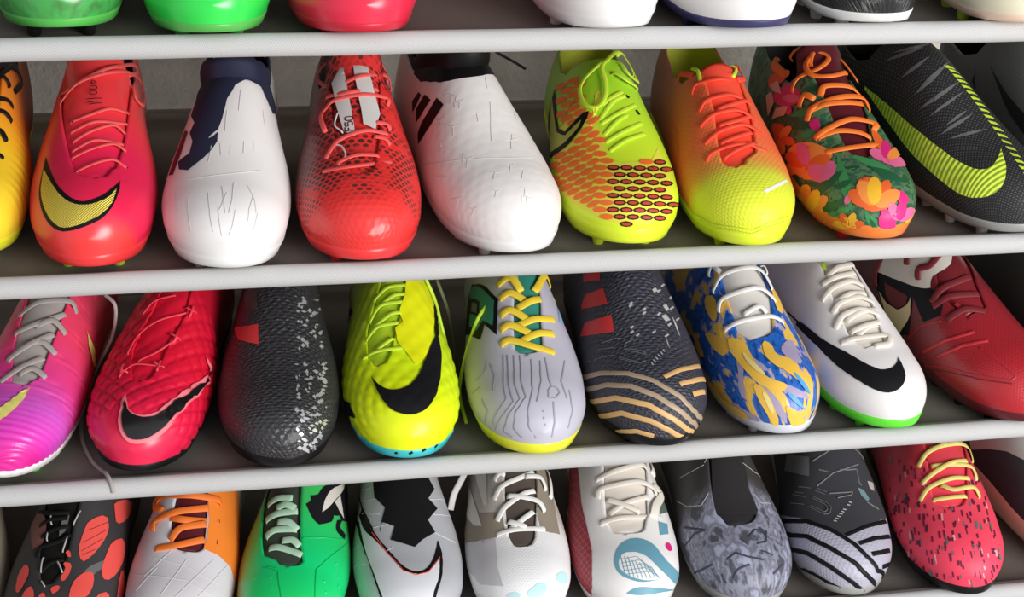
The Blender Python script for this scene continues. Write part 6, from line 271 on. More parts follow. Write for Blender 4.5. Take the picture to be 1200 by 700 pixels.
  dec=(('dash_print','dash_dark',((0.4,((854,64),(860,79),(807,74),(800,60))),(0.4,((867,-384),(867,-365),(811,-394),(811,-413))),(0.4,((551,298),(570,337),(511,394),(487,351))),(0.4,((843,-198),(847,-189),(774,-212),(774,-222))),(0.4,((685,-232),(685,-217),(626,-246),(626,-260))),(0.4,((1099,-547),(1094,-527),(1072,-542),(1077,-561))),(0.4,((634,-408),(631,-389),(591,-418),(594,-442))),(0.4,((1241,489),(1209,508),(1207,508))),(0.4,((770,-866),(754,-842),(766,-943),(792,-971))),(0.4,((917,88),(924,107),(881,103),(874,84))),(0.4,((300,-308),(300,-255),(259,-289),(262,-341))),(0.4,((29,-900),(8,-885),(11,952),(11,-967))),(0.4,((356,451),(383,489),(372,685),(334,652))),(0.4,((465,-41),(471,-21),(383,-21),(377,-41))),(0.4,((1120,-274),(1123,-265),(1094,-270),(1091,-279))),(0.4,((1120,-919),(1052,-833),(1058,-876),(1154,-995))),(0.4,((1278,465),(1276,465),(1257,484),(1257,480))),(0.4,((487,-828),(463,-800),(457,-862),(484,-890))),(0.4,((1064,-384),(1061,-365),(1032,-375),(1035,-394))),(0.4,((634,-317),(631,-294),(562,-337),(564,-365))),(0.4,((516,-141),(519,-122),(436,-141),(433,-165))),(0.4,((1018,160),(1027,184),(994,184),(986,160))),(0.4,((1038,308),(1052,341),(1021,337),(1006,303))),(0.4,((917,-274),(917,-255),(864,-274),(864,-294))),(0.4,((1294,-394),(1292,-384),(1264,-389),(1267,-403))),(0.4,((1292,456),(1269,475),(1269,470))),(0.4,((1027,-317),(1027,-298),(994,-308),(994,-327))),(0.4,((911,-217),(914,-198),(860,-217),(860,-232))),(0.4,((924,7),(930,21),(867,12),(864,2))),(0.4,((796,-585),(785,-561),(738,-613),(750,-637))),(0.4,((1212,508),(1209,508),(1170,527),(1172,527))),(0.4,((1400,-480),(1391,-461),(1370,-461),(1379,-484))),(0.4,((1226,341),(1271,442),(1212,394),(1187,332))),(0.4,((358,475),(374,489),(366,690),(345,680))),(0.4,((980,-418),(973,-394),(930,-418),(933,-442))),(0.4,((1339,-432),(1331,-408),(1297,-418),(1306,-442))),(0.4,((1313,-494),(1308,-480),(1267,-494),(1269,-504))),(0.4,((1257,480),(1257,484),(1229,499))),(0.4,((677,-594),(674,-580),(634,-637),(639,-656))),(0.4,((789,351),(804,375),(738,394),(722,370))),(0.4,((758,-246),(758,-227),(693,-255),(693,-274))),(0.4,((599,-346),(599,-322),(543,-365),(546,-384))),(0.4,((920,-613),(907,-580),(881,-604),(894,-632))),(0.4,((187,150),(201,179),(120,585),(102,599))),(0.4,((994,327),(1003,346),(943,341),(933,322))),(0.4,((391,-327),(385,-284),(324,-337),(329,-384))),(0.4,((1331,427),(1328,427),(1315,437))),(0.4,((663,-279),(663,-255),(618,-279),(618,-303))),(0.4,((1200,-795),(1187,-766),(1172,-790),(1187,-819))),(0.4,((864,-1000),(860,-1000),(836,-1000),(840,-1000))),(0.4,((1154,184),(1159,198),(1131,193),(1126,179))),(0.4,((594,7),(599,31),(532,31),(524,2))),(0.4,((811,-613),(796,-585),(766,-618),(781,-652))),(0.4,((527,432),(559,484),(530,580),(487,523))),(0.4,((964,-370),(958,-346),(911,-365),(917,-394))),(0.4,((1222,-255),(1222,-241),(1190,-246),(1190,-260))),(0.4,((1299,-356),(1292,-332),(1269,-341),(1274,-360))),(0.4,((1241,-332),(1236,-308),(1204,-317),(1209,-337))),(0.4,((559,341),(578,370),(527,422),(508,394))),(0.4,((822,-84),(829,-69),(792,-79),(785,-93))),(0.4,((726,-255),(730,-241),(666,-270),(666,-284))),(0.4,((1072,-1000),(1032,-952),(1021,-1000),(1024,-1000))),(0.4,((1187,-671),(1167,-632),(1131,-661),(1149,-699))),(0.4,((924,-394),(920,-375),(864,-403),(867,-422))),(0.4,((548,79),(556,98),(519,107),(508,84))),(0.4,((901,-1000),(894,-1000),(871,-1000),(878,-1000))),(0.4,((594,103),(602,122),(540,131),(530,107))),(0.4,((914,609),(917,609),(854,628),(854,632))),(0.4,((1152,-513),(1147,-499),(1102,-518),(1104,-532))),(0.4,((1102,370),(1120,408),(1086,394),(1069,360))),(0.4,((726,-160),(730,-136),(690,-150),(687,-174))),(0.4,((792,-1000),(785,-1000),(742,-1000),(754,-1000))),(0.4,((961,-60),(964,-36),(914,-45),(911,-69))),(0.4,((607,-465),(605,-446),(559,-489),(564,-513))),(0.4,((1061,-379),(1055,-356),(1030,-365),(1035,-389))),(0.4,((1255,484),(1253,484),(1234,494),(1236,494))),(0.4,((1391,-962),(1267,-800),(1257,-842),(1355,-967))),(0.4,((867,-1000),(864,-1000),(818,-1000),(825,-1000))),(0.4,((907,303),(920,332),(871,327),(857,298))),(0.4,((1162,-618),(1147,-585),(1107,-613),(1123,-647))),(0.4,((854,-523),(850,-499),(822,-518),(829,-542))),(0.4,((1417,-928),(1326,-809),(1319,-842),(1442,-1000))),(0.4,((658,-227),(658,-203),(626,-217),(626,-241))),(0.4,((1271,-322),(1269,-308),(1238,-317),(1241,-327))),(0.4,((898,-599),(891,-580),(857,-609),(864,-632))),(0.4,((366,179),(377,203),(337,236),(326,217))),(0.4,((758,-303),(758,-279),(687,-317),(690,-341))),(0.4,((1281,-1000),(1238,-1000),(1241,-1000))),(0.4,((807,298),(818,313),(762,322),(750,308))),(0.4,((992,203),(1003,236),(943,232),(930,198))),(0.4,((976,-246),(976,-236),(952,-246),(952,-255))),(0.4,((1172,217),(1182,251),(1147,246),(1136,212))),(0.4,((580,-652),(575,-628),(538,-704),(546,-723))),(0.4,((1236,-680),(1231,-666),(1200,-685),(1207,-704))),(0.4,((973,-1000),(967,-1000),(943,-1000),(949,-1000))),(0.4,((1069,-365),(1066,-346),(1018,-365),(1021,-384))),(0.4,((1000,-1000),(997,-1000),(964,-1000))),(0.4,((1107,-494),(1104,-475),(1075,-489),(1080,-508))),(0.4,((874,-1000),(871,-1000),(833,-1000),(836,-1000))),(0.4,((746,-408),(746,-389),(690,-432),(693,-451))),(0.4,((1290,-184),(1290,-174),(1274,-174),(1274,-184))),(0.4,((867,-1000),(864,-1000),(825,-1000),(829,-1000))),(0.4,((811,-107),(815,-84),(762,-98),(758,-122))),(0.4,((241,-652),(230,-609),(201,-747),(214,-785))),(0.4,((1182,-704),(1167,-671),(1128,-704),(1147,-742))),(0.4,((1027,-647),(1015,-618),(989,-647),(1000,-675))),(0.4,((943,-1000),(901,-1000),(904,-1000))),(0.4,((1283,265),(1299,303),(1271,294),(1257,255))),(0.4,((409,551),(441,589),(444,690),(407,652))),(0.4,((904,55),(907,64),(854,60),(847,45))),(0.4,((174,-924),(144,-905),(120,-1000),(152,-1000))),(0.4,((687,-103),(690,-79),(637,-88),(634,-117))),(0.4,((1126,-1000),(1123,-1000),(1072,-1000))),(0.4,((1317,437),(1315,437),(1292,456),(1294,456))),(0.4,((1032,-1000),(1030,-1000),(992,-1000),(994,-1000))),(0.4,((854,-1000),(847,-1000),(807,-1000),(815,-1000))),(0.4,((615,-656),(613,-642),(575,-714),(580,-733))),(0.4,((1285,-1000),(1283,-1000),(1229,-1000),(1231,-1000))),(0.4,((1243,489),(1241,489),(1212,508),(1214,508))),(0.4,((914,-542),(907,-523),(854,-566),(857,-580))),(0.4,((742,-900),(714,-866),(722,-924),(754,-962))),(0.4,((591,93),(602,126),(562,131),(551,98))),(0.4,((682,88),(690,112),(639,112),(631,93))),(0.4,((401,-771),(388,-747),(369,-847),(385,-866))),(0.4,((1226,499),(1224,499),(1197,518),(1200,513))),(0.4,((1217,-384),(1212,-365),(1177,-370),(1182,-394))),(0.4,((1222,-618),(1212,-594),(1180,-609),(1190,-632))),(0.4,((878,-613),(871,-589),(825,-637),(836,-656))),(0.4,((1370,408),(1368,408),(1350,418),(1350,413))),(0.4,((292,518),(313,542),(340,800),(310,795))),(0.4,((1175,274),(1190,313),(1167,308),(1154,270))),(0.4,((372,-284),(372,-251),(300,-298),(302,-341))),(0.4,((952,-322),(952,-308),(924,-317),(927,-337))),(0.4,((1462,-1000),(1333,-833),(1394,-981),(1408,-1000))),(0.4,((278,790),(302,795),(452,986),(441,995))),(0.4,((1012,-737),(1000,-709),(983,-733),(997,-761))),(0.4,((508,-365),(503,-327),(425,-389),(433,-432))),(0.4,((1157,-551),(1144,-523),(1128,-532),(1139,-561))),(0.4,((653,-852),(626,-819),(626,-919),(663,-957))),(0.4,((516,-900),(498,-876),(503,-967),(527,-995))),(0.4,((774,-2),(781,21),(746,17),(738,-7))),(0.4,((1335,-671),(1331,-656),(1299,-666),(1308,-685))),(0.4,((943,-141),(943,-126),(917,-131),(914,-146))),(0.4,((155,709),(193,728),(297,957),(238,943))),(0.4,((874,-699),(857,-666),(833,-695),(854,-733))),(0.4,((655,-198),(655,-174),(618,-189),(618,-217))),(0.4,((742,-7),(746,2),(677,-2),(671,-12))),(0.4,((639,-551),(634,-527),(605,-566),(613,-585))),(0.4,((1141,-470),(1134,-446),(1102,-456),(1110,-484))),(0.4,((864,232),(878,265),(843,265),(825,227))),(0.4,((1018,-780),(1012,-761),(994,-804),(1003,-823))),(0.4,((1136,-637),(1120,-604),(1094,-618),(1110,-656))),(0.4,((1304,-260),(1301,-246),(1278,-251),(1278,-265))),(0.4,((1149,-499),(1141,-470),(1099,-489),(1107,-513))),(0.4,((722,337),(738,360),(701,370),(690,351))),(0.4,((1248,-227),(1246,-212),(1219,-217),(1219,-232))),(0.4,((321,-618),(310,-585),(270,-709),(284,-742))),(0.4,((1030,150),(1038,174),(997,169),(992,146))),(0.4,((457,-403),(452,-370),(412,-413),(417,-446))),(0.4,((1175,-480),(1167,-456),(1128,-470),(1136,-494))),(0.4,((174,-26),(182,12),(48,212),(8,255))),(0.4,((742,-1000),(738,-1000),(701,-1000))),(0.4,((860,-408),(857,-384),(800,-418),(804,-442))),(0.4,((829,-785),(807,-752),(789,-800),(818,-838))),(0.4,((1099,-561),(1088,-532),(1052,-556),(1061,-580))),(0.4,((473,103),(484,136),(409,174),(396,131))),(0.4,((358,947),(449,986),(401,1000),(369,1000))))),('dash_print','grey_mid',((0.4,((1260,-332),(1255,-313),(1224,-317),(1226,-337))),(0.4,((952,-64),(955,-50),(927,-55),(924,-74))),(0.4,((1444,-685),(1421,-647),(1394,-656),(1417,-695))),(0.4,((554,-833),(530,-804),(527,-924),(559,-957))),(0.4,((854,308),(871,341),(796,346),(777,313))),(0.4,((1488,-580),(1474,-556),(1433,-566),(1450,-594))),(0.4,((754,-809),(738,-785),(730,-833),(750,-862))),(0.4,((514,-298),(511,-270),(463,-298),(468,-332))),(0.4,((1248,332),(1281,408),(1226,375),(1204,317))),(0.4,((551,69),(556,84),(481,98),(473,84))),(0.4,((294,-943),(278,-924),(276,-1000),(286,-1000))),(0.4,((548,7),(556,31),(495,36),(490,7))),(0.4,((546,475),(578,523),(567,661),(514,599))),(0.4,((804,107),(811,136),(750,136),(742,107))),(0.4,((815,-7),(818,7),(770,-2),(766,-12))),(0.4,((610,432),(634,470),(602,523),(575,484))),(0.4,((570,-613),(559,-585),(532,-632),(546,-661))),(0.4,((674,-270),(674,-246),(597,-284),(599,-313))),(0.4,((804,165),(815,189),(742,189),(734,169))),(0.4,((836,-933),(796,-890),(804,-938),(860,-1000))),(0.4,((825,117),(833,146),(781,141),(774,112))),(0.4,((227,-547),(219,-504),(174,-661),(187,-704))),(0.4,((468,12),(473,26),(415,31),(409,12))),(0.4,((1055,-403),(1052,-389),(1030,-394),(1032,-413))),(0.4,((1180,-499),(1170,-470),(1147,-480),(1157,-508))),(0.4,((570,-828),(546,-800),(540,-914),(572,-947))),(0.4,((884,-675),(878,-656),(850,-695),(857,-714))),(0.4,((1159,-508),(1149,-480),(1126,-489),(1134,-518))),(0.4,((1226,-570),(1217,-547),(1190,-561),(1200,-585))),(0.4,((792,107),(800,126),(766,122),(758,103))),(0.4,((1224,-255),(1224,-246),(1195,-251),(1192,-260))),(0.4,((610,-375),(607,-356),(564,-389),(567,-408))),(0.4,((1328,432),(1326,432),(1306,442),(1308,442))),(0.4,((796,-561),(789,-542),(754,-575),(762,-594))),(0.4,((917,-828),(884,-785),(871,-814),(917,-876))),(0.4,((1009,117),(1015,136),(973,131),(967,112))),(0.4,((51,-671),(40,-618),(5,895),(8,-909))),(0.4,((804,-1000),(800,-1000),(754,-1000),(758,-1000))),(0.4,((316,-747),(305,-718),(289,-790),(302,-809))))),('dash_print','dash_pale',((0.4,((94,-642),(80,-585),(45,-838),(64,-852))),(0.4,((1214,284),(1229,322),(1190,308),(1177,274))),(0.4,((1041,341),(1055,370),(1006,365),(992,337))),(0.4,((463,236),(476,260),(431,298),(417,274))),(0.4,((1299,-432),(1292,-413),(1257,-418),(1264,-442))),(0.4,((1167,-241),(1167,-227),(1144,-227),(1147,-246))),(0.4,((914,-189),(917,-169),(850,-189),(847,-208))),(0.4,((857,-847),(833,-814),(836,-890),(871,-933))),(0.4,((182,337),(198,360),(169,609),(152,609))),(0.4,((1141,189),(1149,203),(1120,198),(1115,184))),(0.4,((850,-41),(854,-31),(822,-36),(818,-50))),(0.4,((1064,-494),(1058,-470),(1027,-489),(1035,-513))),(0.4,((860,-1000),(854,-1000),(825,-1000),(833,-1000))),(0.4,((588,-561),(578,-532),(532,-599),(543,-628))),(0.4,((543,370),(570,418),(524,499),(490,442))),(0.4,((682,-174),(682,-150),(623,-169),(623,-198))),(0.4,((878,260),(888,279),(843,274),(833,255))),(0.4,((1234,-618),(1226,-599),(1200,-613),(1212,-637))),(0.4,((924,-623),(914,-599),(874,-637),(884,-661))),(0.4,((911,-642),(904,-623),(860,-661),(871,-685))),(0.4,((1253,484),(1250,484),(1217,504),(1219,504))),(0.4,((500,126),(508,141),(455,160),(447,146))),(0.4,((1162,-1000),(1159,-1000),(1118,-1000),(1120,-1000))),(0.4,((284,222),(297,270),(262,351),(241,298))),(0.4,((548,-599),(546,-580),(508,-647),(514,-666))),(0.4,((1413,-1000),(1313,-871),(1337,-967))),(0.4,((1170,-260),(1170,-246),(1136,-251),(1136,-265))),(0.4,((881,-914),(840,-862),(847,-914),(904,-981)))))),
  str=(),
  lace=(('pale_yellow_lace',4.2,1.4,2,(((1267,-279),(1313,-160),(1337,-2),(1406,289)),((1333,-126),(1357,146),(1419,389),(1346,418)),((1162,-284),(1200,-126),(1243,31),(1294,255)),((1241,-150),(1238,79),(1257,265),(1197,322)),((1064,-346),(1120,-208),(1154,-2),(1180,212)),((1120,-103),(1080,-2),(1115,193),(1064,274)),((1032,-222),(1027,-45),(1044,112)))),)),
 'd10':dict(dec=(('top_band','grey_light',((0.4,((1720,-575),(1714,-547),(1670,-499),(1625,-451),(1582,-399),(1543,-341),(1506,-279),(1476,-212),(1450,-136),(1431,-50),(1421,41),(1379,-21),(1339,-74),(1299,-122),(1262,-174),(1222,-222),(1274,-265),(1324,-303),(1379,-346),(1431,-394),(1488,-442),(1547,-508),(1607,-570),(1652,-623),(1696,-675),(1720,-632))),)),),
  str=(),
  lace=()),
 'a1':dict(dec=(),
  str=(),
  lace=()),
 'a2':dict(dec=(),
  str=(),
  lace=()),
 'a3':dict(dec=(),
  str=(),
  lace=()),
 'a4':dict(dec=(),
  str=(),
  lace=()),
 'a5':dict(dec=(),
  str=(),
  lace=()),
 'a7':dict(dec=(),
  str=(),
  lace=()),
 'a6':dict(dec=(),
  str=(),
  lace=()),
}

# ------------------------------------------------------------------ mesh helpers
def mesh_obj(name,verts,faces,mat,parent=None,uv=None,smooth=True,kind=None,mats=None,doubles=0):
    me=bpy.data.meshes.new(name); me.from_pydata([tuple(map(float,v)) for v in verts],[],faces)
    if uv is not None:
        l=me.uv_layers.new(name='UVMap'); idx=np.empty(len(me.loops),np.int32); me.loops.foreach_get('vertex_index',idx); l.data.foreach_set('uv',np.asarray(uv,np.float32)[idx].ravel())
    if doubles:
        bm=bmesh.new(); bm.from_mesh(me); bmesh.ops.remove_doubles(bm,verts=bm.verts,dist=doubles); bmesh.ops.recalc_face_normals(bm,faces=bm.faces); bm.to_mesh(me); bm.free()
    if smooth: me.polygons.foreach_set('use_smooth',[True]*len(me.polygons))
    for q in (mats or [mat]): me.materials.append(q)
    o=bpy.data.objects.new(name,me); COL.objects.link(o)
    if parent: o.parent=parent
    if kind: o['kind']=kind
    return o
def grid_faces(nr,nc,base=0,closed=False):
    f=[]
    for i in range(nr-1):
        for j in range(nc if closed else nc-1):
            a=base+i*nc+j; b=base+i*nc+(j+1)%nc; f.append((a,b,b+nc,a+nc))
    return f
def relief_of(kind,p):
    L=p['L']*100
    if kind is None: return None
    if kind=='diamond':
        def f(t,v):
            a=v*7.5; b=t*L; m=np.clip((b-2.0)/1.5,0,1)*np.clip((17-b)/2,0,1)
            x=(a+b*.8)/1.45; y=(a-b*.8)/1.45
            return m*.0019*np.minimum(1,1.9*np.minimum(np.abs(np.sin(np.pi*x)),np.abs(np.sin(np.pi*y))))-.0005
    elif kind=='facet':
        def f(t,v):
            a=v*7.5; b=t*L; m=np.clip((b-1.2)/1.5,0,1)
            x=(a+b*.7)/1.3; y=(a-b*.7)/1.3
            return m*.0010*np.abs(np.sin(np.pi*x)*np.sin(np.pi*y))
    elif kind=='ribs':
        def f(t,v): return .0010*np.abs(np.sin(np.pi*(t*L-.12*(v*7.5)**2*.3)/.58))
    elif kind=='ridges':
        def f(t,v): return .0011*np.clip((t*L-3)/2,0,1)*np.clip((np.abs(v)-.35)/.2,0,1)*np.abs(np.sin(np.pi*(t*L)/.85))
    return f
class Shape:
    def __init__(s,p,relief=None): s.p=p; s.rel=relief_of(relief,p)
    def raw(s,t,v): return surface(s.p,t,v)
    def normal(s,t,v):
        e=.004; T0=np.broadcast_arrays(np.asarray(t,float),np.asarray(v,float))[0]; t=np.clip(np.asarray(t,float),.003,.997); v=np.asarray(v,float)
        a=s.raw(t+e*.5,v)-s.raw(t-e*.5,v); b=s.raw(t,np.clip(v+e,-1,1))-s.raw(t,np.clip(v-e,-1,1))
        n=np.cross(b,a)
        l=np.linalg.norm(n,axis=-1,keepdims=True); n=n/np.maximum(l,1e-12); k=np.clip(1-np.asarray(T0)/.004,0,1)[...,None]; n=n*(1-k)+np.array([0,-1.,0])*k
        return n
    def at(s,t,v,off=0.0):
        t,v=np.broadcast_arrays(np.asarray(t,float),np.asarray(v,float)); P=s.raw(t,v); n=s.normal(t,v)
        h=off+(s.rel(t,v) if s.rel else 0.0)
        return P+n*np.asarray(h)[...,None] if np.ndim(h) else P+n*h
    def uv(s,t,v):
        t,v=np.broadcast_arrays(np.asarray(t,float),np.asarray(v,float)); k=np.clip(1-t/.16,0,1); w_=np.clip(half_width(t,s.p.get('blunt',2.2))/.47,0,1)
        drop=s.raw(t,0*v)[...,2]-s.raw(t,v)[...,2]
        return np.stack([v*7.5*w_,t*s.p['L']*100-100*drop*k],-1)
    def bvh(s):
        if not hasattr(s,'_b'):
            t=np.linspace(0,1,70)**1.8*.5; v=np.linspace(-1,1,81); T_,V_=np.meshgrid(t,v,indexing='ij'); P=s.at(T_,V_).reshape(-1,3)
            s._b=BVHTree.FromPolygons([Vector(p) for p in P],grid_faces(70,81))
        return s._b
COLLAR=[(.68,.40),(.76,.46),(.87,.42),(.95,.32),(1.0,.16)]
def opening(throat,sock,cs=0.0):
    """(t, v_left, v_right) of the cut for throat and collar"""
    if throat:
        th=[(a/1000,b/1000,c/1000) for a,b,c in throat if a<620]
        ts,v0=th[0][0],th[0][1]; pts=[th[0]]
        if len(th)>1:
            q=th[1]; d=min(.02,(q[0]-ts)*.5)
            fl,fr=v0+(q[1]-v0)*.8,v0+(q[2]-v0)*.8
            pts+=[(ts+d*.12,v0+(fl-v0)*.45,v0+(fr-v0)*.45),(ts+d*.45,v0+(fl-v0)*.8,v0+(fr-v0)*.8),(ts+d,fl,fr)]
            pts+=[x for x in th[1:] if x[0]>ts+d+.002]
    else:
        ts=sock; v0=0; pts=[(ts,0,0),(ts+.008,-.12,.12),(ts+.03,-.22,.22)]
    pts=[x for x in pts if x[0]<.655+cs]
    for a,b in COLLAR: pts.append((a+cs*(1-a)/.32,-b,b))
    T=[x[0] for x in pts]; Lv=[x[1] for x in pts]; Rv=[x[2] for x in pts]
    return ts,v0,(lambda t:np.where(t<=ts,v0*np.clip(t/.15,0,1)**2*(3-2*np.clip(t/.15,0,1)),np.interp(t,T,Lv))),(lambda t:np.where(t<=ts,v0*np.clip(t/.15,0,1)**2*(3-2*np.clip(t/.15,0,1)),np.interp(t,T,Rv))),T
def tube_mesh(paths):
    """paths: list of (centres, normals, width, thick); elliptical cross-section"""
    V=[];Fc=[];NS=8
    for c,nn,wd,th in paths:
        c=np.asarray(c); n=len(c); tg=np.gradient(c,axis=0); tg/=np.maximum(np.linalg.norm(tg,axis=1,keepdims=True),1e-9)
        sd=np.cross(tg,nn); sd/=np.maximum(np.linalg.norm(sd,axis=1,keepdims=True),1e-9); up=np.cross(sd,tg)
        base=len(V)
        for i in range(n):
            for k in range(NS):
                a=2*math.pi*k/NS; V.append(c[i]+sd[i]*math.cos(a)*wd/2+up[i]*math.sin(a)*th/2)
        Fc+=grid_faces(n,NS,base,True); Fc.append(tuple(base+k for k in range(NS))[::-1]); Fc.append(tuple(base+(n-1)*NS+k for k in range(NS)))
    return V,Fc
def ribbon_mesh(paths):
    V=[];Fc=[]
    for c,nn,wd,th in paths:
        c=np.asarray(c); n=len(c); tg=np.gradient(c,axis=0); tg/=np.maximum(np.linalg.norm(tg,axis=1,keepdims=True),1e-9)
        sd=np.cross(tg,nn); sd/=np.maximum(np.linalg.norm(sd,axis=1,keepdims=True),1e-9); up=np.cross(sd,tg); base=len(V)
        for i in range(n):
            for k,h in((-.5,-.25),(-.42,.3),(0,.5),(.42,.3),(.5,-.25)): V.append(c[i]+sd[i]*k*wd+up[i]*h*th)
        Fc+=grid_faces(n,5,base)
    return V,Fc
def catmull(P,sub):
    P=np.asarray(P,float)
    if len(P)==2: return np.array([P[0]+(P[1]-P[0])*i/sub for i in range(sub+1)])
    Q=np.vstack([2*P[0]-P[1],P,2*P[-1]-P[-2]]); o=[]
    for i in range(1,len(Q)-2):
        for k in range(sub):
            t=k/sub; a,b,c,d=Q[i-1],Q[i],Q[i+1],Q[i+2]
            o.append(.5*((2*b)+(c-a)*t+(2*a-5*b+4*c-d)*t*t+(3*b-a-3*c+d)*t**3))
    o.append(P[-1]); return np.array(o)
def tv(pl):
    q=np.array(pl,float); return np.clip((q[:,0]/2000)**2,0,.9),np.clip(q[:,1]/1000,-.995,.995)
def surf_path(S,pl,width,thick,lift,dive):
    t,v=tv(pl)
    if dive and len(t)==2: t=np.array([t[0],t.mean(),t[1]]); v=np.array([v[0],v.mean(),v[1]])
    if not dive:                               # keep the print hugging the curve
        P=S.raw(t,v); T2=[t[0]];V2=[v[0]]
        for i in range(1,len(t)):
            k=max(1,int(np.linalg.norm(P[i]-P[i-1])/.003)) if min(t[i],t[i-1])>.012 else 1
            for j in range(1,k+1):
                f=j/k; q=t[i-1]**.5+(t[i]**.5-t[i-1]**.5)*f; T2.append(q*q); V2.append(v[i-1]+(v[i]-v[i-1])*f)
        t,v=np.array(T2),np.array(V2)
    n=len(t); off=np.full(n,lift)
    if dive: off[0]=off[-1]=-.0006
    c=S.at(t,v,off); nn=S.normal(t,v); k=6 if dive else 3
    if dive:                                   # steep ends so the lace drops into its eyelet
        c=np.vstack([c[0],c[0]*.8+c[1]*.2+nn[0]*lift*.7,c[1:-1],c[-1]*.8+c[-2]*.2+nn[-1]*lift*.7,c[-1]]); nn=np.vstack([nn[0],nn[0],nn[1:-1],nn[-1],nn[-1]])
    return catmull(c,k),catmull(nn,k),width,thick
LIFT=dict(swoosh_line=.0011,swoosh_edge=.0006,patch_line=.0009,lettering=.0012,sole_dash=.0010,stripe=.0007,knit_line=.0006)
STUFF=('sole_dash','patch_line','knit_cell','foil_fleck','dash_print','knit_fleck','side_mark','crease','circuit_line','eyelet','snake_scale','camo_stroke','lettering','stud_dot','stitch_line')
DV=np.array([0,-.75,.66]); DV/=np.linalg.norm(DV); E2=np.array([0,DV[2],-DV[1]])
def decal_mesh(S,polys,extra=0.0):
    V=[];Fc=[];UV=[]
    for off,pl in polys:
        t,v=tv(pl); toe=t.min()<.05
        if toe:
            P3=S.raw(t,v); pl=[(float(a[0]),float(a@E2)) for a in P3]
        else: pl=[(float(b)*.075,float(a)*S.p['L']) for a,b in zip(t,v)]
        P=[]
        for i in range(len(pl)):
            a=Vector(pl[i]); b=Vector(pl[(i+1)%len(pl)]); k=max(1,int((b-a).length/.003))
            for j in range(k): P.append(a+(b-a)*(j/k))
        n=len(P); xs=[q.x for q in P]; ys=[q.y for q in P]; pts=list(P); g=.003
        if max(xs)-min(xs)>g and max(ys)-min(ys)>g:
            y=min(ys)+g/2; r=0
            while y<max(ys):
                x=min(xs)+g/2+(g/2 if r%2 else 0)
                while x<max(xs):
                    pts.append(Vector((x,y))); x+=g
                y+=g; r+=1
        try: vo,ed,fa,*_=delaunay_2d_cdt(pts,[],[list(range(n))],1,1e-6)
        except Exception: continue
        b=len(V)
        if not fa: continue
        if toe:
            tree=S.bvh(); o=off/1000+extra
            for q in vo:
                p0=np.array([q.x,0,0])+E2*q.y+DV*.3; hit=tree.ray_cast(Vector(p0),Vector(-DV))
                if hit[0] is None: hit=tree.find_nearest(Vector(np.array([q.x,0,0])+E2*q.y+DV*.02))
                nn=hit[1] if hit[1].dot(Vector(DV))>0 else -hit[1]
                V.append(tuple(hit[0]+nn*o)); UV.append((q.x*100,q.y*100))
        else:
            tt=np.array([q.y for q in vo])/S.p['L']; vv=np.clip(np.array([q.x for q in vo])/.075,-1,1)
            X=S.at(np.clip(tt,.002,.95),vv,off/1000+extra); V+=list(X); UV+=list(S.uv(tt,vv))
        Fc+=[tuple(b+i for i in f) for f in fa]
    return V,Fc,UV
def stud_mesh(r1,r2,h,n=10):
    V=[];Fc=[]
    for z,r in((h,r1*1.25),(h*.75,r1),(h*.12,r2),(0,r2*.8)):
        for k in range(n): V.append((r*math.cos(2*math.pi*k/n),r*math.sin(2*math.pi*k/n),z))
    Fc=grid_faces(4,n,0,True)+[tuple(range(3*n,4*n))[::-1],tuple(range(n))]
    me=bpy.data.meshes.new('stud'); me.from_pydata(V,[],[f[::-1] for f in Fc]); me.polygons.foreach_set('use_smooth',[True]*len(me.polygons)); return me
STUDS={}
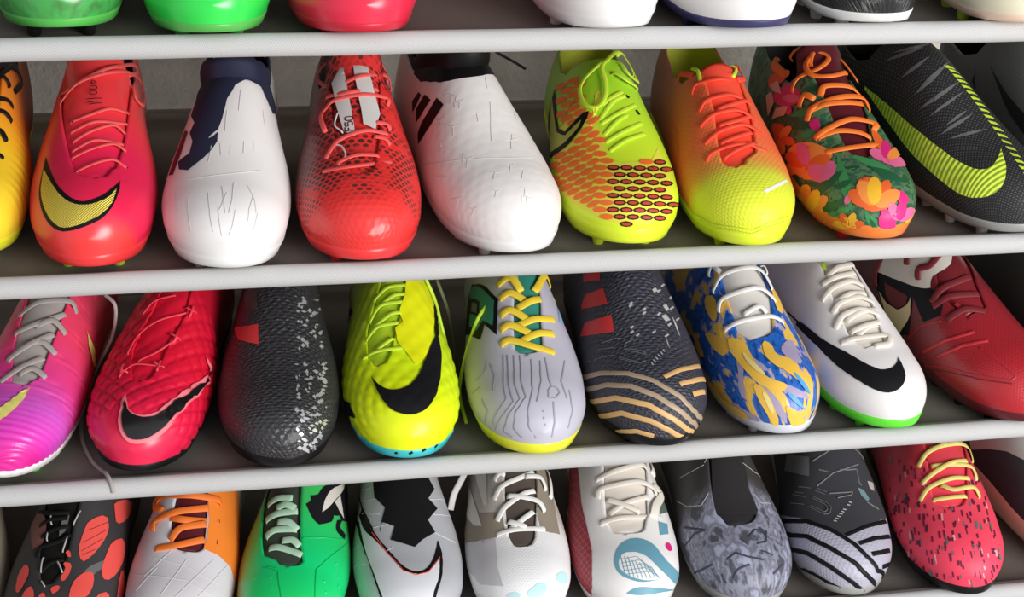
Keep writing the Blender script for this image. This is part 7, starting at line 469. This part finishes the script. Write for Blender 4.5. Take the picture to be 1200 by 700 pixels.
def build_shoe(key,name,label,group,upper,sole,stud=None,tongue=None,lining='lining_dark',relief=None,sock=None,collar=None,rim=.9,soleth=.004,insole='lining_dark',tend=.665,cs=0.0,traise=.016,plain_lace=None):
    p=FIT[key]; art=dict(ART[key]); S=Shape(p,relief)
    if plain_lace:                             # boots whose throat the photo hides: ordinary tongue and crossed laces
        sq=lambda x:int(2000*x**.5)
        art['throat']=((350,0,0),(400,-150,150),(570,-200,200))
        art['lace']=((plain_lace,4,1.3,1.8,tuple(((sq(x),-250),(sq(x+.02),0),(sq(x+d),250)) for x in(.385,.42,.455,.49,.525) for d in(.0,.03))),)
    root=bpy.data.objects.new(name,None); COL.objects.link(root); root.empty_display_size=.03
    root.location=(p['x'],p['y'],p['z']); root.rotation_euler=(0,0,p['yaw'])
    root['label']=label; root['category']='shoe'; root['group']=group
    ts,v0,fl,fr,T=opening(art.get('throat'),sock or .585,cs)
    nr=130 if relief else 84; nc=52 if relief else 30
    t=np.unique(np.concatenate([1-np.cos(np.linspace(0,math.pi/2,int(nr*.35))) if False else np.linspace(0,1,int(nr*.35))**1.8*.2,np.linspace(.2,.86,int(nr*.5)),.86+.14*np.sin(np.linspace(0,math.pi/2,int(nr*.2))),np.array([x for x in T if x<.7])]).round(5))
    nr=len(t); V=[];Fc=[];UV=[]
    for side in(0,1):
        q=np.linspace(0,1,nc)[None,:]; a=fl(t)[:,None]; b=fr(t)[:,None]
        v=(-1+(a+1)*q) if side==0 else (b+(1-b)*q)
        tt=np.repeat(t[:,None],nc,1); X=S.at(tt,v); base=len(V); V+=list(X.reshape(-1,3)); UV+=list(S.uv(tt,v).reshape(-1,2)); Fc+=grid_faces(nr,nc,base)
    up=mesh_obj('upper',V,Fc,None,root,UV,mats=[MATS[upper],MATS[lining]],doubles=2e-5)
    so=up.modifiers.new('thickness','SOLIDIFY'); so.thickness=.0018; so.offset=-1; so.material_offset=1; so.material_offset_rim=0
    # sole: rim wall + bottom plate
    ts_=np.concatenate([np.linspace(0,1,24)**1.8*.2,np.linspace(.2,.86,26)[1:],(.86+.14*np.sin(np.linspace(0,math.pi/2,12)))[1:]])
    V=[];UV=[]
    vr=np.linspace(rim,1,4)
    for tt in ts_:
        tta=np.full(4,tt); Lw=S.at(tta,-vr,.0009); Rw=S.at(tta,vr[::-1],.0009); Lw[0]=S.at(tt,-rim,-.0003); Rw[-1]=S.at(tt,rim,-.0003)
        z0=float(sole_z(tt))-soleth; xl=Lw[-1][0]; xr=Rw[0][0]; yy=tt*p['L']; cx=(xl+xr)/2
        bt=np.array([[cx+(xl-cx)*f,yy,z0] for f in(.97,.6,.0)]+[[cx+(xr-cx)*f,yy,z0] for f in(.6,.97)])
        row=np.vstack([Lw,bt,Rw]); V+=list(row); UV+=[(r_[0]*100,r_[1]*100) for r_ in row]
    so_=mesh_obj('sole',V,grid_faces(len(ts_),13),MATS[sole],root,UV,doubles=1e-6)
    # studs
    ck=stud or sole
    if ck not in STUDS: STUDS[ck]=stud_mesh(.0062,.0046,.0165); STUDS[ck].materials.append(MATS[ck])
    s0=p.get('asym',0)
    for st,f in((.15,-.5),(.15,.5),(.26,-.68),(.26,.68),(.38,-.66),(.38,.66),(.78,-.6),(.78,.6),(.91,-.45),(.91,.45)):
        b=surface(p,np.array([st,st]),np.array([-1.,1.])); cx=(b[0][0]+b[1][0])/2; hw=(b[1][0]-b[0][0])/2
        o=bpy.data.objects.new('stud',STUDS[ck]); COL.objects.link(o); o.parent=so_; o.location=(cx+hw*f,st*p['L'],0)
        o.scale=(1,1,(float(sole_z(st))-soleth+.001)/.0165)
    # insole
    tt=np.linspace(.3,.985,30); V=[]
    for x in tt:
        b=surface(p,np.array([x,x]),np.array([-1.,1.])); 
        for f in(.04,.5,.96): V.append(b[0]+(b[1]-b[0])*f+np.array([0,0,.003]))
    mesh_obj('insole',V,grid_faces(30,3),MATS[insole],root)
    if art.get('throat'):
        tt=np.linspace(ts+.006,tend,34); V=[];UV=[];q=np.linspace(0,1,15)
        for x in tt:
            a=float(fl(x))-.07; b=float(fr(x))+.07
            if x>.6: a=max(a,-.34); b=min(b,.34)
            vv=a+(b-a)*q; k=max(0,(x-(tend-.1))/.1)
            P=S.at(np.full(15,x),vv,-.0032+.0015*np.sin(np.pi*q)); P[:,2]+=traise*k*k; P[:,1]-=.002*k
            V+=list(P); UV+=list(S.uv(np.full(15,x),vv))
        o=mesh_obj('tongue',V,grid_faces(34,15),MATS[tongue or upper],root,UV); m=o.modifiers.new('thickness','SOLIDIFY'); m.thickness=.0024; m.offset=-1
    if collar:
        tl=np.concatenate([np.linspace(ts+.0,.66,8),np.linspace(.66,1,16)[1:]]); Lp=[(x,float(fl(x))) for x in tl]; Rp=[(x,float(fr(x))) for x in tl[::-1][1:-1]]
        path=Lp+Rp; P=np.array([S.at(a,b,-.0008) for a,b in path]); c=P.mean(0); V=[]
        hh=[(-.004,.97),(.0,.995),(.007,1.03),(.014,1.035),(.019,1.0),(.0185,.95),(.008,.93)]
        for dz,sc in hh:
            for k,a in enumerate(P): V.append((c[0]+(a[0]-c[0])*sc,c[1]+(a[1]-c[1])*sc,a[2]+dz*(1.0 if path[k][0]<.75 else .6)))
        mesh_obj('collar',V,grid_faces(len(hh),len(path),0,True),MATS[collar],root)
    for part,mat,polys in art.get('dec',()):
        many=part in STUFF
        for grp in ([polys] if many else [[q] for q in polys]):
            V,Fc,UV=decal_mesh(S,grp,(.0012 if relief=='diamond' else .0007) if relief else 0)
            if V: mesh_obj(part,V,Fc,MATS[mat],up,UV,kind='stuff' if many else None)
    for part,mat,wd,th,lines in art.get('str',()):
        many=part in STUFF
        for grp in ([lines] if many else [[l] for l in lines]):
            V,Fc=(tube_mesh if part in ('ridge','side_line','thread_line') else ribbon_mesh)([surf_path(S,l,wd/1000,th/1000,LIFT.get(part,.0003),False) for l in grp]); mesh_obj(part,V,Fc,MATS[mat],up,kind='stuff' if many else None)
    for mat,wd,th,lift,lines in art.get('lace',()):
        ps=[surf_path(S,l,wd*1.2/1000,th/1000,(lift+.35*(i%3))/1000,True) for i,l in enumerate(lines)]
        for grp in ([[q] for q in ps] if len(ps)<4 else [ps]):
            V,Fc=tube_mesh(grp); mesh_obj('laces' if len(grp)>1 else 'lace',V,Fc,MATS[mat],root)
    return root
# ------------------------------------------------------------------ material library
def weave(t,c):
    _,u,v=t.uv(); a=t.m('SINE',t.m('MULTIPLY',t.m('ADD',u,t.m('MULTIPLY',v,.8)),42)); b=t.m('SINE',t.m('MULTIPLY',t.m('SUBTRACT',u,t.m('MULTIPLY',v,.8)),42))
    h=t.m('ADD',a,t.m('MULTIPLY',b,.5)); n=t.noise(9,detail=4); t.bump(t.m('ADD',h,t.m('MULTIPLY',n,2)),.35,.0006)
    return t.mix(t.m('MULTIPLY',t.step(a,.0,.9),.5),c,lin((150,149,147)))
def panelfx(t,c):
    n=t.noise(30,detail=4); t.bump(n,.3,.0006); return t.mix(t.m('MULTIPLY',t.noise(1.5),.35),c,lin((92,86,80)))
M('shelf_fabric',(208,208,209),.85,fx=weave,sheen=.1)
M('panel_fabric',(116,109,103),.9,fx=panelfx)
def plaster(t,c):
    tc=t.new('ShaderNodeTexCoord').outputs['Object']; n=t.noise(140,tc,4); n2=t.noise(9,tc,2); t.bump(n,.9,.004); return t.mix(t.m('MULTIPLY',n2,.5),c,lin((216,209,196)))
M('wall_plaster',(236,230,218),.9,fx=plaster)
M('floor_tile',(150,140,128),.6); M('rod_metal',(170,172,175),.35,.8); M('plastic_grey',(120,122,125),.45)
for n,c,r in [('black',(22,21,23),.5),('black_soft',(24,24,28),.55),('black_lace',(24,23,22),.7),('charcoal',(48,46,48),.6),('navy',(34,38,66),.75),('maroon_dark',(90,24,36),.5),('crease_grey',(224,222,224),.6),
 ('coral_lace',(246,96,92),.6),('coral_red_lace',(255,82,58),.6),('pale_grey',(214,208,206),.6),('knit_yellow',(232,226,70),.7),('orange_knit',(246,116,44),.7),('rust',(190,64,40),.7),('lime_lace',(206,238,60),.6),('lime_flat',(208,240,70),.5),('lime_dark',(176,206,40),.5),
 ('white',(246,245,244),.5),('offwhite',(228,220,210),.55),('cream_lace',(240,232,220),.65),('white_lace',(244,242,238),.65),('leaf_green',(66,150,88),.5),('leaf_dark',(36,96,62),.5),('pink_print',(240,110,160),.5),('peach',(252,150,70),.5),('orange_print',(240,104,44),.5),('yellow_print',(250,190,50),.5),('magenta_print',(226,40,130),.5),('pale_pink',(240,196,190),.5),
 ('orange_lace',(255,130,50),.6),('grey_mid',(112,112,114),.6),('grey_light',(190,188,184),.5),('pale_yellow',(246,240,130),.5),('grey_lace',(176,168,164),.7),('pink_outline',(255,130,140),.5),('pink_lace',(244,70,90),.5),('red_bar',(226,62,66),.5),('grey_red',(86,66,66),.5),('yellow_panel',(240,244,20),.45),('teal',(52,140,124),.55),('pale_blue',(150,190,230),.5),('circuit_grey',(164,162,174),.55),('yellow_lace',(248,216,60),.7),
 ('tan_stripe',(176,154,128),.45),('gold_stripe',(222,178,118),.4),('camo_lavender',(176,164,196),.5),('camo_yellow',(250,200,80),.5),('camo_pale',(250,232,150),.5),('camo_light',(90,170,236),.5),('dark_red',(110,26,34),.5),('cream_gold',(222,204,156),.45),('maroon_lace',(120,32,40),.65),('red_ridge',(182,44,52),.35),('coral_patch',(250,92,84),.5),('dusty_red',(132,84,78),.6),('orange_panel',(255,140,50),.45),('pale_green_lace',(176,212,184),.65),('green_dark',(20,196,108),.3),('green_light',(70,236,160),.35),
 ('aqua',(196,236,240),.5),('aqua_grey',(120,150,156),.5),('grey_taupe',(150,138,122),.7),('teal_print',(108,164,184),.5),('slate_green',(96,112,104),.6),('navy_grey',(64,66,84),.65),('pale_yellow_lace',(240,224,130),.65),('dash_dark',(104,24,60),.6),('dash_pale',(246,170,170),.6),('lining_dark',(52,50,50),.85),('lining_grey',(120,116,112),.85),('lining_lime',(190,196,60),.8),('lining_white',(216,212,206),.8),('lining_red',(150,40,50),.8),('olive_lace',(110,112,80),.7),('tongue_brown',(84,74,66),.8),('tongue_olive',(58,66,56),.8)]: M(n,c,r)
M('black_gloss',(26,24,26),.25,coat=.5); M('black_knit',(20,20,22),.9); M('charcoal_knit',(56,56,62),.85)
M('silver_flake',(236,236,240),.25,.6); M('silver_white',(232,234,240),.35,.1); M('silver_grey',(206,203,206),.5); M('olive_gold',(178,182,70),.45,.2)
def check(t,c):
    _,u,v=t.uv(); k=t.m('MULTIPLY',t.m('SINE',t.m('MULTIPLY',u,30)),t.m('SINE',t.m('MULTIPLY',v,30))); t.bump(k,.6,.0008); return t.mix(t.step(k,.0,.5),c,lin((214,190,66)))
M('gold_check',(238,216,96),.3,.35,fx=check)
def ribl(t,c):
    _,u,v=t.uv(); k=t.m('SINE',t.m('MULTIPLY',v,13)); t.bump(k,.5,.0008); return t.mix(t.step(k,.3,1),c,lin((198,228,60)))
M('lime_ribbed',(212,240,80),.5,fx=ribl)
def gridred(t,c):
    _,u,v=t.uv(); a=t.m('ABSOLUTE',t.m('SINE',t.m('MULTIPLY',t.m('ADD',u,t.m('MULTIPLY',v,.3)),6))); b=t.m('ABSOLUTE',t.m('SINE',t.m('MULTIPLY',v,5))); k=t.m('MINIMUM',a,b); return t.mix(t.step(k,.1,.2),lin((196,110,116)),c)
M('red_grid',(164,52,64),.5,fx=gridred)
# uppers
def hexdots(sc,st=.5,ys=1.0):
    def f(t,c): t.bump(t.m('SUBTRACT',1.0,t.hexd(sc,ys)),st,.0012)
    return f
def grain(scale=18,st=.25,sx=1,sy=1):
    def f(t,c): t.bump(t.noise(scale,detail=4,sx=sx,sy=sy),st,.0012)
    return f
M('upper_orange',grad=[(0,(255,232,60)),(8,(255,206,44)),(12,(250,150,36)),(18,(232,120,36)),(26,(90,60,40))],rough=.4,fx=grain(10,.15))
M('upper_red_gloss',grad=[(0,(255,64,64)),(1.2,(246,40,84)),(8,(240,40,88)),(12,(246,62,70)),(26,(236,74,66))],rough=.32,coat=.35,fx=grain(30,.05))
M('upper_white',(246,243,242),.42,coat=.15,fx=grain(14,.12)); M('upper_white_texture',(244,240,238),.45,coat=.1,fx=hexdots(1.1,.25))
def f50(t,c):
    d=t.hexd(.5); n=t.noise(.55,detail=2); _,u,v=t.uv()
    lf=t.m('MULTIPLY',t.step(u,1.5,-4.5),t.step(v,3.5,9.0)); nz=t.m('ADD',t.m('MULTIPLY',t.step(n,.40,.54),.9),t.m('MULTIPLY',lf,.7)); cell=t.step(d,.40,.30); f=t.m('MINIMUM',t.m('MULTIPLY',cell,nz),1.0); f=t.m('MULTIPLY',f,t.step(v,1.6,3.2)); t.bump(d,.5,.001)  # lf paints left-rear shade into the base and cell colours
    base=t.mix(t.m('MULTIPLY',lf,.9),c,lin((104,52,50))); return t.mix(f,base,lin((72,44,42)))
M('upper_red_hex',(240,56,54),.38,coat=.2,fx=f50)
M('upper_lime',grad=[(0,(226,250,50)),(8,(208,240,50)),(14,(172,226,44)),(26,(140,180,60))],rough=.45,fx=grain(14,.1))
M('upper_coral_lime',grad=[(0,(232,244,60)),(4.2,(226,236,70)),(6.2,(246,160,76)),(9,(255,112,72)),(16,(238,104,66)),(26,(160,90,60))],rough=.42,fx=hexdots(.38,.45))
def floral(t,c):
    a=t.noise(.9,detail=2); b=t.noise(1.6,detail=3); q=t.ramp(a,[(.3,lin((40,92,60))),(.42,lin((90,140,96))),(.505,lin((190,110,130))),(.515,lin((60,118,84))),(.6,lin((50,104,74))),(.7,lin((110,160,90)))],'CONSTANT'); return t.mix(t.m('MULTIPLY',b,.4),q,lin((34,60,48)))
M('upper_floral',(70,120,90),.42,fx=floral)
def dotrow(t,c):
    d=t.hexd(.34,.6); t.bump(d,.5,.001); return t.mix(t.m('MULTIPLY',t.step(d,.22,.12),.35),c,lin((150,152,150)))
M('upper_charcoal',(46,46,48),.55,fx=dotrow); M('upper_grey',(108,110,108),.55,fx=dotrow)
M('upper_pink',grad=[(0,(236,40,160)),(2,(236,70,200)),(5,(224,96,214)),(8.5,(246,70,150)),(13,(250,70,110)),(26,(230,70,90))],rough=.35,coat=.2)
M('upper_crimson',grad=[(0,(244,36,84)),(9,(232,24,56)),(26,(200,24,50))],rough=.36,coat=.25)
def scales(t,c):
    d=t.hexd(.5,.7); n=t.noise(4,detail=3); t.bump(t.m('ADD',d,n),.9,.0016); return t.mix(t.m('MULTIPLY',t.step(n,.5,.7),.4),c,lin((96,98,108)))
M('upper_black_scale',(52,51,54),.3,fx=scales,coat=.3)
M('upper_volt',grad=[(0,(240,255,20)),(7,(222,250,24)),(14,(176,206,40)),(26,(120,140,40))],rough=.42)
M('upper_silver_lilac',(196,194,208),.45,fx=grain(24,.08))
M('upper_black_gold',(58,58,70),.45,fx=scales)
def cryst(t,c):
    n=t.noise(2.2,detail=5,sx=1.6,sy=.7,rot=.5); t.bump(n,.35,.0015); q=t.mix(t.step(n,.45,.65),c,lin((30,72,156)))
    m=t.noise(.55,detail=4,sx=1.5,sy=.55,rot=-.35); q=t.mix(t.step(m,.50,.52),q,lin((178,168,200))); return t.mix(t.step(m,.535,.55),q,lin((248,200,84)))
M('upper_blue_camo',(40,110,206),.35,coat=.2,fx=cryst)
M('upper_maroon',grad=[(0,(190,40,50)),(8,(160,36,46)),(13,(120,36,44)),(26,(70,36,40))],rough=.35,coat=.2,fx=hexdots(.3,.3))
M('upper_dark_olive',(56,60,56),.6); M('upper_suede',(168,154,134),.95,fx=grain(40,.3))
M('upper_black_red',(62,60,62),.55,fx=grain(9,.25,1,3))
M('upper_quilt',(226,222,228),.4,coat=.15,fx=grain(12,.08))
def greeng(t,c):
    _,u,v=t.uv(); n=t.noise(1.2); t.bump(t.noise(30),.08,.001); return t.mix(t.step(t.m('ADD',u,t.m('MULTIPLY',n,1.2)),-2.2,-4.6),c,lin((168,132,44)))
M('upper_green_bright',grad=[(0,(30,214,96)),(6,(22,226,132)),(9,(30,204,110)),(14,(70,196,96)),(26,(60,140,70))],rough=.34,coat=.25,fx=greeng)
M('upper_silver',(206,208,214),.36,.25,fx=grain(10,.35,2,.6))
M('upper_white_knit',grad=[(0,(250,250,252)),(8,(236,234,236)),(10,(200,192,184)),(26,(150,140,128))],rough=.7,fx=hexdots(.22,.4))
def greycamo(t,c):
    n=t.noise(.5,detail=7,sx=1.5,sy=.8,rot=.6); return t.ramp(n,[(.40,lin((84,84,94))),(.48,lin((150,152,172))),(.53,lin((118,118,132))),(.62,lin((172,176,200)))],'EASE')
def camotop(t,c):
    q=greycamo(t,c); return t.mix(t.step(t.uv()[2],8,11),q,lin((64,62,60)))
M('upper_grey_camo',(110,110,126),.5,fx=camotop)
M('upper_stripe_grey',(182,180,196),.5,fx=hexdots(.4,.5))
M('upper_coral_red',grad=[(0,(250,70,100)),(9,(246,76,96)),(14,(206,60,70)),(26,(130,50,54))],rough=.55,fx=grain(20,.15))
def worn(t,c): return t.mix(t.m('MULTIPLY',t.step(t.noise(.9,detail=5),.4,.75),.7),c,lin((70,96,60)))
M('upper_dark_green',(74,176,84),.3,coat=.3,fx=worn); M('upper_green_gloss',(52,226,84),.28,coat=.4,fx=grain(16,.08))
M('upper_red_plain',(236,44,76),.32,coat=.3); M('upper_cream',(238,232,206),.45)
def creased(t,c):
    n=t.noise(1.4,detail=3,sx=3,sy=.4); t.bump(n,.8,.004)
M('upper_black_leather',(34,34,36),.3,coat=.4,fx=creased)
for n,c,r in [('sole_red',(246,60,62),.35),('sole_white',(240,240,238),.4),('sole_lime',(226,246,50),.4),('sole_orange',(246,130,54),.4),('sole_grey',(160,160,158),.4),('sole_black',(26,25,26),.45),('sole_turquoise',(60,200,206),.4),('sole_yellow',(236,238,50),.4),('sole_green',(104,240,60),.4),('sole_navy',(62,60,104),.45),('sole_cream',(240,212,188),.5),('sole_green_dark',(90,190,84),.35),('stud_orange',(230,110,80),.45),('stud_lime',(196,230,60),.4),('stud_white',(222,220,214),.4),('stud_blue',(70,160,200),.4),('stud_green',(120,230,80),.4),('sole_crimson',(210,36,60),.4),('sole_maroon',(96,24,32),.4),('sole_clear',(214,218,226),.2),('stud_black',(30,30,30),.4),('stud_silver',(200,200,202),.3)]: M(n,c,r)
# ------------------------------------------------------------------ room and rack
def plane(name,vs,mat):
    o=mesh_obj(name,vs,[(0,1,2,3)],MATS[mat],smooth=False); o['kind']='structure'; return o
plane('wall_back',[(-2.2,.46,-1.1),(2.8,.46,-1.1),(2.8,.46,1.6),(-2.2,.46,1.6)],'wall_plaster')
plane('floor',[(-2.2,-3.2,-1.1),(2.8,-3.2,-1.1),(2.8,.46,-1.1),(-2.2,.46,-1.1)],'floor_tile')
rack=bpy.data.objects.new('shoe_rack',None); COL.objects.link(rack); rack.location=(.35,.16,-1.1); rack['label']='pale grey fabric shoe rack with padded front rails holding rows of boots'; rack['category']='shoe rack'
bpy.context.view_layer.update()
RX0,RX1=-.42,1.12
def loc(o,pts): return [(x-.35,y-.16,z+1.1) for x,y,z in pts]
def cyl(name,a,b,r,mat,parent,n=14,local=loc):
    a,b=Vector(a),Vector(b); d=(b-a).normalized(); s=d.orthogonal().normalized(); t=d.cross(s); V=[]
    for c in(a,b):
        for k in range(n): V.append(tuple(c+(s*math.cos(2*math.pi*k/n)+t*math.sin(2*math.pi*k/n))*r))
    return mesh_obj(name,local(None,V),grid_faces(2,n,0,True)+[tuple(range(n))[::-1],tuple(range(n,2*n))],MATS[mat],parent)
sleeve=[(TR*math.cos(2*math.pi*k/24),TR*math.sin(2*math.pi*k/24)) for k in range(25)]
prof=[(.0065,.0050),(.0105,.0042),(.0140,.0005),(.0180,-.0040),(.024,TR-SAG)]
prof+=[(.024+.274*k/16,TR-SAG) for k in range(1,17)]
prof+=[(.304,-.003),(.310,.003),(.316,.0075)]
RB=random.Random(11)
for k in range(-1,5):
    z=-k*H; ph=RB.uniform(0,6)
    def strip(name,pr,nx,mat,y0,wav):
        cum=[0]; V=[];UV=[]
        for i in range(1,len(pr)): cum.append(cum[-1]+math.dist(pr[i],pr[i-1]))
        for i in range(nx+1):
            x=RX0+.02+(RX1-RX0-.04)*i/nx
            for j,(py,pz) in enumerate(pr):
                d=wav*math.sin(x*37+ph)*math.sin(x*11+ph)
                V.append((x,y0+py,z+pz+(min(0,d) if name=='shelf_panel' else d))); UV.append((x*100,cum[j]*100))
        return mesh_obj(name,loc(None,V),grid_faces(nx+1,len(pr)),MATS[mat],rack,UV)
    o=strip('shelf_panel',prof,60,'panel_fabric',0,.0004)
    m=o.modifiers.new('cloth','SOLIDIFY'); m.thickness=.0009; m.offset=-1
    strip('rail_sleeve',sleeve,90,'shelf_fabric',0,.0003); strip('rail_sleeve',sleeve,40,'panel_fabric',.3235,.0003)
    cyl('front_rod',(RX0,0,z),(RX1,0,z),TR-.0016,'rod_metal',rack); cyl('rear_rod',(RX0,.3235,z),(RX1,.3235,z),TR-.0016,'rod_metal',rack)
for x in(RX0,RX1):
    for y in(0,.3235):
        cyl('upright',(x,y,-1.1),(x,y,.26),.0095,'rod_metal',rack)
        for k in range(-1,5): cyl('connector',(x-.013,y,-k*H),(x+.013,y,-k*H),.0125,'plastic_grey',rack)
        cyl('foot_cap',(x,y,-1.1),(x,y,-1.075),.013,'plastic_grey',rack)
# ------------------------------------------------------------------ shoes
G0='boots on the top visible shelf'; G1='boots on the second shelf'; G2='boots on the third shelf'; G3='boots on the bottom visible shelf'
n='football_boot'
SH={}
def B(key,label,grp,*a,**k): SH[key]=build_shoe(key,n,label,grp,*a,**k)
B('a1','scuffed dark green boot with worn toe on tall studs',G0,'upper_dark_green','sole_green_dark','stud_black',rim=.95,plain_lace='black_lace')
B('a2','bright glossy green boot beside the scuffed dark green one',G0,'upper_green_gloss','sole_green_dark',rim=.95,plain_lace='white_lace')
B('a3','glossy red boot with plain toe next to bright green boot',G0,'upper_red_plain','sole_crimson',rim=.95,plain_lace='coral_lace')
B('a4','plain white boot with cream-white sole beside the empty gap',G0,'upper_white','sole_white',plain_lace='white_lace')
B('a5','white boot with thin dark navy sole edge',G0,'upper_white','sole_navy',rim=.96,plain_lace='white_lace')
B('a6','creased black leather boot with white sole',G0,'upper_black_leather','sole_white',rim=.94,plain_lace='black_lace')
B('a7','cream boot with pale lime studs beside the black leather boot',G0,'upper_cream','sole_cream','stud_lime',rim=.96,plain_lace='cream_lace')
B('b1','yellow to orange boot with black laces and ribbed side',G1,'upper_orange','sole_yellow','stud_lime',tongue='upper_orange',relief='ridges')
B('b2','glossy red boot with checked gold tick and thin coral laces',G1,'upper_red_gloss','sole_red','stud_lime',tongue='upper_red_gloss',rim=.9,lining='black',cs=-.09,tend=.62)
B('b3','laceless white boot with ragged navy knit collar',G1,'upper_white','sole_white',sock=.56,collar='navy')
B('b4','red honeycomb mesh boot with white striped tongue and coral laces',G1,'upper_red_hex','sole_red',tongue='upper_red_hex',cs=-.07,tend=.63)
B('b5','laceless white boot with black sock collar and black slanted marks',G1,'upper_white_texture','sole_white','stud_white',sock=.52,collar='black')
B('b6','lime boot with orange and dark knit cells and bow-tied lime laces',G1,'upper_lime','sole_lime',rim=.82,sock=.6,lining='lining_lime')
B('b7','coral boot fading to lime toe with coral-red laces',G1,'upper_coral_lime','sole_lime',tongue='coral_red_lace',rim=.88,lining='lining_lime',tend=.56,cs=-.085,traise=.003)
B('b8','floral printed boot with thick orange laces and orange sole',G1,'upper_floral','sole_orange','sole_crimson',tongue='maroon_dark',rim=.85,cs=-.08,tend=.64)
B('b9','charcoal boot with large ribbed lime tick on its side',G1,'upper_charcoal','sole_grey','stud_silver',sock=.7,cs=.08,rim=.93)
B('b10','mid grey boot with dark pointed tick, beside the charcoal lime-tick boot',G1,'upper_grey','sole_grey','stud_silver',sock=.7,cs=.08)
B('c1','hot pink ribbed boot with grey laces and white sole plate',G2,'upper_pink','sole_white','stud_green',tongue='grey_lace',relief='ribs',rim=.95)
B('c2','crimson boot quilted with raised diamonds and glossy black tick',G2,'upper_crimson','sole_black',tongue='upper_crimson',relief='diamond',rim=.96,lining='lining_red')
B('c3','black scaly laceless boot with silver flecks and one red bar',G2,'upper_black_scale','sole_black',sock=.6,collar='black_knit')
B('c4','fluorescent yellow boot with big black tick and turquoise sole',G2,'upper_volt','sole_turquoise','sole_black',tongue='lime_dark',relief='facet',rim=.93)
B('c5','silver-grey boot with circuit lines, flat yellow laces and yellow sole',G2,'upper_silver_lilac','sole_yellow','stud_blue',tongue='teal',rim=.88)
B('c6','black boot with curved gold stripes across the toe and red bars',G2,'upper_black_gold','sole_black',sock=.6,collar='black_knit')
B('c7','blue boot with yellow and lavender streaks and white laces',G2,'upper_blue_camo','sole_clear',tongue='lining_white',lining='lining_white')
B('c8','white boot with long black tick and lime green sole',G2,'upper_white','sole_green',tongue='offwhite',rim=.9,lining='lining_white')
B('c9','dark maroon boot with white tongue panel and cream-gold tick',G2,'upper_maroon','sole_maroon','sole_black',tongue='upper_maroon')
B('c10','plain dark olive-grey boot behind the maroon boot',G2,'upper_dark_olive','sole_black',sock=.6,plain_lace='black_lace')
B('d0','beige suede boot beside black and coral patched boot',G3,'upper_suede','sole_cream',sock=.6,plain_lace='cream_lace')
B('d1','black boot with coral leaf-shaped patches and black laces',G3,'upper_black_red','sole_black',tongue='black_lace')
B('d2','white quilted boot with orange side panel and orange laces',G3,'upper_quilt','sole_white',tongue='maroon_dark')
B('d3','bright green boot with pale green laces and black emblem',G3,'upper_green_bright','sole_green',tongue='tongue_olive')
B('d4','silver boot with jagged black knit tongue and outlined white tick',G3,'upper_silver','sole_white',sock=.6,collar='black_knit')
B('d5','white knit boot with taupe sides, white laces and aqua-tinted toe',G3,'upper_white_knit','sole_white',tongue='tongue_brown')
B('d6','white boot with teal snake print, red side and cream laces',G3,'upper_white','sole_white',tongue='offwhite')
B('d7','grey camouflage print boot with dark lace cover',G3,'upper_grey_camo','sole_grey',tongue='charcoal')
B('d8','pale grey boot with black curved stripes and charcoal knit upper',G3,'upper_stripe_grey','sole_grey','stud_silver',sock=.62,collar='charcoal_knit')
B('d9','coral red boot with dark dashes and pale yellow laces',G3,'upper_coral_red','sole_black',tongue='upper_coral_red')
B('d10','grey and black boot with cream sole and orange studs',G3,'charcoal_knit','sole_cream','stud_orange',sock=.62,rim=.74)
# loose lace ends hanging between the boots
bpy.context.view_layer.update()
def loose(key,mat,width,pts,thick=.0014):
    r=SH[key]; inv=r.matrix_world.inverted(); q=catmull(np.array([tuple(inv@Vector(x)) for x in pts]),6)
    n=np.tile(np.array([0,-.6,.8]),(len(q),1)); V,Fc=tube_mesh([(q,n,width,thick)]); mesh_obj('lace_end',V,Fc,MATS[mat],r)
loose('c1','grey_lace',.0032,[(-.062,.16,-.285),(-.053,.15,-.292),(-.056,.15,-.318),(-.064,.15,-.337),(-.074,.155,-.359),(-.084,.15,-.380),(-.087,.117,-.3835),(-.085,.08,-.3835),(-.077,.049,-.3835),(-.0685,.027,-.379),(-.064,.008,-.3695),(-.060,-.004,-.370),(-.058,-.010,-.377)])
loose('c5','lime_lace',.0034,[(.286,.14,-.291),(.2737,.13,-.2966),(.263,.12,-.3044),(.2559,.115,-.3222),(.2503,.11,-.3402),(.2462,.105,-.3584),(.2449,.1,-.3732),(.2465,.07,-.3838)])
loose('c4','lime_lace',.0032,[(.2199,.16,-.2828),(.2274,.15,-.2997),(.2319,.13,-.3197),(.236,.12,-.3379)])
loose('c4','olive_lace',.0032,[(.2335,.175,-.2941),(.244,.165,-.3249),(.249,.16,-.3558),(.2487,.15,-.3838)])
loose('d5','white_lace',.006,[(.2672,.16,-.4932),(.2599,.15,-.4997),(.2511,.14,-.5099),(.2465,.13,-.5204)])
loose('b5','black',.0026,[(.285,.21,-.088),(.3046,.22,-.1021),(.314,.215,-.1068)],.0024)
